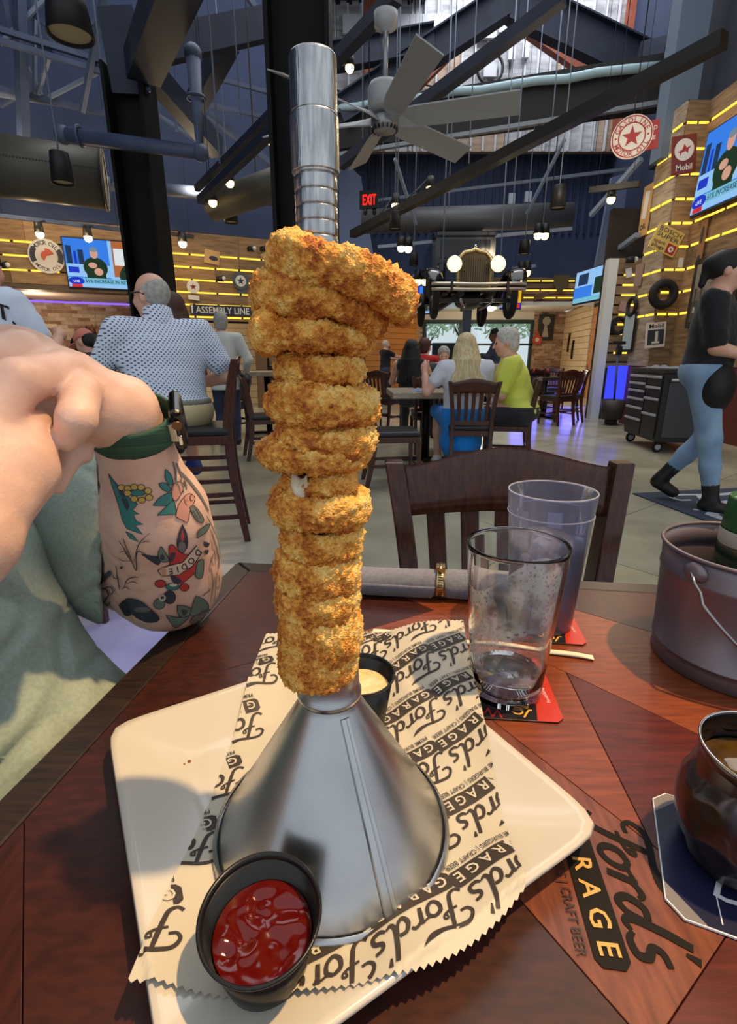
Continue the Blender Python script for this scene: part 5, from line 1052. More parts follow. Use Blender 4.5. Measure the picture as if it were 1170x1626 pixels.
# round gasoline star sign, hanging on the side wall
q = PY(1003, 217, 8.45); Mx = frame(q, (.93, -.36, .04), (0, 0, 1)); r = .272; t = thing('round_sign', 'round white gasoline motor oil sign with a red star and red ring', 'sign', q); circ = lambda r: [(r * math.cos(2 * PI * i / 44), r * math.sin(2 * PI * i / 44)) for i in range(44)]
MB().prism(circ(r), Matrix.Translation(Mx.col[2].xyz * -.03) @ Mx, .03).build('panel', wht_s, t); mb = MB(); disc(mb, Mx, r * .90, r * .96, .002, 0); disc(mb, Mx, r * .60, r * .66, .002, 0); arc_text(mb, 'GASOLINE', Mx, r * .77, r * .23, 0, PI / 2, 2.3, True, .003); arc_text(mb, 'MOTOR OIL', Mx, r * .77, r * .22, 0, -PI / 2, 2.2, False, .003); star(mb, Mx, r * .5, .003, 0)
for s in (0, PI): disc(mb, Mx @ Matrix.Translation((r * .77 * math.cos(s), r * .77 * math.sin(s), 0)), 0, r * .05, .003, 0, 10)
mb.build('lettering', [red_s], t, fix=False); MB().cyl(q + V((.0, .02, r)), V((q.x, q.y + .02, 9.0)), .008, n=6).build('wire', blk, t)
q = PY(1031, 215, 8.5); Mx = frame(q, (.9, -.43, .08), (0, 0, 1)); t = plate_sign('red_flag_sign', 'square red sign jutting out right of the round star sign', Mx, .24, .36, [red_s]); mb = MB(); put_text(mb, 'GOLD', Mx @ Matrix.Translation((0, .06, .002)), .05, 0, .02); put_text(mb, 'MINE', Mx @ Matrix.Translation((0, -.06, .002)), .05, 0, .02); mb.build('lettering', [wht_s], t, fix=False)
Mx = wallm(WK, 1082, 248, .06, 8); t = plate_sign('square_sign', 'maroon square sign with a white disc and red flying horse', Mx, .34, .48, [brn_s]); mb = MB(); M2 = Mx @ Matrix.Translation((0, .06, 0)); disc(mb, M2, 0, .135, .002, 0)
mb.add([M2 @ V((x, y, .004)) for x, y in ((-.10, -.02), (-.03, .0), (.0, .07), (.03, .02), (.10, .04), (.06, .0), (.05, -.05), (.02, -.02), (-.03, -.03), (-.06, -.08), (-.06, -.03))], [(0, 1, 10), (1, 2, 3), (3, 4, 5), (1, 3, 5, 7), (5, 6, 7), (1, 7, 8), (1, 8, 10), (8, 9, 10)], mi=1); put_text(mb, 'Mobil', Mx @ Matrix.Translation((0, -.19, .002)), .075, 0, .02); mb.build('lettering', [wht_s, red_s], t, fix=False)
Mx = wallm(WK, 1054, 383, .07, -22); t = plate_sign('plug_sign', 'tilted yellow spark plug sign with a red corner square', Mx, .42, .34, [yel_s]); mb = MB(); put_text(mb, 'BOSCH', Mx @ Matrix.Translation((0, .085, .002)), .06, 0, .01, width=.36); put_text(mb, 'SUPER', Mx @ Matrix.Translation((0, .01, .002)), .06, 0, .01, width=.36); put_text(mb, 'spark', Mx @ Matrix.Translation((-.08, -.075, .002)), .05, 0, .02, width=.2); put_text(mb, 'plugs', Mx @ Matrix.Translation((-.08, -.135, .002)), .05, 0, .02, width=.2); mb.add([Mx @ V(p) for p in ((.05, -.15, .002), (.19, -.15, .002), (.19, -.02, .002), (.05, -.02, .002))], [(0, 1, 2, 3)], mi=1); disc(mb, Mx @ Matrix.Translation((.12, -.085, 0)), .015, .04, .003, 2); mb.build('lettering', [drk_s, red_s, wht_s], t, fix=False)
Mx = wallm(WK, 1041, 532, .05, 5); Mx.translation = PY(1041, 532, 8.255); t = plate_sign('number_sign', 'white square sign with a big white one on a black block', Mx, .30, .37, [wht_s]); mb = MB(); mb.add([Mx @ V(p) for p in ((-.125, -.14, .002), (.125, -.14, .002), (.125, .08, .002), (-.125, .08, .002))], [(0, 1, 2, 3)], mi=0); put_text(mb, '1', Mx @ Matrix.Translation((-.01, -.115, .003)), .17, 1, .05, width=.085); mb.add([Mx @ V(p) for p in ((-.06, -.125, .0032), (.06, -.125, .0032), (.06, -.095, .0032), (-.06, -.095, .0032))], [(0, 1, 2, 3)], mi=1); put_text(mb, 'Mobil', Mx @ Matrix.Translation((0, .105, .003)), .06, 0, .02, width=.23); disc(mb, Mx @ Matrix.Translation((-.012, .125, .0005)), .012, .022, .004, 2, 12); mb.build('lettering', [drk_s, wht_s, red_s], t, fix=False)
q = PX(1024, 335, 4.36); Mx = frame(q, (0, -1, 0), (.0, .05, 1)); t = plate_sign('tall_sign', 'tall tan cut-out sign on the grey side of the plank corner', Mx, .26, .72, [tan_s]); mb = MB(); put_text(mb, 'OIL', Mx @ Matrix.Translation((0, -.26, .003)) @ Matrix.Rotation(.1, 4, 'Z'), .08, 0, .02); mb.add([Mx @ V(p) for p in ((-.08, -.1, .003), (.05, -.12, .003), (.1, .26, .003), (-.05, .28, .003))], [(0, 1, 2, 3)], mi=1); mb.build('lettering', [drk_s, wht_s], t, fix=False)
Mx = frame(PX(1113, 385, 4.66), (0, -1, 0), (0, .25, 1)); t = plate_sign('thermometer_board', 'narrow wooden board with a dark slot on the right plank wall', Mx, .12, .62, [M('board_tan', (140, 98, 62), .7)]); mb = MB(); disc(mb, Mx @ Matrix.Translation((0, .1, 0)) @ Matrix.Scale(3.2, 4, (0, 1, 0)), 0, .035, .002, 0, 20); disc(mb, Mx @ Matrix.Translation((0, -.2, 0)), 0, .04, .002, 0, 20); mb.build('dark_marks', [drk_s], t, fix=False)
q = PX(1124, 462, 4.64); Mx = frame(V((4.66, q.y - .05, q.z)), (0, -1, 0), (0, 0, 1)); t = plate_sign('framed_picture', 'large dark-framed black and white street photograph on the right wall', Mx, .98, .92, [M('frame_dark', (48, 42, 38), .5)], 'picture', .04); mb = MB(); Rk = lambda x0, y0, x1, y1, z, mi: mb.add([Mx @ V(p) for p in ((x0, y0, z), (x1, y0, z), (x1, y1, z), (x0, y1, z))], [(0, 1, 2, 3)], mi=mi)
Rk(-.41, -.38, .41, .38, .003, 0); Rk(-.41, -.38, .41, -.1, .004, 1); rn = random.Random(4)
for i in range(12): x = -.38 + i * .064; Rk(x, -.1, x + .05, .0 + rn.random() * .28, .005, 1 + i % 2)
for i in range(9): x = -.36 + i * .085; Rk(x, -.26, x + .05, -.18, .006, 2 if i % 2 else 3)
mb.build('picture_print', [M('photo_grey', (132, 124, 112), .4), M('photo_dark', (78, 74, 68), .4), M('photo_mid', (108, 102, 94), .4), M('photo_light', (176, 172, 160), .4)], t, fix=False)
rub = M('tyre_rubber', (26, 24, 23), .8)
def tyre(name, label, Mx, R, r, cat='tyre'):
    t = thing(name, label, cat, Mx.translation); mb = MB(); mb.tube([Mx @ V((R * math.cos(2 * PI * i / 48), R * math.sin(2 * PI * i / 48), 0)) for i in range(48)], [r * (1 + .03 * (i % 2)) for i in range(48)], 12, True); mb.build('tread', rub, t); MB().tube([Mx @ V(((R - r * .8) * math.cos(2 * PI * i / 32), (R - r * .8) * math.sin(2 * PI * i / 32), r * .2)) for i in range(32)], r * .25, 6, True).build('bead', M('tyre_bead', (44, 40, 38), .6), t); return t
Mx = wallm(WK, 1053, 467, .1); Mx.translation = PY(1053, 467, 8.205); tyre('rubber_tyre', 'large black rubber tyre hung on the plank wall above the number sign', Mx, .155, .062)
Mx = frame(PX(1003, 487, 4.34), (0, -1, 0), (0, 0, 1)); tyre('rubber_tyre', 'small thin tyre on the grey side of the plank corner', Mx, .13, .03); Mx = wallm(WF, 979, 518, .08); tyre('cart_wheel', 'small spoked wheel on the far plank wall by the white post', Mx, .12, .035, 'wheel')
Mx = frame(PX(997, 528, 4.34), (0, -1, 0), (0, 0, 1)); t = plate_sign('framed_poster', 'tall black-framed pale panel on the grey side of the corner', Mx, .40, .62, [blk], 'picture'); mb = MB(); mb.add([Mx @ V(p) for p in ((-.16, -.27, .003), (.16, -.27, .003), (.16, .27, .003), (-.16, .27, .003))], [(0, 1, 2, 3)]); mb.build('print', M('pale_poster', (170, 186, 190), .4), t, fix=False)
Mx = frame(PX(1013, 437, 4.36), (0, -1, 0), (0, .2, 1)); plate_sign('shield_sign', 'greyish crooked shield-like plate under the tan cut-out sign', Mx, .22, .34, [M('sign_grey_pink', (150, 124, 112), .6)])
for px, py, rot, lab, w, h, m in ((996, 434, 12, 'small white framed tag on the far plank wall', .11, .15, wht_s), (987, 487, -10, 'small tilted pink-grey plate on the far plank wall', .14, .16, M('sign_pink', (176, 136, 120), .6))): plate_sign('wall_plate', lab, wallm(WF, px, py, .06, rot), w, h, [m])
Mx = wallm(WK, 1081, 417, .05); Mx.translation = PY(1081, 417, 8.25); plate_sign('paper_note', 'small white paper note pinned on the plank corner', Mx, .07, .13, [wht_s])
# left wall plates
Mx = wallm(WL, 336, 409, .06, -8); t = plate_sign('wall_plate', 'small tan plate with a dark vintage car on the left plank wall', Mx, .30, .26, [tan_s]); mb = MB(); disc(mb, Mx @ Matrix.Translation((.03, -.02, 0)) @ Matrix.Scale(.5, 4, (0, 1, 0)), 0, .09, .002, 0, 16); mb.build('dark_car_print', [drk_s], t, fix=False)
Mx = wallm(WL, 306, 456, .06); t = thing('badge_sign', 'white round badge sign over a small plate, above the lettered board', 'sign', Mx.translation); MB().prism(circ(.125), Mx, .02).build('panel', wht_s, t); MB().prism([(-.11, -.24), (.1, -.26), (.1, -.17), (-.11, -.15)], Mx, .02).build('lower_plate', wht_s, t); mb = MB(); star(mb, Mx, .07, .022, 0); mb.build('emblem', [brn_s], t, fix=False)
Mx = wallm(WL, 381, 447, .06); t = thing('badge_sign', 'dark round sign with a white disc and star, right end of left wall', 'sign', Mx.translation); MB().prism(circ(.17), Mx, .02).build('panel', M('sign_slate', (76, 84, 86), .6), t); mb = MB(); disc(mb, Mx, 0, .11, .022, 0); star(mb, Mx, .085, .024, 1); mb.build('emblem', [wht_s, drk_s], t, fix=False); MB().prism([(-.1, -.25), (.12, -.22), (.12, -.16), (-.1, -.19)], Mx, .02).build('lower_plate', M('sign_slate', (76, 84, 86), .6), t)
a, b = WL.st(302, 492), WL.st(398, 494); Mx = WL.mx((a[0] + b[0]) / 2, (a[1] + b[1]) / 2, .06); w = b[0] - a[0]; t = plate_sign('lettered_board', 'long navy board with white ASSEMBLY LINE letters', Mx, w, .19, [navy_s]); mb = MB(); put_text(mb, 'ASSEMBLY LINE', Mx @ Matrix.Translation((.03, -.065, .002)), .13, 0, .02, width=w * .88)
for x0, x1, y0, y1 in ((-w / 2 + .02, -w / 2 + .05, -.08, .08),): mb.add([Mx @ V(p) for p in ((x0, y0, .002), (x1, y0, .002), (x1, y1, .002), (x0, y1, .002))], [(0, 1, 2, 3)])
mb.build('lettering', [wht_s], t, fix=False)
def camera_thing(label, p, d):
    t = thing('wall_speaker', label, 'speaker', p); MB().cyl(p, p + V(d).normalized() * .14, .05, .06).build('body', blk, t); MB().ball(p + V(d).normalized() * .15, .045, 10).build('white_cone', wht_s, t)
camera_thing('small black and white spot speaker in the middle of the left wall', WL.hit(344, 444) + WL.n * .1, (1, -.3, 0)); camera_thing('small spot speaker at the top right end of the left wall', WL.hit(393, 397) + WL.n * .1, (1, -.5, 0)); camera_thing('another small spot speaker at the very end of the left wall', WL.hit(413, 397) + WL.n * .1, (1, -.6, 0)); camera_thing('small black and white speaker at the far left edge of the left wall', WL.hit(4, 423) + WL.n * .1, (1, -.3, 0)); camera_thing('small black and white speaker on the far plank wall by the corner', PY(993, 413, 9.4), (.9, -.4, 0))
# bar back wall bits
sh = thing('wall_shelf', 'short shelf on the bar brick wall', 'shelf', WR.hit(158, 530)); p = WR.st(155, 531); WR.slab(p[0] - .3, p[0] + .35, p[1] - .04, p[1], 0.02, .22).build('board', M('ledge_brown', (92, 74, 60), .6), sh)
for i, (dx, c, h) in enumerate(((-.2, (90, 60, 40), .17), (-.08, (120, 80, 50), .2), (.02, (160, 110, 90), .16), (.2, (222, 220, 214), .32))):
    q = WR.at(p[0] + dx, p[1], .12); m = M('shelf_item_%d' % i, c, .3); tag(MB().lathe([(.001, 0), (.045, 0), (.045, h * .6), (.018, h * .75), (.018, h), (.001, h)], q, 16).build('shelf_bottle', m), ('first dark', 'second brown', 'third pinkish', 'tall white')[i] + ' bottle on the bar wall shelf', 'bottle')
p = WR.st(95, 542); Mx = WR.mx(p[0] - .2, p[1] + .05, .04); plate_sign('wall_poster', 'cream paper poster on the bar brick wall', Mx, .42, .62, [M('poster_cream', (206, 186, 150), .7)], 'poster'); Mx = WR.mx(p[0] - .72, p[1] + .05, .04); plate_sign('wall_poster', 'grey-green streaked panel left of the cream poster', Mx, .5, .62, [M('poster_grey', (120, 124, 116), .7, rgb2=(80, 84, 80), scale=6, stretch=(6, 6, .5))], 'poster')
# pictures on the window-bay brick
for px, py, w, h, lab in ((645, 543, .5, .78, 'white poster with a dark palm on the brick left of the window'), (866, 520, .52, .82, 'dark grey photo print on the brick right of the window')):
    Mx = wallm(WW, px, py, .06); t = plate_sign('wall_poster', lab, Mx, w, h, [wht_s if px < 700 else drk_s], 'poster'); mb = MB(); mb.add([Mx @ V(p) for p in ((-.12, -.3, .003), (.1, -.3, .003), (.02, .1, .003), (-.05, .1, .003))], [(0, 1, 2, 3)]); disc(mb, Mx @ Matrix.Translation((0, .2, 0)), 0, .14, .003, 0, 9); mb.build('print', [drk_s if px < 700 else M('photo_light', (176, 172, 160), .4)], t, fix=False)
for px, py, lab in ((661, 553, 'red flame-shaped sign on the brick left of the window'), (852, 538, 'red flame-shaped sign on the brick right of the window')):
    Mx = wallm(WW, px, py, .05); t = thing('flame_sign', lab, 'sign', Mx.translation); MB().prism([(-.12, -.16), (.12, -.16), (.17, .0), (.08, .08), (.0, .26), (-.08, .08), (-.17, .0)], Mx, .02).build('panel', M('sign_flame_red', (206, 70, 50), .5), t); mb = MB(); disc(mb, Mx @ Matrix.Translation((0, -.03, 0)), .0, .07, .022, 0, 12); mb.build('emblem', [wht_s], t, fix=False)
tag(MB().prism([(-.35, -.45), (.35, -.45), (.35, .45), (-.35, .45)], frame(PY(704, 570, 15.5), (1, 0, 0), (0, 0, 1)), .05).bar(PY(704, 570, 15.55), (PY(704, 570, 15.55).x, 15.55, 0), .06).build('black_board', M('blackboard', (34, 44, 48), .6)), 'black display board standing before the far window', 'board')
# shield and fish plates on the far right plank band
tag(MB().prism([(-.2, .2), (.2, .2), (.2, -.05), (0, -.25), (-.2, -.05)], wallm(WB, 889, 450, .06), .03).build('shield_plate', M('sign_bronze', (96, 84, 60), .6)), 'bronze shield plate on the far plank band', 'sign'); tag(MB().prism([(-.2, -.12), (.2, .0), (.2, .14), (-.2, .04)], wallm(WB, 858, 471, .06), .03).build('slanted_plate', M('sign_brown', (112, 84, 58), .6)), 'slanted brown plate on the far plank band', 'sign')
for px, py, lab in ((908, 545, 'left'), (914, 556, 'right')): tag(MB().tube(spline([WH.hit(px, py - 16) + V((-.06, 0, 0)), WH.hit(px - 2, py) + V((-.06, .05, 0)), WH.hit(px - 4, py + 14) + V((-.06, 0, 0))], 6), .03, 8).build('wall_tool', iron), lab + ' one of two dark curved tools on the cream boards', 'tool')
# ================================================================ HANGING VINTAGE CAR
q = PY(748, 455, 10.5); cx, cz0 = q.x, PY(748, 508, 10.5).z; cy = 10.3; car = thing('vintage_car', 'black vintage car with lit headlamps hung from the ceiling, front towards us', 'car', (cx, cy, cz0))
cb = M('car_black', (12, 12, 14), .15, coat=.6); nick = M('nickel_cream', (206, 182, 130), .3, .6); chrome = M('chrome', (205, 205, 205), .15, 1.0); z0 = cz0
def loft(secs):
    mb = MB(); n = len(secs[0]); vs = [p for s in secs for p in s]; fs = [(i * n + j, i * n + (j + 1) % n, (i + 1) * n + (j + 1) % n, (i + 1) * n + j) for i in range(len(secs) - 1) for j in range(n)]
    return mb.add(vs, fs + [list(reversed(range(n))), [len(vs) - n + j for j in range(n)]], False)
def rsec(y, w, zb, zt, r, n=5):
    out = []
    for sx, sz, a0 in ((1, 1, 0), (-1, 1, 90), (-1, -1, 180), (1, -1, 270)):
        for k in range(n): a = math.radians(a0 + 90 * k / (n - 1)); out.append(V((cx + sx * (w / 2 - r) + r * math.cos(a), cy + y, (zt - r if sz > 0 else zb + r) + r * math.sin(a))))
    return out
loft([rsec(.0, .58, z0 + .55, z0 + 1.13, .12), rsec(.9, .92, z0 + .55, z0 + 1.18, .12), rsec(1.05, 1.1, z0 + .5, z0 + 1.2, .1)]).build('hood', cb, car); loft([rsec(1.05, 1.22, z0 + .45, z0 + 1.66, .10), rsec(1.25, 1.3, z0 + .45, z0 + 1.74, .12), rsec(2.9, 1.3, z0 + .45, z0 + 1.72, .14), rsec(3.0, 1.2, z0 + .5, z0 + 1.6, .1)]).build('cab', cb, car)
MB().prism([(-.5, 1.24), (.5, 1.24), (.5, 1.58), (-.5, 1.58)], frame((cx, cy + 1.03, z0), (1, 0, 0), (0, 0, 1)), .01).build('windscreen', M('dark_glass', (30, 32, 36), .08), car); MB().bar((cx - .6, cy + .98, z0 + 1.67), (cx + .6, cy + .98, z0 + 1.67), .1, .06, up=(0, 0, 1)).build('visor', cb, car)
shell = [(-.30, .50), (-.31, .9), (-.29, 1.06), (-.20, 1.15), (-.07, 1.17), (0, 1.20), (.07, 1.17), (.20, 1.15), (.29, 1.06), (.31, .9), (.30, .50)]
MB().tube([V((cx + x, cy - .04, z0 + z)) for x, z in shell], .035, 8).build('radiator_shell', nick, car); MB().bar((cx - .3, cy - .05, z0 + .52), (cx + .3, cy - .05, z0 + .52), .05, .05).build('shell_base', nick, car); MB().prism([(x * .95, z) for x, z in shell], frame((cx, cy, z0), (1, 0, 0), (0, 0, 1)), .03).build('radiator', M('radiator_bronze', (84, 72, 50), .5, .5), car); mb = MB()
for k in range(14): mb.bar((cx - .27 + k * .0415, cy - .035, z0 + .52), (cx - .27 + k * .0415, cy - .035, z0 + 1.05), .008, .008)
o = mb.build('grille_bars', blk, car); o['kind'] = 'stuff'; MB().ball((cx, cy - .03, z0 + 1.24), (.03, .03, .05), 10).build('radiator_cap', chrome, car)
for s in (-1, 1):
    h = V((cx + s * .40, cy - .16, z0 + .93)); b_ = MB().lathe([(.04, .16), (.12, .05), (.145, 0), (.15, -.02), (.14, -.03)], h, 24, Matrix.Rotation(-PI / 2, 3, 'X') @ Matrix.Rotation(PI, 3, 'X') if False else Matrix.Rotation(-PI / 2, 3, 'X')).build('headlamp', chrome, car); MB().ball(h + V((0, -.03, 0)), (.135, .04, .135), 20).build('lamp_lens', glow('headlamp_glow', (255, 226, 150), 3.0), b_)
    MB().tube(spline([V((cx + s * .74, cy - .38, z0 + .52)), V((cx + s * .76, cy - .25, z0 + .78)), V((cx + s * .74, cy + .1, z0 + .84)), V((cx + s * .70, cy + .5, z0 + .62)), V((cx + s * .68, cy + .9, z0 + .34))], 6), .15, 12, sq=.28).build('fender', cb, car)
    w = thing('w', 'w', 'w'); bpy.data.objects.remove(w)
    wy = MB(); R90 = Matrix.Rotation(PI / 2, 3, 'Y'); wc_ = V((cx + s * .72, cy + .02, z0 + .37)); wy.torus(wc_, .31, .065, 36, 10, R90); wh_ = wy.build('wheel', rub, car); sp = MB(); sp.torus(wc_, .235, .02, 28, 6, R90).cyl(wc_ - V((.07, 0, 0)), wc_ + V((.07, 0, 0)), .05)
    for k in range(12): a = k * PI / 6; sp.cyl(wc_, wc_ + V((0, .235 * math.cos(a), .235 * math.sin(a))), .008, n=5)
    o = sp.build('spokes', M('wheel_spoke', (120, 116, 100), .4, .5), wh_); MB().torus(V((cx + s * .72, cy + 2.5, z0 + .37)), .31, .065, 30, 8, R90).build('wheel', rub, car)
    MB().box((cx + s * .74, cy + 1.5, z0 + .36), (.3, 1.5, .05)).build('running_board', cb, car); MB().bar((cx + s * .28, cy - .5, z0 + .42), (cx + s * .28, cy + 2.8, z0 + .42), .06, .1).build('frame_rail', blk, car); MB().tube(spline([V((cx + s * .3, cy - .45, z0 + .3)), V((cx + s * .2, cy - .2, z0 + .2)), V((cx + s * .12, cy, z0 + .28))], 5), .025, 8).build('spring_arm', chrome, car)
for dz_, lab in ((.0, 0), (.085, 1)): MB().tube([V((cx + .84 * x, cy - .62 + .10 * x * x, z0 + .46 + dz_ - .01 * math.cos(x * 3))) for x in np.linspace(-1, 1, 17)], .033, 8, sq=.9).build('bumper_bar', M('bumper_nickel', (186, 176, 160), .3, .7), car)
for s in (-.45, .45): MB().box((cx + s * 1.1, cy - .62, z0 + .50), (.04, .05, .16)).build('bumper_clamp', blk, car)
MB().bar((cx - .7, cy, z0 + .33), (cx + .7, cy, z0 + .33), .06, .07).build('axle', blk, car); MB().ball((cx + .1, cy + .9, z0 + .40), (.3, .4, .16), 14).build('engine_pan', M('engine_grey', (90, 92, 94), .4, .6), car)
for s in (-.55, .55): MB().cyl((cx + s, cy + .3, z0 + .9), (cx + s, cy + .5, 9.02), .012, n=6).build('hanging_cable', pale_steel, car)
# ================================================================ TOOL CHEST AND MOP
ca_ = V((3.47, 6.88, 0)); cb_ = V((3.37, 5.92, 0)); tcst = thing('tool_chest', 'black rolling tool chest with silver drawer pulls beside the right wall', 'tool chest', cb_.lerp(ca_, .5) + V((.28, 0, 0))); cd = (ca_ - cb_).normalized(); cn = V((-cd.y, cd.x, 0)); cn = cn if cn.x < 0 else -cn; w = (ca_ - cb_).length; D_ = .58
cblk = M('chest_black', (30, 31, 34), .4); R = Matrix((cd, -cn, V((0, 0, 1)))).transposed(); cc = cb_ + cd * (w / 2) - cn * (D_ / 2)
MB().box(cc + V((0, 0, .52)), (w, D_, .78), R).build('carcass', cblk, tcst, bevel=.008); MB().box(cc + V((0, 0, .935)), (w + .03, D_ + .03, .05), R).build('top_tray', cblk, tcst, bevel=.01); MB().box(cc - cd * (w / 2 + .004) + V((0, 0, .50)), (.008, D_ * .8, .62), R).build('side_panel', M('chest_grey', (74, 78, 84), .35, .4), tcst)
al = M('brushed_aluminium', (186, 190, 198), .4, .35)
def drawer(u0, u1, za, zb):
    c = cb_ + cd * (w * (u0 + u1) / 2) + cn * .008 + V((0, 0, (za + zb) / 2)); o = MB().box(c, (w * (u1 - u0) - .02, .016, zb - za - .012), R).build('drawer', cblk, tcst, bevel=.003)
    MB().box(c + cn * .014 + V((0, 0, (zb - za) / 2 - .022)), (w * (u1 - u0) - .03, .026, .028), R).build('drawer_pull', al, o, bevel=.004)
for za, zb in ((.16, .36), (.36, .50), (.50, .61), (.61, .71), (.71, .80), (.80, .89)): drawer(.45, .98, za, zb)
for za, zb in ((.16, .46), (.46, .64), (.64, .77), (.77, .89)): drawer(.03, .44, za, zb)
for u in (.08, .92):
    for v in (.12, .88):
        q = cb_ + cd * (w * u) - cn * (D_ * v) + V((0, 0, .065)); k = MB().torus(q, .045, .02, 20, 8, Matrix.Rotation(PI / 2, 3, 'X')).build('caster', rub, tcst); MB().cyl(q + V((0, -.02, 0)), q + V((0, .02, 0)), .035).build('caster_hub', al, k); MB().box(q + V((0, 0, .06)), (.05, .06, .06)).build('caster_fork', blk, tcst)
mb = MB(); hp = cb_ - cd * .06; mb.tube([hp + V((0, 0, .84)) - cn * .05, hp + V((0, 0, .84)) - cn * .5], .014, 8); mb.build('push_handle', al, tcst)
o = MB().grid(lambda u, v: cc + R @ V(((u - .5) * w * .9, (v - .5) * D_ * .8, .965 + .05 * abs(noise.noise(V((u * 7, v * 5, 2)))) * min(1, 6 * min(u, 1 - u, v, 1 - v)))), 30, 20).build('shop_rags', M('grey_rags', (120, 122, 130), .9)); tag(o, 'heap of grey shop rags lying on top of the tool chest', 'rags')
q = V((PY(979, 600, 8.6).x, 8.6, 0)); mop = thing('mop_bucket', 'dark mop bucket with an upright mop handle left of the tool chest', 'mop bucket', q); MB().lathe([(.001, .1), (.16, .1), (.2, .42), (.19, .42), (.15, .13)], q, 20).build('bucket', M('mop_dark', (52, 48, 46), .5), mop); MB().tube([q + V((.02, 0, .2)), q + V((-.02, .05, 1.3))], .018, 8).build('mop_handle', steelb, mop); MB().box(q + V((-.02, .05, 1.32)), (.2, .06, .05)).box(q + V((0, .05, 1.2)), (.06, .1, .14)).build('mop_head', blk, mop); MB().cyl(q + V((0, 0, .02)), q + V((0, 0, .1)), .1).build('base', blk, mop)
tag(MB().prism([(-.16, 0), (.16, 0), (.16, .62), (-.16, .62)], frame(PY(972, 640, 8.9) * 1 - V((0, 0, .0)), (1, 0, 0), (0, 0, 1)), .05).build('blue_lit_panel', glow('blue_lit', (60, 70, 255), 1.2)), 'glowing blue lit panel left of the tool chest', 'light panel')
# printed floor mat under the server
a = PZ(1060, 772, 0); b = PZ(1250, 765, 0); mt = thing('floor_mat', 'dark blue-grey floor mat with white print under the walking server', 'mat', (3.0, 3.9, 0)); Mx = frame((3.0, 3.72, .002), (1, .18, 0), (-.18, 1, 0)); MB().prism([(-.75, -.5), (.95, -.5), (.95, .45), (-.75, .45)], Mx, .008).build('mat_pile', M('mat_blue_grey', (58, 66, 84), .95), mt)
mb = MB(); R2 = up(Mx, .0085)
for v, f, k in SH: mb.add([R2 @ V((-.6 + x * .12, -.12 + y * .115, .001 + (.001 if k == 1 else 0))) for x, y in v], f, mi=0 if k != 1 else 1)
mb.build('mat_print', [M('mat_white', (176, 182, 190), .9), MATS['mat_blue_grey']], mt, fix=False)
tag(MB().cyl(PY(430, 985, 1.2).xy.to_3d() + V((0, 0, 0)), V((0, 0, .3)) + PY(430, 985, 1.2).xy.to_3d(), .02).build('x', blk), 'x', 'x') if False else None
q = PZ(165, 985, 0)
# ================================================================ PEOPLE: smooth bodies from blended round cones
def sdf_field(prims, h, pad=.03, k=.02, cuts=()):
    # prims: ('c', a, b, ra, rb[, k]) round cone, ('e', c, (rx, ry, rz), R or None[, k]) ellipsoid
    lo = np.full(3, 1e9); hi = np.full(3, -1e9)
    def bb(p):
        if p[0] == 'c': a, b = np.array(p[1], float), np.array(p[2], float); r = max(p[3], p[4]); return np.minimum(a, b) - r, np.maximum(a, b) + r
        r = max(p[2]); c = np.array(p[1], float); return c - r, c + r
    for p in prims: l, u = bb(p); lo = np.minimum(lo, l); hi = np.maximum(hi, u)
    lo -= pad; hi += pad; n = np.ceil((hi - lo) / h).astype(int) + 1; big = pad * 2; Fd = np.full(n, big, np.float32)
    for p in prims:
        l, u = bb(p); i0 = np.maximum(0, np.floor((l - pad - lo) / h).astype(int)); i1 = np.minimum(n, np.ceil((u + pad - lo) / h).astype(int) + 1)
        X = (lo[0] + h * np.arange(i0[0], i1[0]))[:, None, None].astype(np.float32); Y = (lo[1] + h * np.arange(i0[1], i1[1]))[None, :, None].astype(np.float32); Z = (lo[2] + h * np.arange(i0[2], i1[2]))[None, None, :].astype(np.float32)
        if p[0] == 'c':
            a, b = np.array(p[1], float), np.array(p[2], float); d = b - a; L2 = max(1e-9, d @ d); t = np.clip(((X - a[0]) * d[0] + (Y - a[1]) * d[1] + (Z - a[2]) * d[2]) / L2, 0, 1)
            D = np.sqrt((X - a[0] - t * d[0]) ** 2 + (Y - a[1] - t * d[1]) ** 2 + (Z - a[2] - t * d[2]) ** 2) - (p[3] + (p[4] - p[3]) * t); kk = p[5] if len(p) > 5 else k
        else:
            c = p[1]; dx, dy, dz = X - c[0], Y - c[1], Z - c[2]; r = p[2]; R = p[3] if len(p) > 3 else None
            if R is not None: dx, dy, dz = (R[0][0] * dx + R[1][0] * dy + R[2][0] * dz, R[0][1] * dx + R[1][1] * dy + R[2][1] * dz, R[0][2] * dx + R[1][2] * dy + R[2][2] * dz)
            q = np.sqrt((dx / r[0]) ** 2 + (dy / r[1]) ** 2 + (dz / r[2]) ** 2); g = np.sqrt((dx / r[0] ** 2) ** 2 + (dy / r[1] ** 2) ** 2 + (dz / r[2] ** 2) ** 2) + 1e-6; D = q * (q - 1) / g; kk = p[4] if len(p) > 4 else k
        s = (slice(i0[0], i1[0]), slice(i0[1], i1[1]), slice(i0[2], i1[2])); A = Fd[s]; hh = np.maximum(kk - np.abs(A - D), 0) / kk; Fd[s] = np.minimum(A, D) - hh * hh * kk * .25
    for pt, nn in cuts:
        X = (lo[0] + h * np.arange(n[0]))[:, None, None]; Y = (lo[1] + h * np.arange(n[1]))[None, :, None]; Z = (lo[2] + h * np.arange(n[2]))[None, None, :]
        nn = np.array(V(nn).normalized()); Fd = np.maximum(Fd, ((X - pt[0]) * nn[0] + (Y - pt[1]) * nn[1] + (Z - pt[2]) * nn[2]).astype(np.float32))
    return Fd, lo
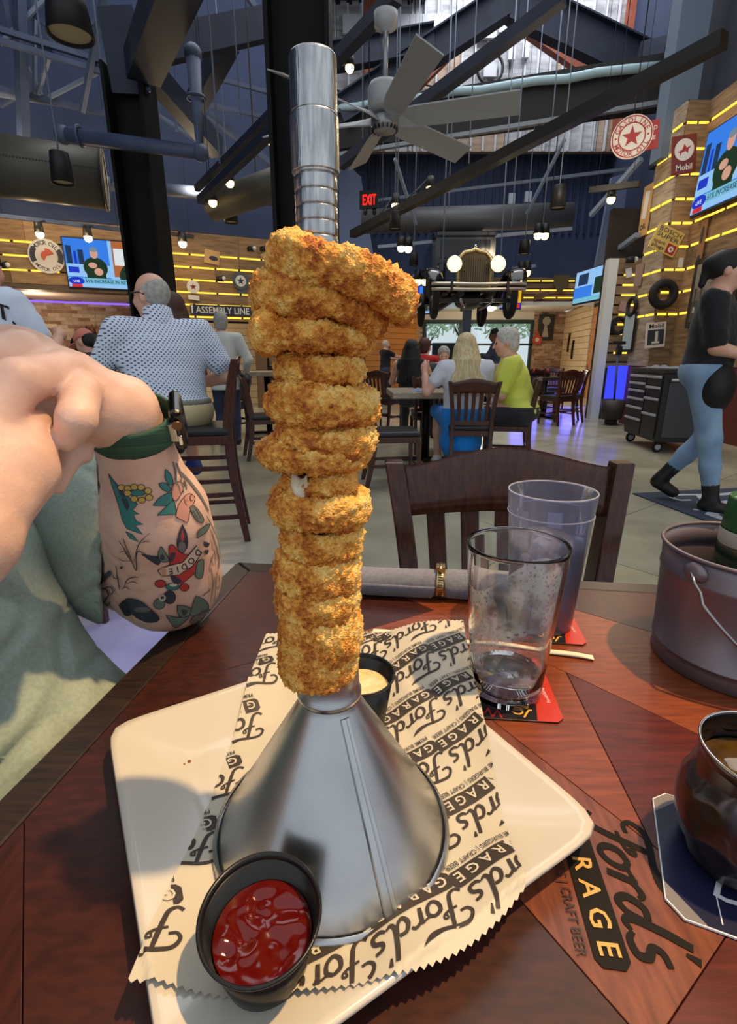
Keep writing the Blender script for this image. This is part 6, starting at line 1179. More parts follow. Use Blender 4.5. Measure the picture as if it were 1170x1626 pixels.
def nets(Fd, lo, h):
    ins = Fd < 0; n = Fd.shape; c = [ins[i:n[0] - 1 + i, j:n[1] - 1 + j, k:n[2] - 1 + k] for i in (0, 1) for j in (0, 1) for k in (0, 1)]; s = sum(x.astype(np.int8) for x in c); act = (s > 0) & (s < 8); idx = np.argwhere(act)
    if len(idx) == 0: return np.zeros((0, 3)), []
    P = np.zeros((len(idx), 3)); W_ = np.zeros(len(idx)); co = np.array([(i, j, k) for i in (0, 1) for j in (0, 1) for k in (0, 1)])
    val = np.stack([Fd[idx[:, 0] + a, idx[:, 1] + b, idx[:, 2] + d] for a, b, d in co], 1)
    for a in range(8):
        for b in range(a + 1, 8):
            if np.abs(co[a] - co[b]).sum() != 1: continue
            va, vb = val[:, a], val[:, b]; m = (va < 0) != (vb < 0); t = np.where(m, va / np.where(m, va - vb, 1), 0); P += np.where(m[:, None], co[a] + (co[b] - co[a]) * t[:, None], 0); W_ += m
    V_ = lo + h * (idx + P / W_[:, None]); mp = np.full(act.shape, -1, np.int64); mp[tuple(idx.T)] = np.arange(len(idx)); fs = []
    for ax in range(3):
        o1, o2 = [(1, 2), (2, 0), (0, 1)][ax]; sl0 = [slice(None)] * 3; sl1 = [slice(None)] * 3; sl0[ax] = slice(0, -1); sl1[ax] = slice(1, None)
        A, B = ins[tuple(sl0)], ins[tuple(sl1)]; e = np.argwhere(A != B); ok = (e[:, o1] > 0) & (e[:, o2] > 0) & (e[:, o1] < n[o1] - 1) & (e[:, o2] < n[o2] - 1); e = e[ok]; fl = A[tuple(e.T)]
        u = np.zeros(3, int); v = np.zeros(3, int); u[o1] = 1; v[o2] = 1; q = np.stack([mp[tuple((e - u - v).T)], mp[tuple((e - v).T)], mp[tuple(e.T)], mp[tuple((e - u).T)]], 1); q[~fl] = q[~fl][:, ::-1]; fs.append(q)
    return V_, np.concatenate(fs)
def flesh(name, prims, h, mat, parent=None, k=.02, cuts=(), pad=.03, warp=None, smooth=1):
    Fd, lo = sdf_field(prims, h, pad, k, cuts); v, f = nets(Fd, lo, h)
    if smooth and len(v):
        for _ in range(smooth):
            acc = np.zeros_like(v); cnt = np.zeros(len(v))
            for a in range(4): np.add.at(acc, f[:, a], v[f[:, (a + 1) % 4]]); np.add.at(cnt, f[:, a], 1); np.add.at(acc, f[:, a], v[f[:, (a - 1) % 4]]); np.add.at(cnt, f[:, a], 1)
            v = v * .5 + .5 * acc / np.maximum(cnt, 1)[:, None]
    if warp is not None: v = warp(v)
    me = bpy.data.meshes.new(name); me.from_pydata(v.tolist(), [], f.tolist()); me.polygons.foreach_set('use_smooth', [True] * len(f))
    for m in (mat if isinstance(mat, (list, tuple)) else [mat]): me.materials.append(m)
    me.update(); o = bpy.data.objects.new(name, me); COL.objects.link(o)
    if parent is not None: o.parent = parent
    return o
def infl(prims, d, kk=None): return [(p[0], p[1], p[2], p[3] + d, p[4] + d) + tuple(p[5:]) if p[0] == 'c' else (p[0], p[1], tuple(r + d for r in p[2])) + tuple(p[3:]) for p in prims]
skin_l = M('skin_light', (214, 160, 136), .5, rgb2=(226, 176, 152), scale=9, sss=.06); skin_d = M('skin_brown', (120, 82, 64), .5); eye_m = M('eye_dark', (40, 34, 32), .2)
def ik(s, t, l1, l2, pole):
    s, t = V(s), V(t); d = t - s; L_ = min(d.length, (l1 + l2) * .999); d.normalize(); t = s + d * L_; a = (l1 * l1 - l2 * l2 + L_ * L_) / (2 * L_); hgt = math.sqrt(max(0, l1 * l1 - a * a)); p = V(pole); p = (p - d * p.dot(d)).normalized(); return s + d * a + p * hgt, t
def hand_prims(w, d, n, side, s=1.0, curl=.5):
    # palm and five fingers from wrist w along d, palm facing n
    w, d, n = V(w), V(d).normalized(), V(n); n = (n - d * n.dot(d)).normalized(); x = d.cross(n) * side; P = [('c', w, w + d * .045 * s, .024 * s, .030 * s), ('c', w + d * .03 * s + x * .02 * s, w + d * .08 * s + x * .024 * s, .020 * s, .015 * s), ('c', w + d * .03 * s - x * .02 * s, w + d * .075 * s - x * .026 * s, .020 * s, .014 * s)]
    for i, (ox, L_) in enumerate(((.031, .066), (.011, .076), (-.010, .071), (-.030, .055))):
        b = w + d * .082 * s + x * ox * s; c1 = curl; m = b + (d * math.cos(c1) + n * math.sin(c1)) * L_ * .5 * s; e = m + (d * math.cos(c1 * 2.2) + n * math.sin(c1 * 2.2)) * L_ * .5 * s; P += [('c', b, m, .0095 * s, .0088 * s, .006), ('c', m, e, .0088 * s, .0075 * s, .006)]
    b = w + d * .03 * s + x * .03 * s; m = b + (d * .6 + x * .7 + n * .3).normalized() * .038 * s; e = m + (d * .85 + n * .4 + x * .1).normalized() * .032 * s; P += [('c', b, m, .013 * s, .0105 * s, .008), ('c', m, e, .0105 * s, .0085 * s, .006)]; return P
def figure(label, loc, yaw, mode='sit', sc=1.0, girth=1.0, lean=0, twist=0, hy=0, hp=0, hands=None, top=None, sleeve=.5, bottom=None, leg=1.0, hem=None, shoes=None, hair=None, hairm=None, skin=None, h=.012, group=None, face=True, seat=.47, foot=None, extra=None, poles=None, stride=0, skirt=False, boots=0):
    skin = skin or skin_l; g = girth; pz = (seat + .10) if mode == 'sit' else .93 * sc; Rl = Matrix.Rotation(-math.radians(lean), 3, 'X') @ Matrix.Rotation(math.radians(twist), 3, 'Z'); pel = V((0, 0, pz)); up_ = lambda x, y, z: pel + Rl @ V((x, y, z)) * sc
    chest = up_(0, .01, .32); neck = up_(0, -.01, .50); shl = [up_(s * .185 * (.6 + .4 * g), -.01, .455) for s in (-1, 1)]; Hr = Matrix.Rotation(math.radians(hy), 3, 'Z') @ Matrix.Rotation(-math.radians(hp), 3, 'X'); hc = neck + V((0, .015, .0)) + Hr @ V((0, .02, .145)) * sc
    hd = lambda x, y, z: hc + Hr @ V((x, y, z)) * sc
    HP = [('e', hd(0, -.012, .025), (.076 * sc, .095 * sc, .09 * sc), Hr), ('e', hd(0, .028, -.035), (.062 * sc, .066 * sc, .082 * sc), Hr), ('c', hd(0, .06, -.088), hd(0, .045, -.09), .026 * sc, .03 * sc), ('c', hd(0, .088, .005), hd(0, .112, -.03), .010 * sc, .014 * sc, .012), ('c', hd(-.03, .078, .022), hd(.03, .078, .022), .013 * sc, .013 * sc, .015), ('c', hd(-.018, .092, -.058), hd(.018, .092, -.058), .008 * sc, .008 * sc, .012)] + [('e', hd(s * .078, -.01, -.01), (.012 * sc, .022 * sc, .033 * sc), Hr, .008) for s in (-1, 1)] + [('e', hd(s * .04, .062, -.03), (.026 * sc, .022 * sc, .024 * sc), Hr) for s in (-1, 1)]
    NP = [('c', neck - V((0, 0, .04)), hd(0, -.01, -.04), .056 * sc * (.75 + .25 * g), .052 * sc)]
    TP = [('e', pel + V((0, 0, .02)), (.165 * g * sc, .12 * g * sc, .12 * sc), None, .06), ('e', up_(0, .015 * g, .16), (.15 * g * sc, .115 * g * sc, .15 * sc), Rl, .06), ('e', chest, (.165 * g * sc, .115 * (.5 + .5 * g) * sc, .17 * sc), Rl, .06), ('c', shl[0].lerp(shl[1], .15), shl[0].lerp(shl[1], .85), .062 * sc, .062 * sc, .06), ('c', neck - V((0, 0, .05)), neck, .075 * sc, .055 * sc, .05)]
    AP, UP_ = [], [[], []]; hands = hands or [(-.2, .25, pz - .0), (.2, .25, pz)]; poles = poles or [(-.6, -.3, -1), (.6, -.3, -1)]
    for i, s in enumerate((-1, 1)):
        el, wr_ = ik(shl[i], hands[i][:3], .29 * sc, .255 * sc, poles[i]); d = (wr_ - el).normalized(); UP_[i] = [('c', shl[i], el, .053 * sc * (.5 + .5 * g), .041 * sc * (.6 + .4 * g), .03)]; AP += UP_[i] + [('c', el, wr_ - d * .09, .042 * sc * (.6 + .4 * g), .034 * sc, .02), ('c', wr_ - d * .09, wr_, .034 * sc, .026 * sc, .02)]
        n = V(hands[i][3:6]) if len(hands[i]) > 5 else V((-s * .7, .2, -.6)); AP += hand_prims(wr_, d, n, s, sc * .95, hands[i][6] if len(hands[i]) > 6 else .5)
    LP, TH, FP = [], [], []
    for i, s in enumerate((-1, 1)):
        hp_ = pel + V((s * .09 * g * sc, 0, 0))
        if mode == 'sit': kn = hp_ + V((s * .05, .43 * sc, -.0)); an = V((kn.x, kn.y - .04, (foot if foot is not None else 0) + .085)); toe = an + V((0, .13, -.045))
        else:
            st = stride * s; kn = hp_ + V((0, .06 + .12 * max(0, st) - .02 * abs(st), -.42 * sc)) + V((0, .08 * (1 if st < 0 else 0) * abs(st), .0)); an = V((hp_.x, .02 + .34 * st, .085)) + (V((0, 0, .18)) * abs(st) if st < 0 else V((0, 0, 0))); toe = an + (V((0, .13, -.045)) if st >= 0 else V((0, .09, -.10)))
        TH.append(('c', hp_, kn, .085 * sc * (.5 + .5 * g), .058 * sc * (.7 + .3 * g), .04)); LP += [TH[-1], ('c', kn, kn.lerp(an, .45), .056 * sc, .05 * sc * (.7 + .3 * g), .03), ('c', kn.lerp(an, .45), an, .05 * sc, .036 * sc, .03)]; FP += [('c', an - V((0, .03, .04)), toe - V((0, 0, .01)), .036 * sc, .03 * sc), ('c', an, an - V((0, .02, .03)), .037 * sc, .036 * sc)]
    body = flesh('person', HP + NP + TP + AP + LP + FP, h, skin, k=.03); body.location = loc; body.rotation_euler = (0, 0, math.radians(yaw)); tag(body, label, 'person', group)
    if top:
        cuts = [(tuple(neck + V((0, .0, .018))), (0, .25, 1))]; lo_ = hem if hem is not None else pz - .05; cuts.append(((0, 0, lo_), (0, 0, -1)))
        SP = infl(TP, .014); ug = [] if sleeve <= 0 else [p for i in (0, 1) for p in ([('c', UP_[i][0][1], V(UP_[i][0][1]).lerp(V(UP_[i][0][2]), min(1, sleeve)), UP_[i][0][3] + .020, UP_[i][0][4] + .022, .04)] if sleeve <= 1 else infl([UP_[i][0]] + AP[i * (len(AP) // 2) + 1:i * (len(AP) // 2) + 3], .016))]
        if hem is not None and hem < pz - .1: SP = SP + [('c', pel + V((0, 0, .05)), V((0, .0, hem)), .15 * g * sc, .17 * g * sc, .05)]
        wr2 = lambda v: v + np.array([[.004 * noise.noise(V(p) * 14) + .003 * noise.noise(V(p) * 34)] * 3 for p in v])
        flesh('shirt', SP + ug, h, top, body, k=.03, cuts=cuts, warp=wr2)
    if bottom:
        LG = [p for i, s in enumerate((-1, 1)) for p in (infl([LP[3 * i]], .014) if leg <= .55 else infl(LP[3 * i:3 * i + 3], .013))]
        if leg <= .55: LG = [('c', p[1], V(p[1]).lerp(V(p[2]), leg / .5), p[3], p[4] + .015, .03) for p in LG]
        if skirt: LG += [('c', pel, pel + V((0, .3, -.05)), .16 * g, .15 * g, .05), ('c', pel + V((0, .0, -.05)), pel + V((0, .05, -.25)), .15 * g, .17 * g, .05)]
        flesh('trousers' if leg > .55 else ('skirt' if skirt else 'shorts'), infl([TP[0]], .016) + LG, h, bottom, body, k=.03, cuts=[((0, 0, pz + .07), (0, 0, 1))])
    for q in ((0, 2) if shoes else ()): flesh('shoe', infl(FP[q:q + 2] + ([('c', FP[q + 1][1], V(FP[q + 1][1]) + (V(LP[3 * (q // 2) + 2][1]) - V(FP[q + 1][1])).normalized() * boots, .04, .046)] if boots else []), .012), h, shoes, body, k=.02)
    if hair == 'short': flesh('hair', [('e', hd(0, -.024, .035), (.084 * sc, .098 * sc, .094 * sc), Hr)], h * .8, hairm, body, cuts=[(tuple(hd(0, .045, .03)), tuple(Hr @ V((0, 1, -.55)))), (tuple(hd(0, 0, -.045)), tuple(Hr @ V((0, .2, -1))))])
    if hair == 'full': flesh('hair', [('e', hd(0, -.022, .034), (.092 * sc, .106 * sc, .102 * sc), Hr), ('e', hd(0, -.06, -.03), (.082 * sc, .06 * sc, .08 * sc), Hr)], h * .8, hairm, body, cuts=[(tuple(hd(0, .055, .02)), tuple(Hr @ V((0, 1, -.35)))), (tuple(hd(0, 0, -.085)), tuple(Hr @ V((0, .2, -1))))], warp=lambda v: v + np.array([[.006 * noise.noise(V(p) * 30)] * 3 for p in v]))
    if hair == 'long':
        P = [('e', hd(0, -.022, .030), (.096 * sc, .108 * sc, .102 * sc), Hr, .03)]
        for k in range(15): a = -1.5 + 3.0 * k / 14; x = math.sin(a) * .092; y = -math.cos(a) * .085 - .01; e = up_(x * 1.75 + .008 * math.sin(k * 5), -.135 * (.6 + .4 * g) + abs(x) * .25, .22 + .05 * math.sin(k * 3.1)); P += [('c', hd(x, y, .0), hd(x * 1.25, y * 1.15 - .015, -.14), .026, .030, .012), ('c', hd(x * 1.25, y * 1.15 - .015, -.14), e, .030, .012, .012)]
        flesh('hair', P, h * .75, hairm, body, k=.012, cuts=[(tuple(hd(0, .05, .0)), tuple(Hr @ V((0, 1, -.25))))])
    if hair == 'fringe': flesh('hair', [('e', hd(0, -.020, .015), (.0815 * sc, .097 * sc, .088 * sc), Hr)], h * .6, hairm, body, cuts=[(tuple(hd(0, -.04, .055)), tuple(Hr @ V((0, .55, 1)))), (tuple(hd(0, 0, -.06)), (0, 0, -1)), (tuple(hd(0, .02, 0)), tuple(Hr @ V((0, 1, 0))))], smooth=0)
    if hair == 'pony': flesh('hair', [('e', hd(0, -.022, .032), (.086 * sc, .102 * sc, .096 * sc), Hr), ('e', hd(0, -.10, .05), (.042, .045, .045), Hr), ('c', hd(0, -.11, .03), hd(0, -.13, -.08), .034, .022)], h * .8, hairm, body, cuts=[(tuple(hd(0, .05, .03)), tuple(Hr @ V((0, 1, -.5))))])
    if hair == 'cap':
        flesh('cap', [('e', hd(0, -.008, .045), (.088 * sc, .105 * sc, .086 * sc), Hr)], h * .7, hairm, body, cuts=[(tuple(hd(0, 0, .035)), tuple(Hr @ V((0, .1, -1))))]); flesh('cap_brim', [('e', hd(0, .125, .038), (.072, .07, .010), Hr)], h * .5, hairm, body)
    if face:
        mb = MB()
        for s in (-1, 1): mb.ball(hd(s * .031, .080, .002), .0115 * sc, 8)
        mb.build('eyes', eye_m, body) if False else None
        for s in (-1, 1): o = MB().ball(hd(s * .031, .083, .003), .010 * sc, 8); me = o.build('eye', eye_m, None, origin=(0, 0, 0)); me.parent = body; me.location = (0, 0, 0)
    if extra: extra(body, hd, Hr, up_, shl, pel)
    return body
cot = lambda n, a, b=None, **k: M(n, a, .9, rgb2=b or tuple(min(255, x + 12) for x in a), scale=6, sheen=.1, **k)
# ---- man in the dotted shirt
def dots_mat():
    m = M('dotted_shirt', (206, 218, 238), .85); nt = m.node_tree; N = nt.nodes; lk = nt.links.new; tc = N.new('ShaderNodeTexCoord'); sp = N.new('ShaderNodeSeparateXYZ'); lk(tc.outputs['Object'], sp.inputs[0])
    def mth(op, a, b=None):
        n = N.new('ShaderNodeMath'); n.operation = op
        for i, x in enumerate((a, b)):
            if x is None: continue
            if isinstance(x, (int, float)): n.inputs[i].default_value = x
            else: lk(x, n.inputs[i])
        return n.outputs[0]
    u = mth('MULTIPLY', mth('ADD', sp.outputs[0], mth('MULTIPLY', sp.outputs[1], .45)), 42.0); v = mth('MULTIPLY', sp.outputs[2], 42.0); a = mth('ADD', u, v); b = mth('SUBTRACT', u, v)
    f = lambda x: mth('ABSOLUTE', mth('SUBTRACT', mth('FRACT', x), .5)); d = mth('SQRT', mth('ADD', mth('POWER', f(a), 2), mth('POWER', f(b), 2))); r = N.new('ShaderNodeValToRGB'); r.color_ramp.elements[0].position = .21; r.color_ramp.elements[0].color = L((66, 76, 108)); r.color_ramp.elements[1].position = .29; r.color_ramp.elements[1].color = L((214, 224, 240)); lk(d, r.inputs[0]); lk(r.outputs[0], N['Principled BSDF'].inputs['Base Color']); return m
khaki = cot('khaki', (196, 180, 140)); grey_h = M('grey_hair', (150, 146, 140), .7, rgb2=(176, 172, 166), scale=40); white_h = M('white_hair', (206, 202, 192), .7, rgb2=(176, 174, 166), scale=50); blue_shoe = M('blue_shoe', (40, 60, 130), .6); belt_m = M('grey_belt', (126, 124, 116), .6)
def ex_man(body, hd, Hr, up_, shl, pel):
    mb = MB(); mb.tube([hd(.086, .085, .012), hd(.088, .0, .012), hd(.082, -.03, -.002)], .0035, 6).tube([hd(-.086, .085, .012), hd(-.088, .0, .012), hd(-.082, -.03, -.002)], .0035, 6)
    for s in (-1, 1): mb.torus(hd(s * .034, .098, .004), .024, .003, 16, 5, Hr @ Matrix.Rotation(PI / 2, 3, 'X'))
    o = mb.build('eyeglasses', blk, None, origin=(0, 0, 0), fix=False); o.parent = body; o.location = (0, 0, 0)
    o = flesh('shirt_collar', [('c', up_(0, -.02, .50), up_(0, -.008, .60), .086, .076)], .011, MATS['dotted_shirt'], body, cuts=[(tuple(up_(0, 0, .572)), (0, .35, 1))])
    o = flesh('belt', [('e', pel + V((0, 0, .065)), (.165 * 1.42 + .008, .12 * 1.42 + .008, .11))], .012, belt_m, body, cuts=[(tuple(pel + V((0, 0, .085))), (0, 0, 1)), (tuple(pel + V((0, 0, .048))), (0, 0, -1))], smooth=0)
figure('heavy bald-crowned man in a blue-dotted white shirt, seated with back to us', (-1.17, 3.02, 0), 30, sc=1.02, girth=1.38, lean=8, hy=38, hp=4, hands=[(-.28, .38, 1.06), (.24, .26, .92)], poles=[(-.6, -.3, -1), (.7, -.5, -.6)], top=dots_mat(), sleeve=.72, bottom=khaki, leg=.45, shoes=blue_shoe, hair='fringe', hairm=grey_h, seat=.66, foot=.30, extra=ex_man, h=.011, hem=.76)
# ---- grey-haired woman with a shoulder bag
def ex_bag(body, hd, Hr, up_, shl, pel):
    o = MB().tube(spline([up_(-.10, .06, .48), up_(-.11, -.06, .47), up_(-.02, -.155, .30), up_(.12, -.17, .10), up_(.22, -.12, -.06)], 6), .009, 6).build('bag_strap', blk, None, origin=(0, 0, 0)); o.parent = body; o.location = (0, 0, 0)
    flesh('shoulder_bag', [('e', pel + V((.25, -.05, -.08)), (.07, .12, .10))], .012, seatm, body)
figure('standing grey-haired woman in a loose white blouse with a black shoulder bag', (-1.80, 6.55, 0), 12, 'stand', sc=.95, girth=1.12, hands=[(-.2, .22, 1.0), (.26, .18, .92)], top=cot('white_blouse', (206, 208, 206)), sleeve=2, bottom=cot('navy_trousers', (38, 50, 78)), shoes=blk, hair='full', hairm=grey_h, extra=ex_bag, hem=.70)
# ---- seated people at the left bar
figure('person in a salmon pink cap and black jacket looking down, beyond the clasped hands', (PY(168, 600, 5.2).x, 5.2, 0), 62, sc=1.0, lean=14, hy=12, hp=28, hands=[(-.15, .34, .98), (.15, .34, .98)], top=cot('black_jacket', (28, 28, 32)), sleeve=2, bottom=cot('dark_trousers', (40, 42, 50)), hair='cap', hairm=cot('salmon_cap', (206, 120, 104)), seat=.52, shoes=blk, extra=lambda body, hd, Hr, *a: flesh('hair', [('e', hd(0, -.06, -.01), (.08, .07, .08), Hr), ('c', hd(0, -.11, -.02), hd(0, -.12, -.12), .05, .05)], .012, M('black_hair', (22, 20, 20), .6), body) and None)
figure('dark-haired person in black half hidden behind the pink cap', (PY(136, 600, 5.9).x, 5.9, 0), 40, hy=20, top=MATS['black_jacket'], sleeve=2, bottom=MATS['dark_trousers'], hair='full', hairm=MATS['black_hair'], seat=.45, shoes=blk)
def ex_tee(body, hd, Hr, up_, shl, pel):
    mb = MB(); Mx = frame(up_(.15, -.20, .41), up_(1, -.20, .36) - up_(0, -.20, .36), up_(0, -.16, .50) - up_(0, -.20, .36)); put_text(mb, 'P.I.T.', Mx @ Matrix.Rotation(-.30, 4, 'Z'), .062, 0, .03); bvh = None
    sh_ = [c for c in body.children if c.name.startswith('shirt')][0]; T = BVHTree.FromPolygons([v.co for v in sh_.data.vertices], [list(p.vertices) for p in sh_.data.polygons]); nn = V(Mx.col[2].xyz)
    for i, p in enumerate(mb.v):
        hit = T.ray_cast(p + nn * .3, -nn); mb.v[i] = hit[0] + nn * .004 if hit[0] else p
    o = mb.build('back_lettering', M('black_letter', (26, 26, 30), .7), None, origin=(0, 0, 0), fix=False); o.parent = body; o.location = (0, 0, 0)
figure('person in a white tee with black letters on the back, at the left picture edge', (PY(-24, 600, 2.75).x - .04, 2.75, 0), -8, girth=1.15, lean=14, hp=10, top=cot('white_tee', (206, 218, 236)), sleeve=.6, bottom=MATS['dark_trousers'], hair='full', hairm=MATS['black_hair'], seat=.81, foot=.45, shoes=blk, hands=[(-.2, .4, 1.2), (.2, .4, 1.2)], extra=ex_tee)
figure('brown-haired woman largely hidden behind the man in the dotted shirt', (PY(284, 600, 3.9).x, 3.9, 0), 50, top=cot('brown_top', (92, 66, 56)), sleeve=.6, bottom=MATS['dark_trousers'], hair='long', hairm=M('brown_hair', (70, 42, 32), .6), seat=.66, foot=.3, shoes=blk, hands=[(-.2, .34, 1.02), (.2, .34, 1.02)])
# ---- the table of the blonde woman
p = PY(745, 600, 4.75); blond = M('blonde_hair', (196, 172, 124), .55, rgb2=(222, 204, 164), scale=14, stretch=(6, 6, .6), lo=.4, hi=.6)
figure('seated woman with long blonde hair, pale tee and bright blue shorts', (p.x - .02, 4.85, 0), 4, sc=.96, girth=1.22, hy=6, hp=6, hands=[(-.36, .14, .97, .6, .3, 0, .8), (.12, .38, .80)], poles=[(-.5, -.2, -1), (.6, -.3, -1)], top=cot('pale_grey_tee', (206, 208, 218)), sleeve=.55, bottom=cot('bright_blue', (16, 128, 220)), leg=.48, skirt=True, hair='long', hairm=blond, shoes=M('white_shoe', (214, 214, 214), .6), hem=.56, seat=.46)
q = PY(676, 618, 4.98); tag(MB().lathe([(.001, 0), (.03, .0), (.033, .004), (.036, .10), (.034, .10), (.031, .006), (.001, .005)], q - V((0, 0, .03)), 20).build('drink_glass', thin_glass('smoky_glass', (120, 110, 110), body=.4)), 'small dark drink glass raised in the blonde woman\'s hand', 'glass')
def ex_tee2(body, hd, Hr, up_, shl, pel):
    flesh('print_patch', [('e', up_(0, .145, .30), (.06, .02, .05))], .012, M('tee_print', (60, 70, 60), .8), body)
p = PY(826, 620, 5.05); figure('grey-haired man in a yellow-green tee and black shorts, seated in profile', (p.x + .02, 5.1, 0), 76, sc=1.06, girth=1.45, lean=14, hy=6, hp=10, hands=[(-.14, .42, .82), (.10, .40, .80)], poles=[(-.5, -.5, -1), (.5, -.5, -1)], top=cot('yellow_green_tee', (212, 220, 82), (224, 230, 104)), sleeve=.78, bottom=cot('black_shorts', (38, 38, 44)), leg=.48, hair='full', hairm=white_h, shoes=MATS['white_shoe'], seat=.46, extra=ex_tee2, h=.011, hem=.56)
p = PY(652, 600, 6.9); figure('woman with long black hair in a sleeveless black top, seated beyond the blonde', (p.x, 6.9, 0), -14, sc=.98, hy=-10, top=cot('black_top', (20, 22, 28)), sleeve=0, bottom=MATS['dark_trousers'], hair='long', hairm=MATS['black_hair'], shoes=blk, hands=[(-.2, .35, .8), (.2, .35, .8)], seat=.46)
p = PY(678, 590, 8.0); figure('brown-haired person in a red shirt, seated beyond the black-haired woman', (p.x - .05, 8.0, 0), -30, sc=1.0, top=cot('red_shirt', (196, 40, 48)), sleeve=.8, bottom=MATS['dark_trousers'], hair='full', hairm=MATS['brown_hair'], shoes=blk, seat=.50)
p = PY(703, 590, 7.6); figure('person with greying hair facing us over the blonde woman\'s table', (p.x, 7.6, 0), 176, sc=.92, hp=16, top=cot('dark_green_top', (58, 66, 62)), sleeve=.8, bottom=MATS['dark_trousers'], hair='full', hairm=grey_h, shoes=blk, seat=.44)
def ex_mask(body, hd, Hr, *a): flesh('face_mask', [('e', hd(0, .072, -.05), (.055, .045, .045), Hr)], .012, blk, body)
p = PY(611, 600, 12.5); figure('far standing waiter in black with a dark face mask and reaching arms', (p.x, 12.5, 0), -70, 'stand', sc=.88, top=MATS['black_top'], sleeve=.6, bottom=cot('dark_jeans', (50, 58, 76)), hair='short', hairm=M('pale_crown', (196, 180, 170), .6), shoes=blk, hands=[(-.1, .42, 1.05), (.14, .45, 1.1)], extra=ex_mask)
p = PY(784, 600, 10.8); figure('standing waiter in a dark shirt and pale apron before the far window, holding a pad', (p.x, 10.8, 0), 70, 'stand', sc=.98, hp=14, top=cot('slate_shirt', (48, 56, 76)), sleeve=2, bottom=cot('pale_apron', (168, 166, 162)), hair='short', hairm=MATS['black_hair'], skin=skin_d, shoes=blk, hands=[(-.06, .34, 1.14), (.10, .36, 1.14)])
# ---- server walking at right
den = M('light_denim', (112, 140, 172), .85, rgb2=(142, 168, 196), scale=5, bump=.1, bscale=300); blkshirt = cot('server_black', (22, 22, 26))
def ex_srv(body, hd, Hr, up_, shl, pel):
    flesh('apron', [('e', pel + V((.03, .085, -.09)), (.225, .12, .19))], .010, M('black_apron', (18, 18, 20), .6), body)
    mb = MB(); Mx = frame(up_(.05, .25, .36), Rz(-18) @ V((1, 0, 0)), (0, 0, 1)); poly = [(-.06 + .02 * math.cos(a), .02 * math.sin(a)) for a in np.linspace(PI / 2, 3 * PI / 2, 9)] + [(.06 + .02 * math.cos(a), .02 * math.sin(a)) for a in np.linspace(-PI / 2, PI / 2, 9)]
    sh_ = [c for c in body.children if c.name.startswith('shirt')][0]; T = BVHTree.FromPolygons([v.co for v in sh_.data.vertices], [list(p.vertices) for p in sh_.data.polygons]); nn = V(Mx.col[2].xyz); nn = nn if nn.y > 0 else -nn; hit = T.ray_cast(up_(.05, .5, .36), -nn)
    if hit[0]: Mx.translation = hit[0] + nn * .006
    mb.prism(poly, Mx, .004); o = mb.build('name_badge', wht_s, None, origin=(0, 0, 0)); o.parent = body; o.location = (0, 0, 0)
Rz = lambda d: Matrix.Rotation(math.radians(d), 3, 'Z')
p = PZ(1150, 800, 0); figure('server in a black shirt, black apron and pale jeans walking past the tool chest', (p.x - .36, p.y - .02, 0), -124, 'stand', sc=1.04, girth=1.18, hy=10, hands=[(-.02, .27, 1.06, .5, -.6, -.3, .6), (.06, .26, 1.08, -.3, -.8, .1, .5)], poles=[(-.7, -.5, -.6), (.9, -1.2, -.3)], top=blkshirt, sleeve=.85, bottom=den, hair='pony', hairm=MATS['black_hair'], shoes=M('black_boot', (26, 24, 24), .5), stride=.5, boots=.12, extra=ex_srv, h=.011)
# ================================================================ THE TATTOOED MAN AT OUR TABLE
PDt = lambda x, y, d: tuple(PD(x, y, d)); E_ = PD(266, 918, .60); Mid = PD(247, 812, .515); Wr = PD(194, 652, .425); S_ = PD(48, 822, .70)
tor = [('e', (-.475, .42, .76), (.142, .17, .20), None, .06), ('e', (-.50, .42, .90), (.125, .17, .17), None, .06), ('c', (-.51, .25, .955), (-.52, .60, .945), .066, .066, .06), ('e', (-.49, .42, .60), (.15, .18, .14), None, .06)]
Hd = Matrix.Rotation(math.radians(-90), 3, 'Z'); hc_ = V((-.43, .42, 1.19)); hh_ = lambda x, y, z: tuple(hc_ + Hd @ V((x, y, z)))
head = [('c', (-.48, .42, .98), hh_(0, -.02, -.05), .06, .055, .04), ('e', hh_(0, -.012, .03), (.078, .098, .093), Hd), ('e', hh_(0, .03, -.035), (.064, .068, .084), Hd), ('c', hh_(0, .088, .005), hh_(0, .115, -.03), .010, .014, .012), ('c', hh_(-.03, .08, .022), hh_(.03, .08, .022), .013, .013, .015)] + [('e', hh_(s * .08, -.01, -.01), (.012, .022, .033), Hd, .008) for s in (-1, 1)]
ER = (-.36, .10, .82); WR_ = PDt(-75, 850, .30)
arms = [('c', tuple(S_), tuple(E_), .064, .058, .03), ('c', tuple(E_), tuple(Mid), .0590, .0490, .015), ('c', tuple(PD(260, 885, .575)), tuple(PD(254, 845, .545)), .058, .053, .015), ('c', tuple(Mid), tuple(PD(213, 705, .45)), .0485, .0305, .015), ('c', tuple(PD(213, 705, .45)), tuple(Wr), .0305, .0275, .01),
        ('c', (-.49, .23, .94), ER, .066, .058, .04), ('c', ER, WR_, .055, .036, .02)]
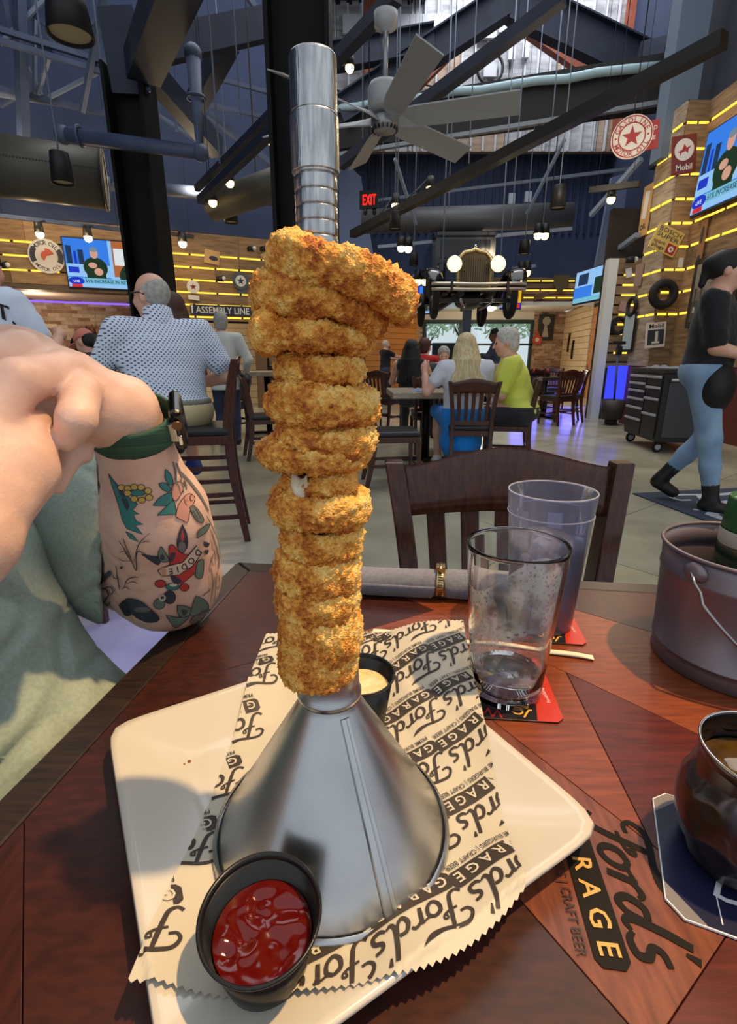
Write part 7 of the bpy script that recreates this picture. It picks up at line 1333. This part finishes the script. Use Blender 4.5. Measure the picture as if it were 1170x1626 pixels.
lh = [('c', tuple(Wr), PDt(150, 646, .405), .0268, .0275, .012), ('c', PDt(150, 646, .405), PDt(106, 616, .39), .0275, .027, .012), ('c', PDt(106, 616, .395), PDt(36, 582, .395), .027, .027, .012), ('c', PDt(36, 582, .395), PDt(-50, 568, .40), .028, .028, .012),      # back of the left hand
      ('c', PDt(130, 622, .372), PDt(122, 665, .352), .0138, .0130, .005), ('c', PDt(122, 665, .352), PDt(108, 698, .356), .0130, .0090, .004),      # little finger, folded down
      ('c', PDt(100, 590, .375), PDt(30, 606, .338), .0150, .0158, .004), ('c', PDt(30, 606, .338), PDt(-14, 672, .325), .0158, .0140, .003), ('c', PDt(-14, 672, .325), PDt(-50, 735, .33), .0150, .012, .006),   # next finger crossing to the left
      ('c', PDt(30, 560, .372), PDt(-40, 588, .345), .017, .018, .008)]
rh = [('c', PDt(52, 676, .356), PDt(40, 700, .345), .013, .018, .003), ('c', PDt(34, 694, .348), PDt(20, 745, .332), .0195, .0270, .004), ('c', PDt(20, 745, .332), PDt(-30, 792, .315), .0270, .031, .004), ('c', PDt(-20, 735, .325), WR_, .030, .034, .004),      # heel of the right hand
      ('c', PDt(126, 672, .405), PDt(131, 722, .402), .0090, .0080, .003), ('c', PDt(112, 690, .395), PDt(106, 738, .392), .0085, .0078, .003), ('c', PDt(106, 738, .392), PDt(92, 774, .390), .0078, .0058, .003),   # its fingertips showing below
      ('c', PDt(-20, 690, .35), PDt(-50, 640, .36), .013, .013, .008)]
legs = [('c', (-.47, .33, .56), (-.04, .36, .56), .085, .062, .05), ('c', (-.47, .51, .56), (-.04, .53, .56), .085, .062, .05), ('c', (-.04, .36, .56), (-.06, .36, .10), .055, .038, .03), ('c', (-.04, .53, .56), (-.06, .53, .10), .055, .038, .03)]
def skin_fg():
    m = M('skin_foreground', (214, 172, 154), .45, rgb2=(232, 198, 182), scale=26, sss=.10, bump=.16, bscale=420, lo=.3, hi=.7); return m
man = flesh('person', tor + head + arms + lh + rh + [], .0027, skin_fg(), k=.008, pad=.016, smooth=1, warp=lambda v: v + np.array([[.0006 * noise.noise(V(p) * 90)] * 3 for p in v]))
tag(man, 'person in a sage green shirt with tattooed arms, elbows on the table and hands clasped', 'person')
sage = M('sage_shirt', (142, 158, 148), .88, rgb2=(156, 172, 162), scale=240, bump=.15, sheen=.2)
def folds(v):
    out = v.copy()
    for i, p in enumerate(v):
        q = V(p); d = .006 * noise.noise(V((q.x * 7 + q.z * 9, q.y * 7, q.z * 14 - q.x * 8))) + .004 * noise.noise(q * 24) - .007 * max(0, 1 - abs(noise.noise(V((q.x * 5 + q.z * 6, q.y * 5, q.z * 13 - q.x * 9 + 4)))) * 7); out[i] = p + np.array([d, -d, d * .5])
    return out
ax = (E_ - S_).normalized(); hemp = S_ + (E_ - S_) * .54
flesh('shirt', infl(tor, .016) + [('c', (-.42, .42, .74), (-.34, .42, .64), .11, .13, .06)] + [('c', (-.49, .23, .94), (-.41, .155, .872), .090, .086, .04)], .0055, sage, man, k=.03, cuts=[((-.48, .42, 1.005), (.3, 0, 1)), ((0, 0, .52), (0, 0, -1))], warp=folds, smooth=2)
flesh('sleeve', [('c', tuple(S_), tuple(S_ + (E_ - S_) * .80), .088, .080, .04), ('c', PDt(50, 740, .68), PDt(170, 815, .60), .075, .05, .06)], .005, sage, man, cuts=[(tuple(hemp), (.94, .50, -.12))], warp=folds, smooth=1)
flesh('trousers', infl(legs, .014), .012, cot('slate_trousers', (70, 80, 96)), man, k=.03)
flesh('hair', [('e', hh_(0, -.024, .035), (.086, .10, .096), Hd)], .01, MATS['brown_hair'], man, cuts=[(hh_(0, .045, .03), tuple(Hd @ V((0, 1, -.55)))), (hh_(0, 0, -.045), (0, 0, -1))])
for y in (.36, .53): flesh('shoe', [('c', (-.07, y, .05), (.08, y, .035), .04, .035)], .012, blk, man)
# watch
wa = (Wr - Mid).normalized(); wc = PD(209, 674, .436); rt = V((.93, .30, 0)); rt = (rt - wa * rt.dot(wa)).normalized(); nr_ = wa.cross(rt)
wband = M('green_woven_band', (46, 78, 62), .8, rgb2=(56, 92, 74), scale=3, stretch=(1, 1, 260), bump=.4)
mb = MB()
def wb_(u, v):
    a = .42 + u * (2 * PI - .84); w = .0122; t = (v - .5) * 2; r = .0335 + .0012 * (1 - t ** 4); return wc + rt * (r * 1.04 * math.cos(a)) + nr_ * (r * .94 * math.sin(a)) + wa * (w * t)
mb.grid(wb_, 80, 8); wt_ = mb.build('wrist_watch', wband, man, solid=.0022); wt_['label'] = 'green woven watch band with a black case'
cc_ = wc + rt * .0385; Rw = Matrix((rt, nr_, wa)).transposed(); MB().box(cc_, (.0105, .036, .042), Rw).build('watch_case', M('watch_black', (12, 12, 14), .15, .3, coat=.5), wt_, bevel=.0045)
MB().cyl(cc_ - nr_ * .0 + wa * .009 - nr_ * .0185, cc_ + wa * .009 - nr_ * .021, .0042, n=20).build('crown', M('copper_crown', (110, 84, 66), .3, 1.0), wt_); MB().box(cc_ - wa * .008 - nr_ * .0185, (.0035, .002, .010), Rw).build('side_button', M('bright_steel', (210, 210, 210), .2, 1.0), wt_, bevel=.0008)
for s in (1, -1): MB().bar(wc + rt * .034 + wa * .009 * 1 - nr_ * (.0165 * s), wc + rt * .034 - wa * .009 - nr_ * (.0165 * s), .006, .004).build('lug', M('bright_steel', (210, 210, 210), .2, 1.0), wt_)
# tattoos: inked shapes laid onto the skin
dg = man.data; TREE = BVHTree.FromPolygons([v.co for v in dg.vertices], [list(p.vertices) for p in dg.polygons])
INK = ['black', 'teal', 'red', 'yellow', 'grey', 'pink', 'white', 'sage', 'navy']; inkm = [M('ink_' + n, c, .5) for n, c in zip(INK, ((38, 40, 48), (58, 128, 128), (190, 62, 66), (202, 172, 92), (112, 114, 112), (206, 150, 136), (214, 196, 178), (104, 124, 114), (52, 62, 80)))]
tat = MB(); lev = [0]
def skin_pt(x, y, off):
    d = ray(x, y).normalized(); h = TREE.ray_cast(EYEV, d)
    return (h[0] + h[1] * off) if h[0] is not None else None
def lay(v2, fs, c):
    lev[0] += 1; off = .0004 + .000012 * lev[0]; bm = bmesh.new(); vv = [bm.verts.new((x / 4.68 + 120, y / 4.68 + 720, 0)) for x, y in v2]
    for f in fs:
        try: bm.faces.new([vv[i] for i in f])
        except ValueError: pass
    bmesh.ops.triangulate(bm, faces=bm.faces[:])
    for _ in range(4):
        e = [e for e in bm.edges if e.calc_length() > 5]
        if not e: break
        bmesh.ops.subdivide_edges(bm, edges=e, cuts=1); bmesh.ops.triangulate(bm, faces=[f for f in bm.faces if len(f.verts) > 3])
    pts = [skin_pt(v.co.x, v.co.y, off) for v in bm.verts]; bm.verts.index_update(); fo = []
    for f in bm.faces:
        q = [pts[v.index] for v in f.verts]
        if all(p is not None for p in q) and max((q[i] - q[i - 1]).length for i in range(len(q))) < .02: fo.append([v.index for v in f.verts])
    if fo: tat.add([p or V((0, 0, 0)) for p in pts], fo, True, INK.index(c))
    bm.free()
def blob(pts, c, out='black', w=5, smooth=True):
    if smooth: P = [(p.x, p.y) for p in spline([(x, y, 0) for x, y in pts + pts[:1]], 4)][:-1]
    else: P = pts
    tri = tessellate_polygon([[V((x, y, 0)) for x, y in P]]); lay(P, tri, c)
    if out: v, f = ribbon(list(pts) + [pts[0]], [w] * (len(pts) + 1), 4) if smooth else ribbon(P + [P[0]], [w] * (len(P) + 1), 1); lay(v, f, out)
def line(pts, w=6, c='black'): v, f = ribbon(pts, [w * .6] + [w] * (len(pts) - 2) + [w * .4], 5); lay(v, f, c)
def oval(cx, cy, rx, ry, c, out='black', w=5): blob([(cx + rx * math.cos(a), cy + ry * math.sin(a)) for a in np.linspace(0, 2 * PI, 10, endpoint=False)], c, out, w)
blob([(245, 150), (310, 235), (400, 330), (462, 375), (425, 420), (472, 450), (432, 455), (450, 500), (505, 527), (445, 535), (502, 602), (420, 572), (385, 560), (350, 500), (320, 380), (272, 235)], 'teal', smooth=False); blob([(290, 200), (360, 300), (400, 380), (380, 420), (340, 330)], 'navy', None); blob([(375, 580), (420, 600), (470, 657), (405, 630)], 'teal', smooth=False)
oval(460, 292, 62, 22, 'teal'); 
for x, y in ((342, 252), (390, 258), (436, 248), (487, 250), (538, 276), (546, 325), (493, 345), (437, 335), (388, 292)): oval(x, y, 27, 22, 'yellow', 'black', 5)
blob([(665, 115), (700, 150), (722, 215), (692, 232), (662, 180)], 'teal'); blob([(615, 222), (660, 217), (706, 262), (680, 282), (640, 262)], 'teal'); blob([(575, 385), (620, 330), (702, 287), (715, 330), (690, 382)], 'teal'); blob([(605, 457), (660, 405), (722, 350), (742, 442), (690, 452)], 'teal')
blob([(715, 240), (750, 210), (800, 230), (780, 300), (740, 350), (715, 320)], 'pink'); blob([(742, 470), (762, 380), (830, 300), (882, 335), (845, 430), (830, 508), (790, 495)], 'pink'); blob([(840, 400), (880, 390), (945, 480), (935, 515), (890, 490)], 'grey')
for a, b in (((745, 210), (775, 300)), ((770, 190), (800, 290)), ((800, 190), (820, 270)), ((735, 180), (745, 240)), ((720, 60), (745, 200)), ((740, 70), (790, 190))): line([a, ((a[0] + b[0]) / 2 + 4, (a[1] + b[1]) / 2), b], 12, 'grey')
line([(800, 330), (815, 385)], 6); line([(800, 365), (830, 340)], 5); line([(805, 360), (825, 388)], 5); line([(862, 300), (845, 320), (850, 350), (870, 345)], 6); line([(760, 120), (850, 220), (930, 330), (985, 430)], 16, 'grey'); line([(865, 420), (905, 490)], 6); line([(885, 410), (925, 485)], 6)
blob([(790, 525), (825, 610), (822, 700), (755, 695), (760, 605)], 'navy'); blob([(790, 560), (803, 615), (790, 660), (778, 615)], 'red', None); oval(788, 690, 30, 42, 'grey')
blob([(490, 742), (560, 757), (626, 770), (616, 822), (560, 792)], 'navy'); blob([(635, 685), (672, 742), (692, 792), (640, 800), (612, 750)], 'sage'); blob([(640, 740), (660, 760), (650, 790), (625, 770)], 'navy', None)
blob([(696, 770), (692, 690), (722, 676), (760, 720), (810, 745), (890, 780), (912, 840), (872, 892), (800, 952), (750, 962), (708, 920)], 'red'); blob([(706, 890), (760, 920), (790, 945), (750, 960), (712, 935)], 'navy', None); blob([(705, 730), (740, 735), (720, 800), (700, 790)], 'navy', None); blob([(900, 800), (945, 790), (935, 920), (885, 905)], 'sage')
blob([(612, 862), (690, 828), (790, 805), (895, 680), (925, 742), (865, 832), (765, 897), (640, 906)], 'white', 'black', 7, smooth=False); blob([(625, 850), (665, 840), (670, 895), (640, 900)], 'pink', None)
for ch, x, y, a in (('E', 708, 872, 172), ('I', 758, 858, 166), ('D', 805, 838, 152), ('O', 856, 795, 135), ('D', 905, 735, 125)):
    tv_, tf_ = text2d(ch, .03); a = math.radians(a); w = max(p[0] for p in tv_); lay([(x + 46 * ((p[0] - w / 2) * math.cos(a) + (p[1] - .5) * math.sin(a)), y + 46 * ((p[0] - w / 2) * math.sin(a) - (p[1] - .5) * math.cos(a))) for p in tv_], tf_, 'black')
oval(630, 962, 40, 27, 'red'); oval(806, 990, 34, 28, 'red'); oval(718, 985, 50, 24, 'teal'); oval(725, 970, 28, 12, 'white', None); oval(698, 1062, 44, 48, 'navy'); oval(622, 1112, 42, 38, 'sage'); oval(645, 1065, 25, 25, 'white', None); oval(645, 1065, 14, 14, 'navy', None)
blob([(670, 1195), (760, 1212), (842, 1200), (800, 1250), (740, 1285), (700, 1240)], 'sage'); blob([(750, 1122), (830, 1132), (862, 1180), (800, 1212), (762, 1190)], 'sage'); blob([(890, 1050), (962, 1090), (982, 1142), (940, 1182), (850, 1200), (866, 1120)], 'sage'); blob([(862, 1212), (982, 1152), (1000, 1212), (940, 1262), (850, 1252)], 'grey'); blob([(780, 1150), (830, 1160), (800, 1200)], 'navy', None)
blob([(895, 625), (905, 570), (985, 520), (960, 580)], 'sage'); blob([(940, 650), (985, 665), (970, 695), (945, 685)], 'navy', None); blob([(945, 720), (980, 715), (965, 750)], 'navy', None)
line([(360, 625), (410, 760), (455, 862), (455, 760), (470, 720), (525, 740)], 7); line([(440, 800), (455, 720), (485, 650), (555, 582)], 6); line([(485, 660), (520, 645), (552, 650)], 5); line([(330, 640), (380, 720), (420, 800)], 6); line([(330, 770), (360, 790), (420, 790)], 5); line([(335, 730), (370, 720), (400, 770)], 5); line([(372, 985), (385, 940), (420, 915), (475, 912)], 7); line([(390, 960), (430, 945), (465, 960)], 6); line([(355, 1000), (380, 985), (410, 1005)], 6); oval(350, 842, 9, 12, 'black', None)
for a in (((1000, 600), (1030, 700), (1040, 800)), ((1040, 640), (1060, 760), (1055, 860)), ((995, 850), (1010, 960), (990, 1110)), ((1040, 880), (1030, 990), (1020, 1100)), ((1015, 740), (1000, 790), (1010, 830)), ((940, 1050), (980, 1020), (995, 1000)), ((960, 460), (1010, 560), (1040, 640)), ((1050, 900), (1060, 960), (1050, 1010))): line(list(a), 9, 'grey')
blob([(185, 960), (210, 915), (262, 868), (270, 890), (235, 930), (200, 965)], 'navy'); blob([(50, 985), (90, 930), (180, 890), (130, 960), (90, 1010)], 'sage'); line([(165, 1090), (175, 1020), (225, 1000), (255, 1040), (225, 1090), (195, 1080)], 9); line([(225, 1000), (270, 985), (290, 1020), (265, 1050)], 8); line([(215, 1100), (250, 1120), (270, 1090)], 9); blob([(380, 1072), (470, 1082), (560, 1150), (625, 1222), (540, 1245), (430, 1185)], 'navy'); oval(500, 1150, 60, 20, 'grey', None); blob([(330, 1120), (380, 1080), (420, 1180), (380, 1200)], 'black', None); line([(310, 830), (330, 960), (340, 1010)], 8); line([(290, 890), (300, 920), (330, 915)], 7)
o = tat.build('tattoo', inkm, None, origin=(0, 0, 0), fix=False); o.parent = man; o.location = (0, 0, 0); o['label'] = 'coloured tattoos with a DODIE banner'; o['kind'] = 'stuff'
c = chair(-.62, .42, -90, 'mahogany chair under the tattooed person at our table'); q = PZ(166, 985, 0); chair(q.x - .16, q.y + .19, 175, 'mahogany chair on the blue-lit floor beyond the tattooed arm')
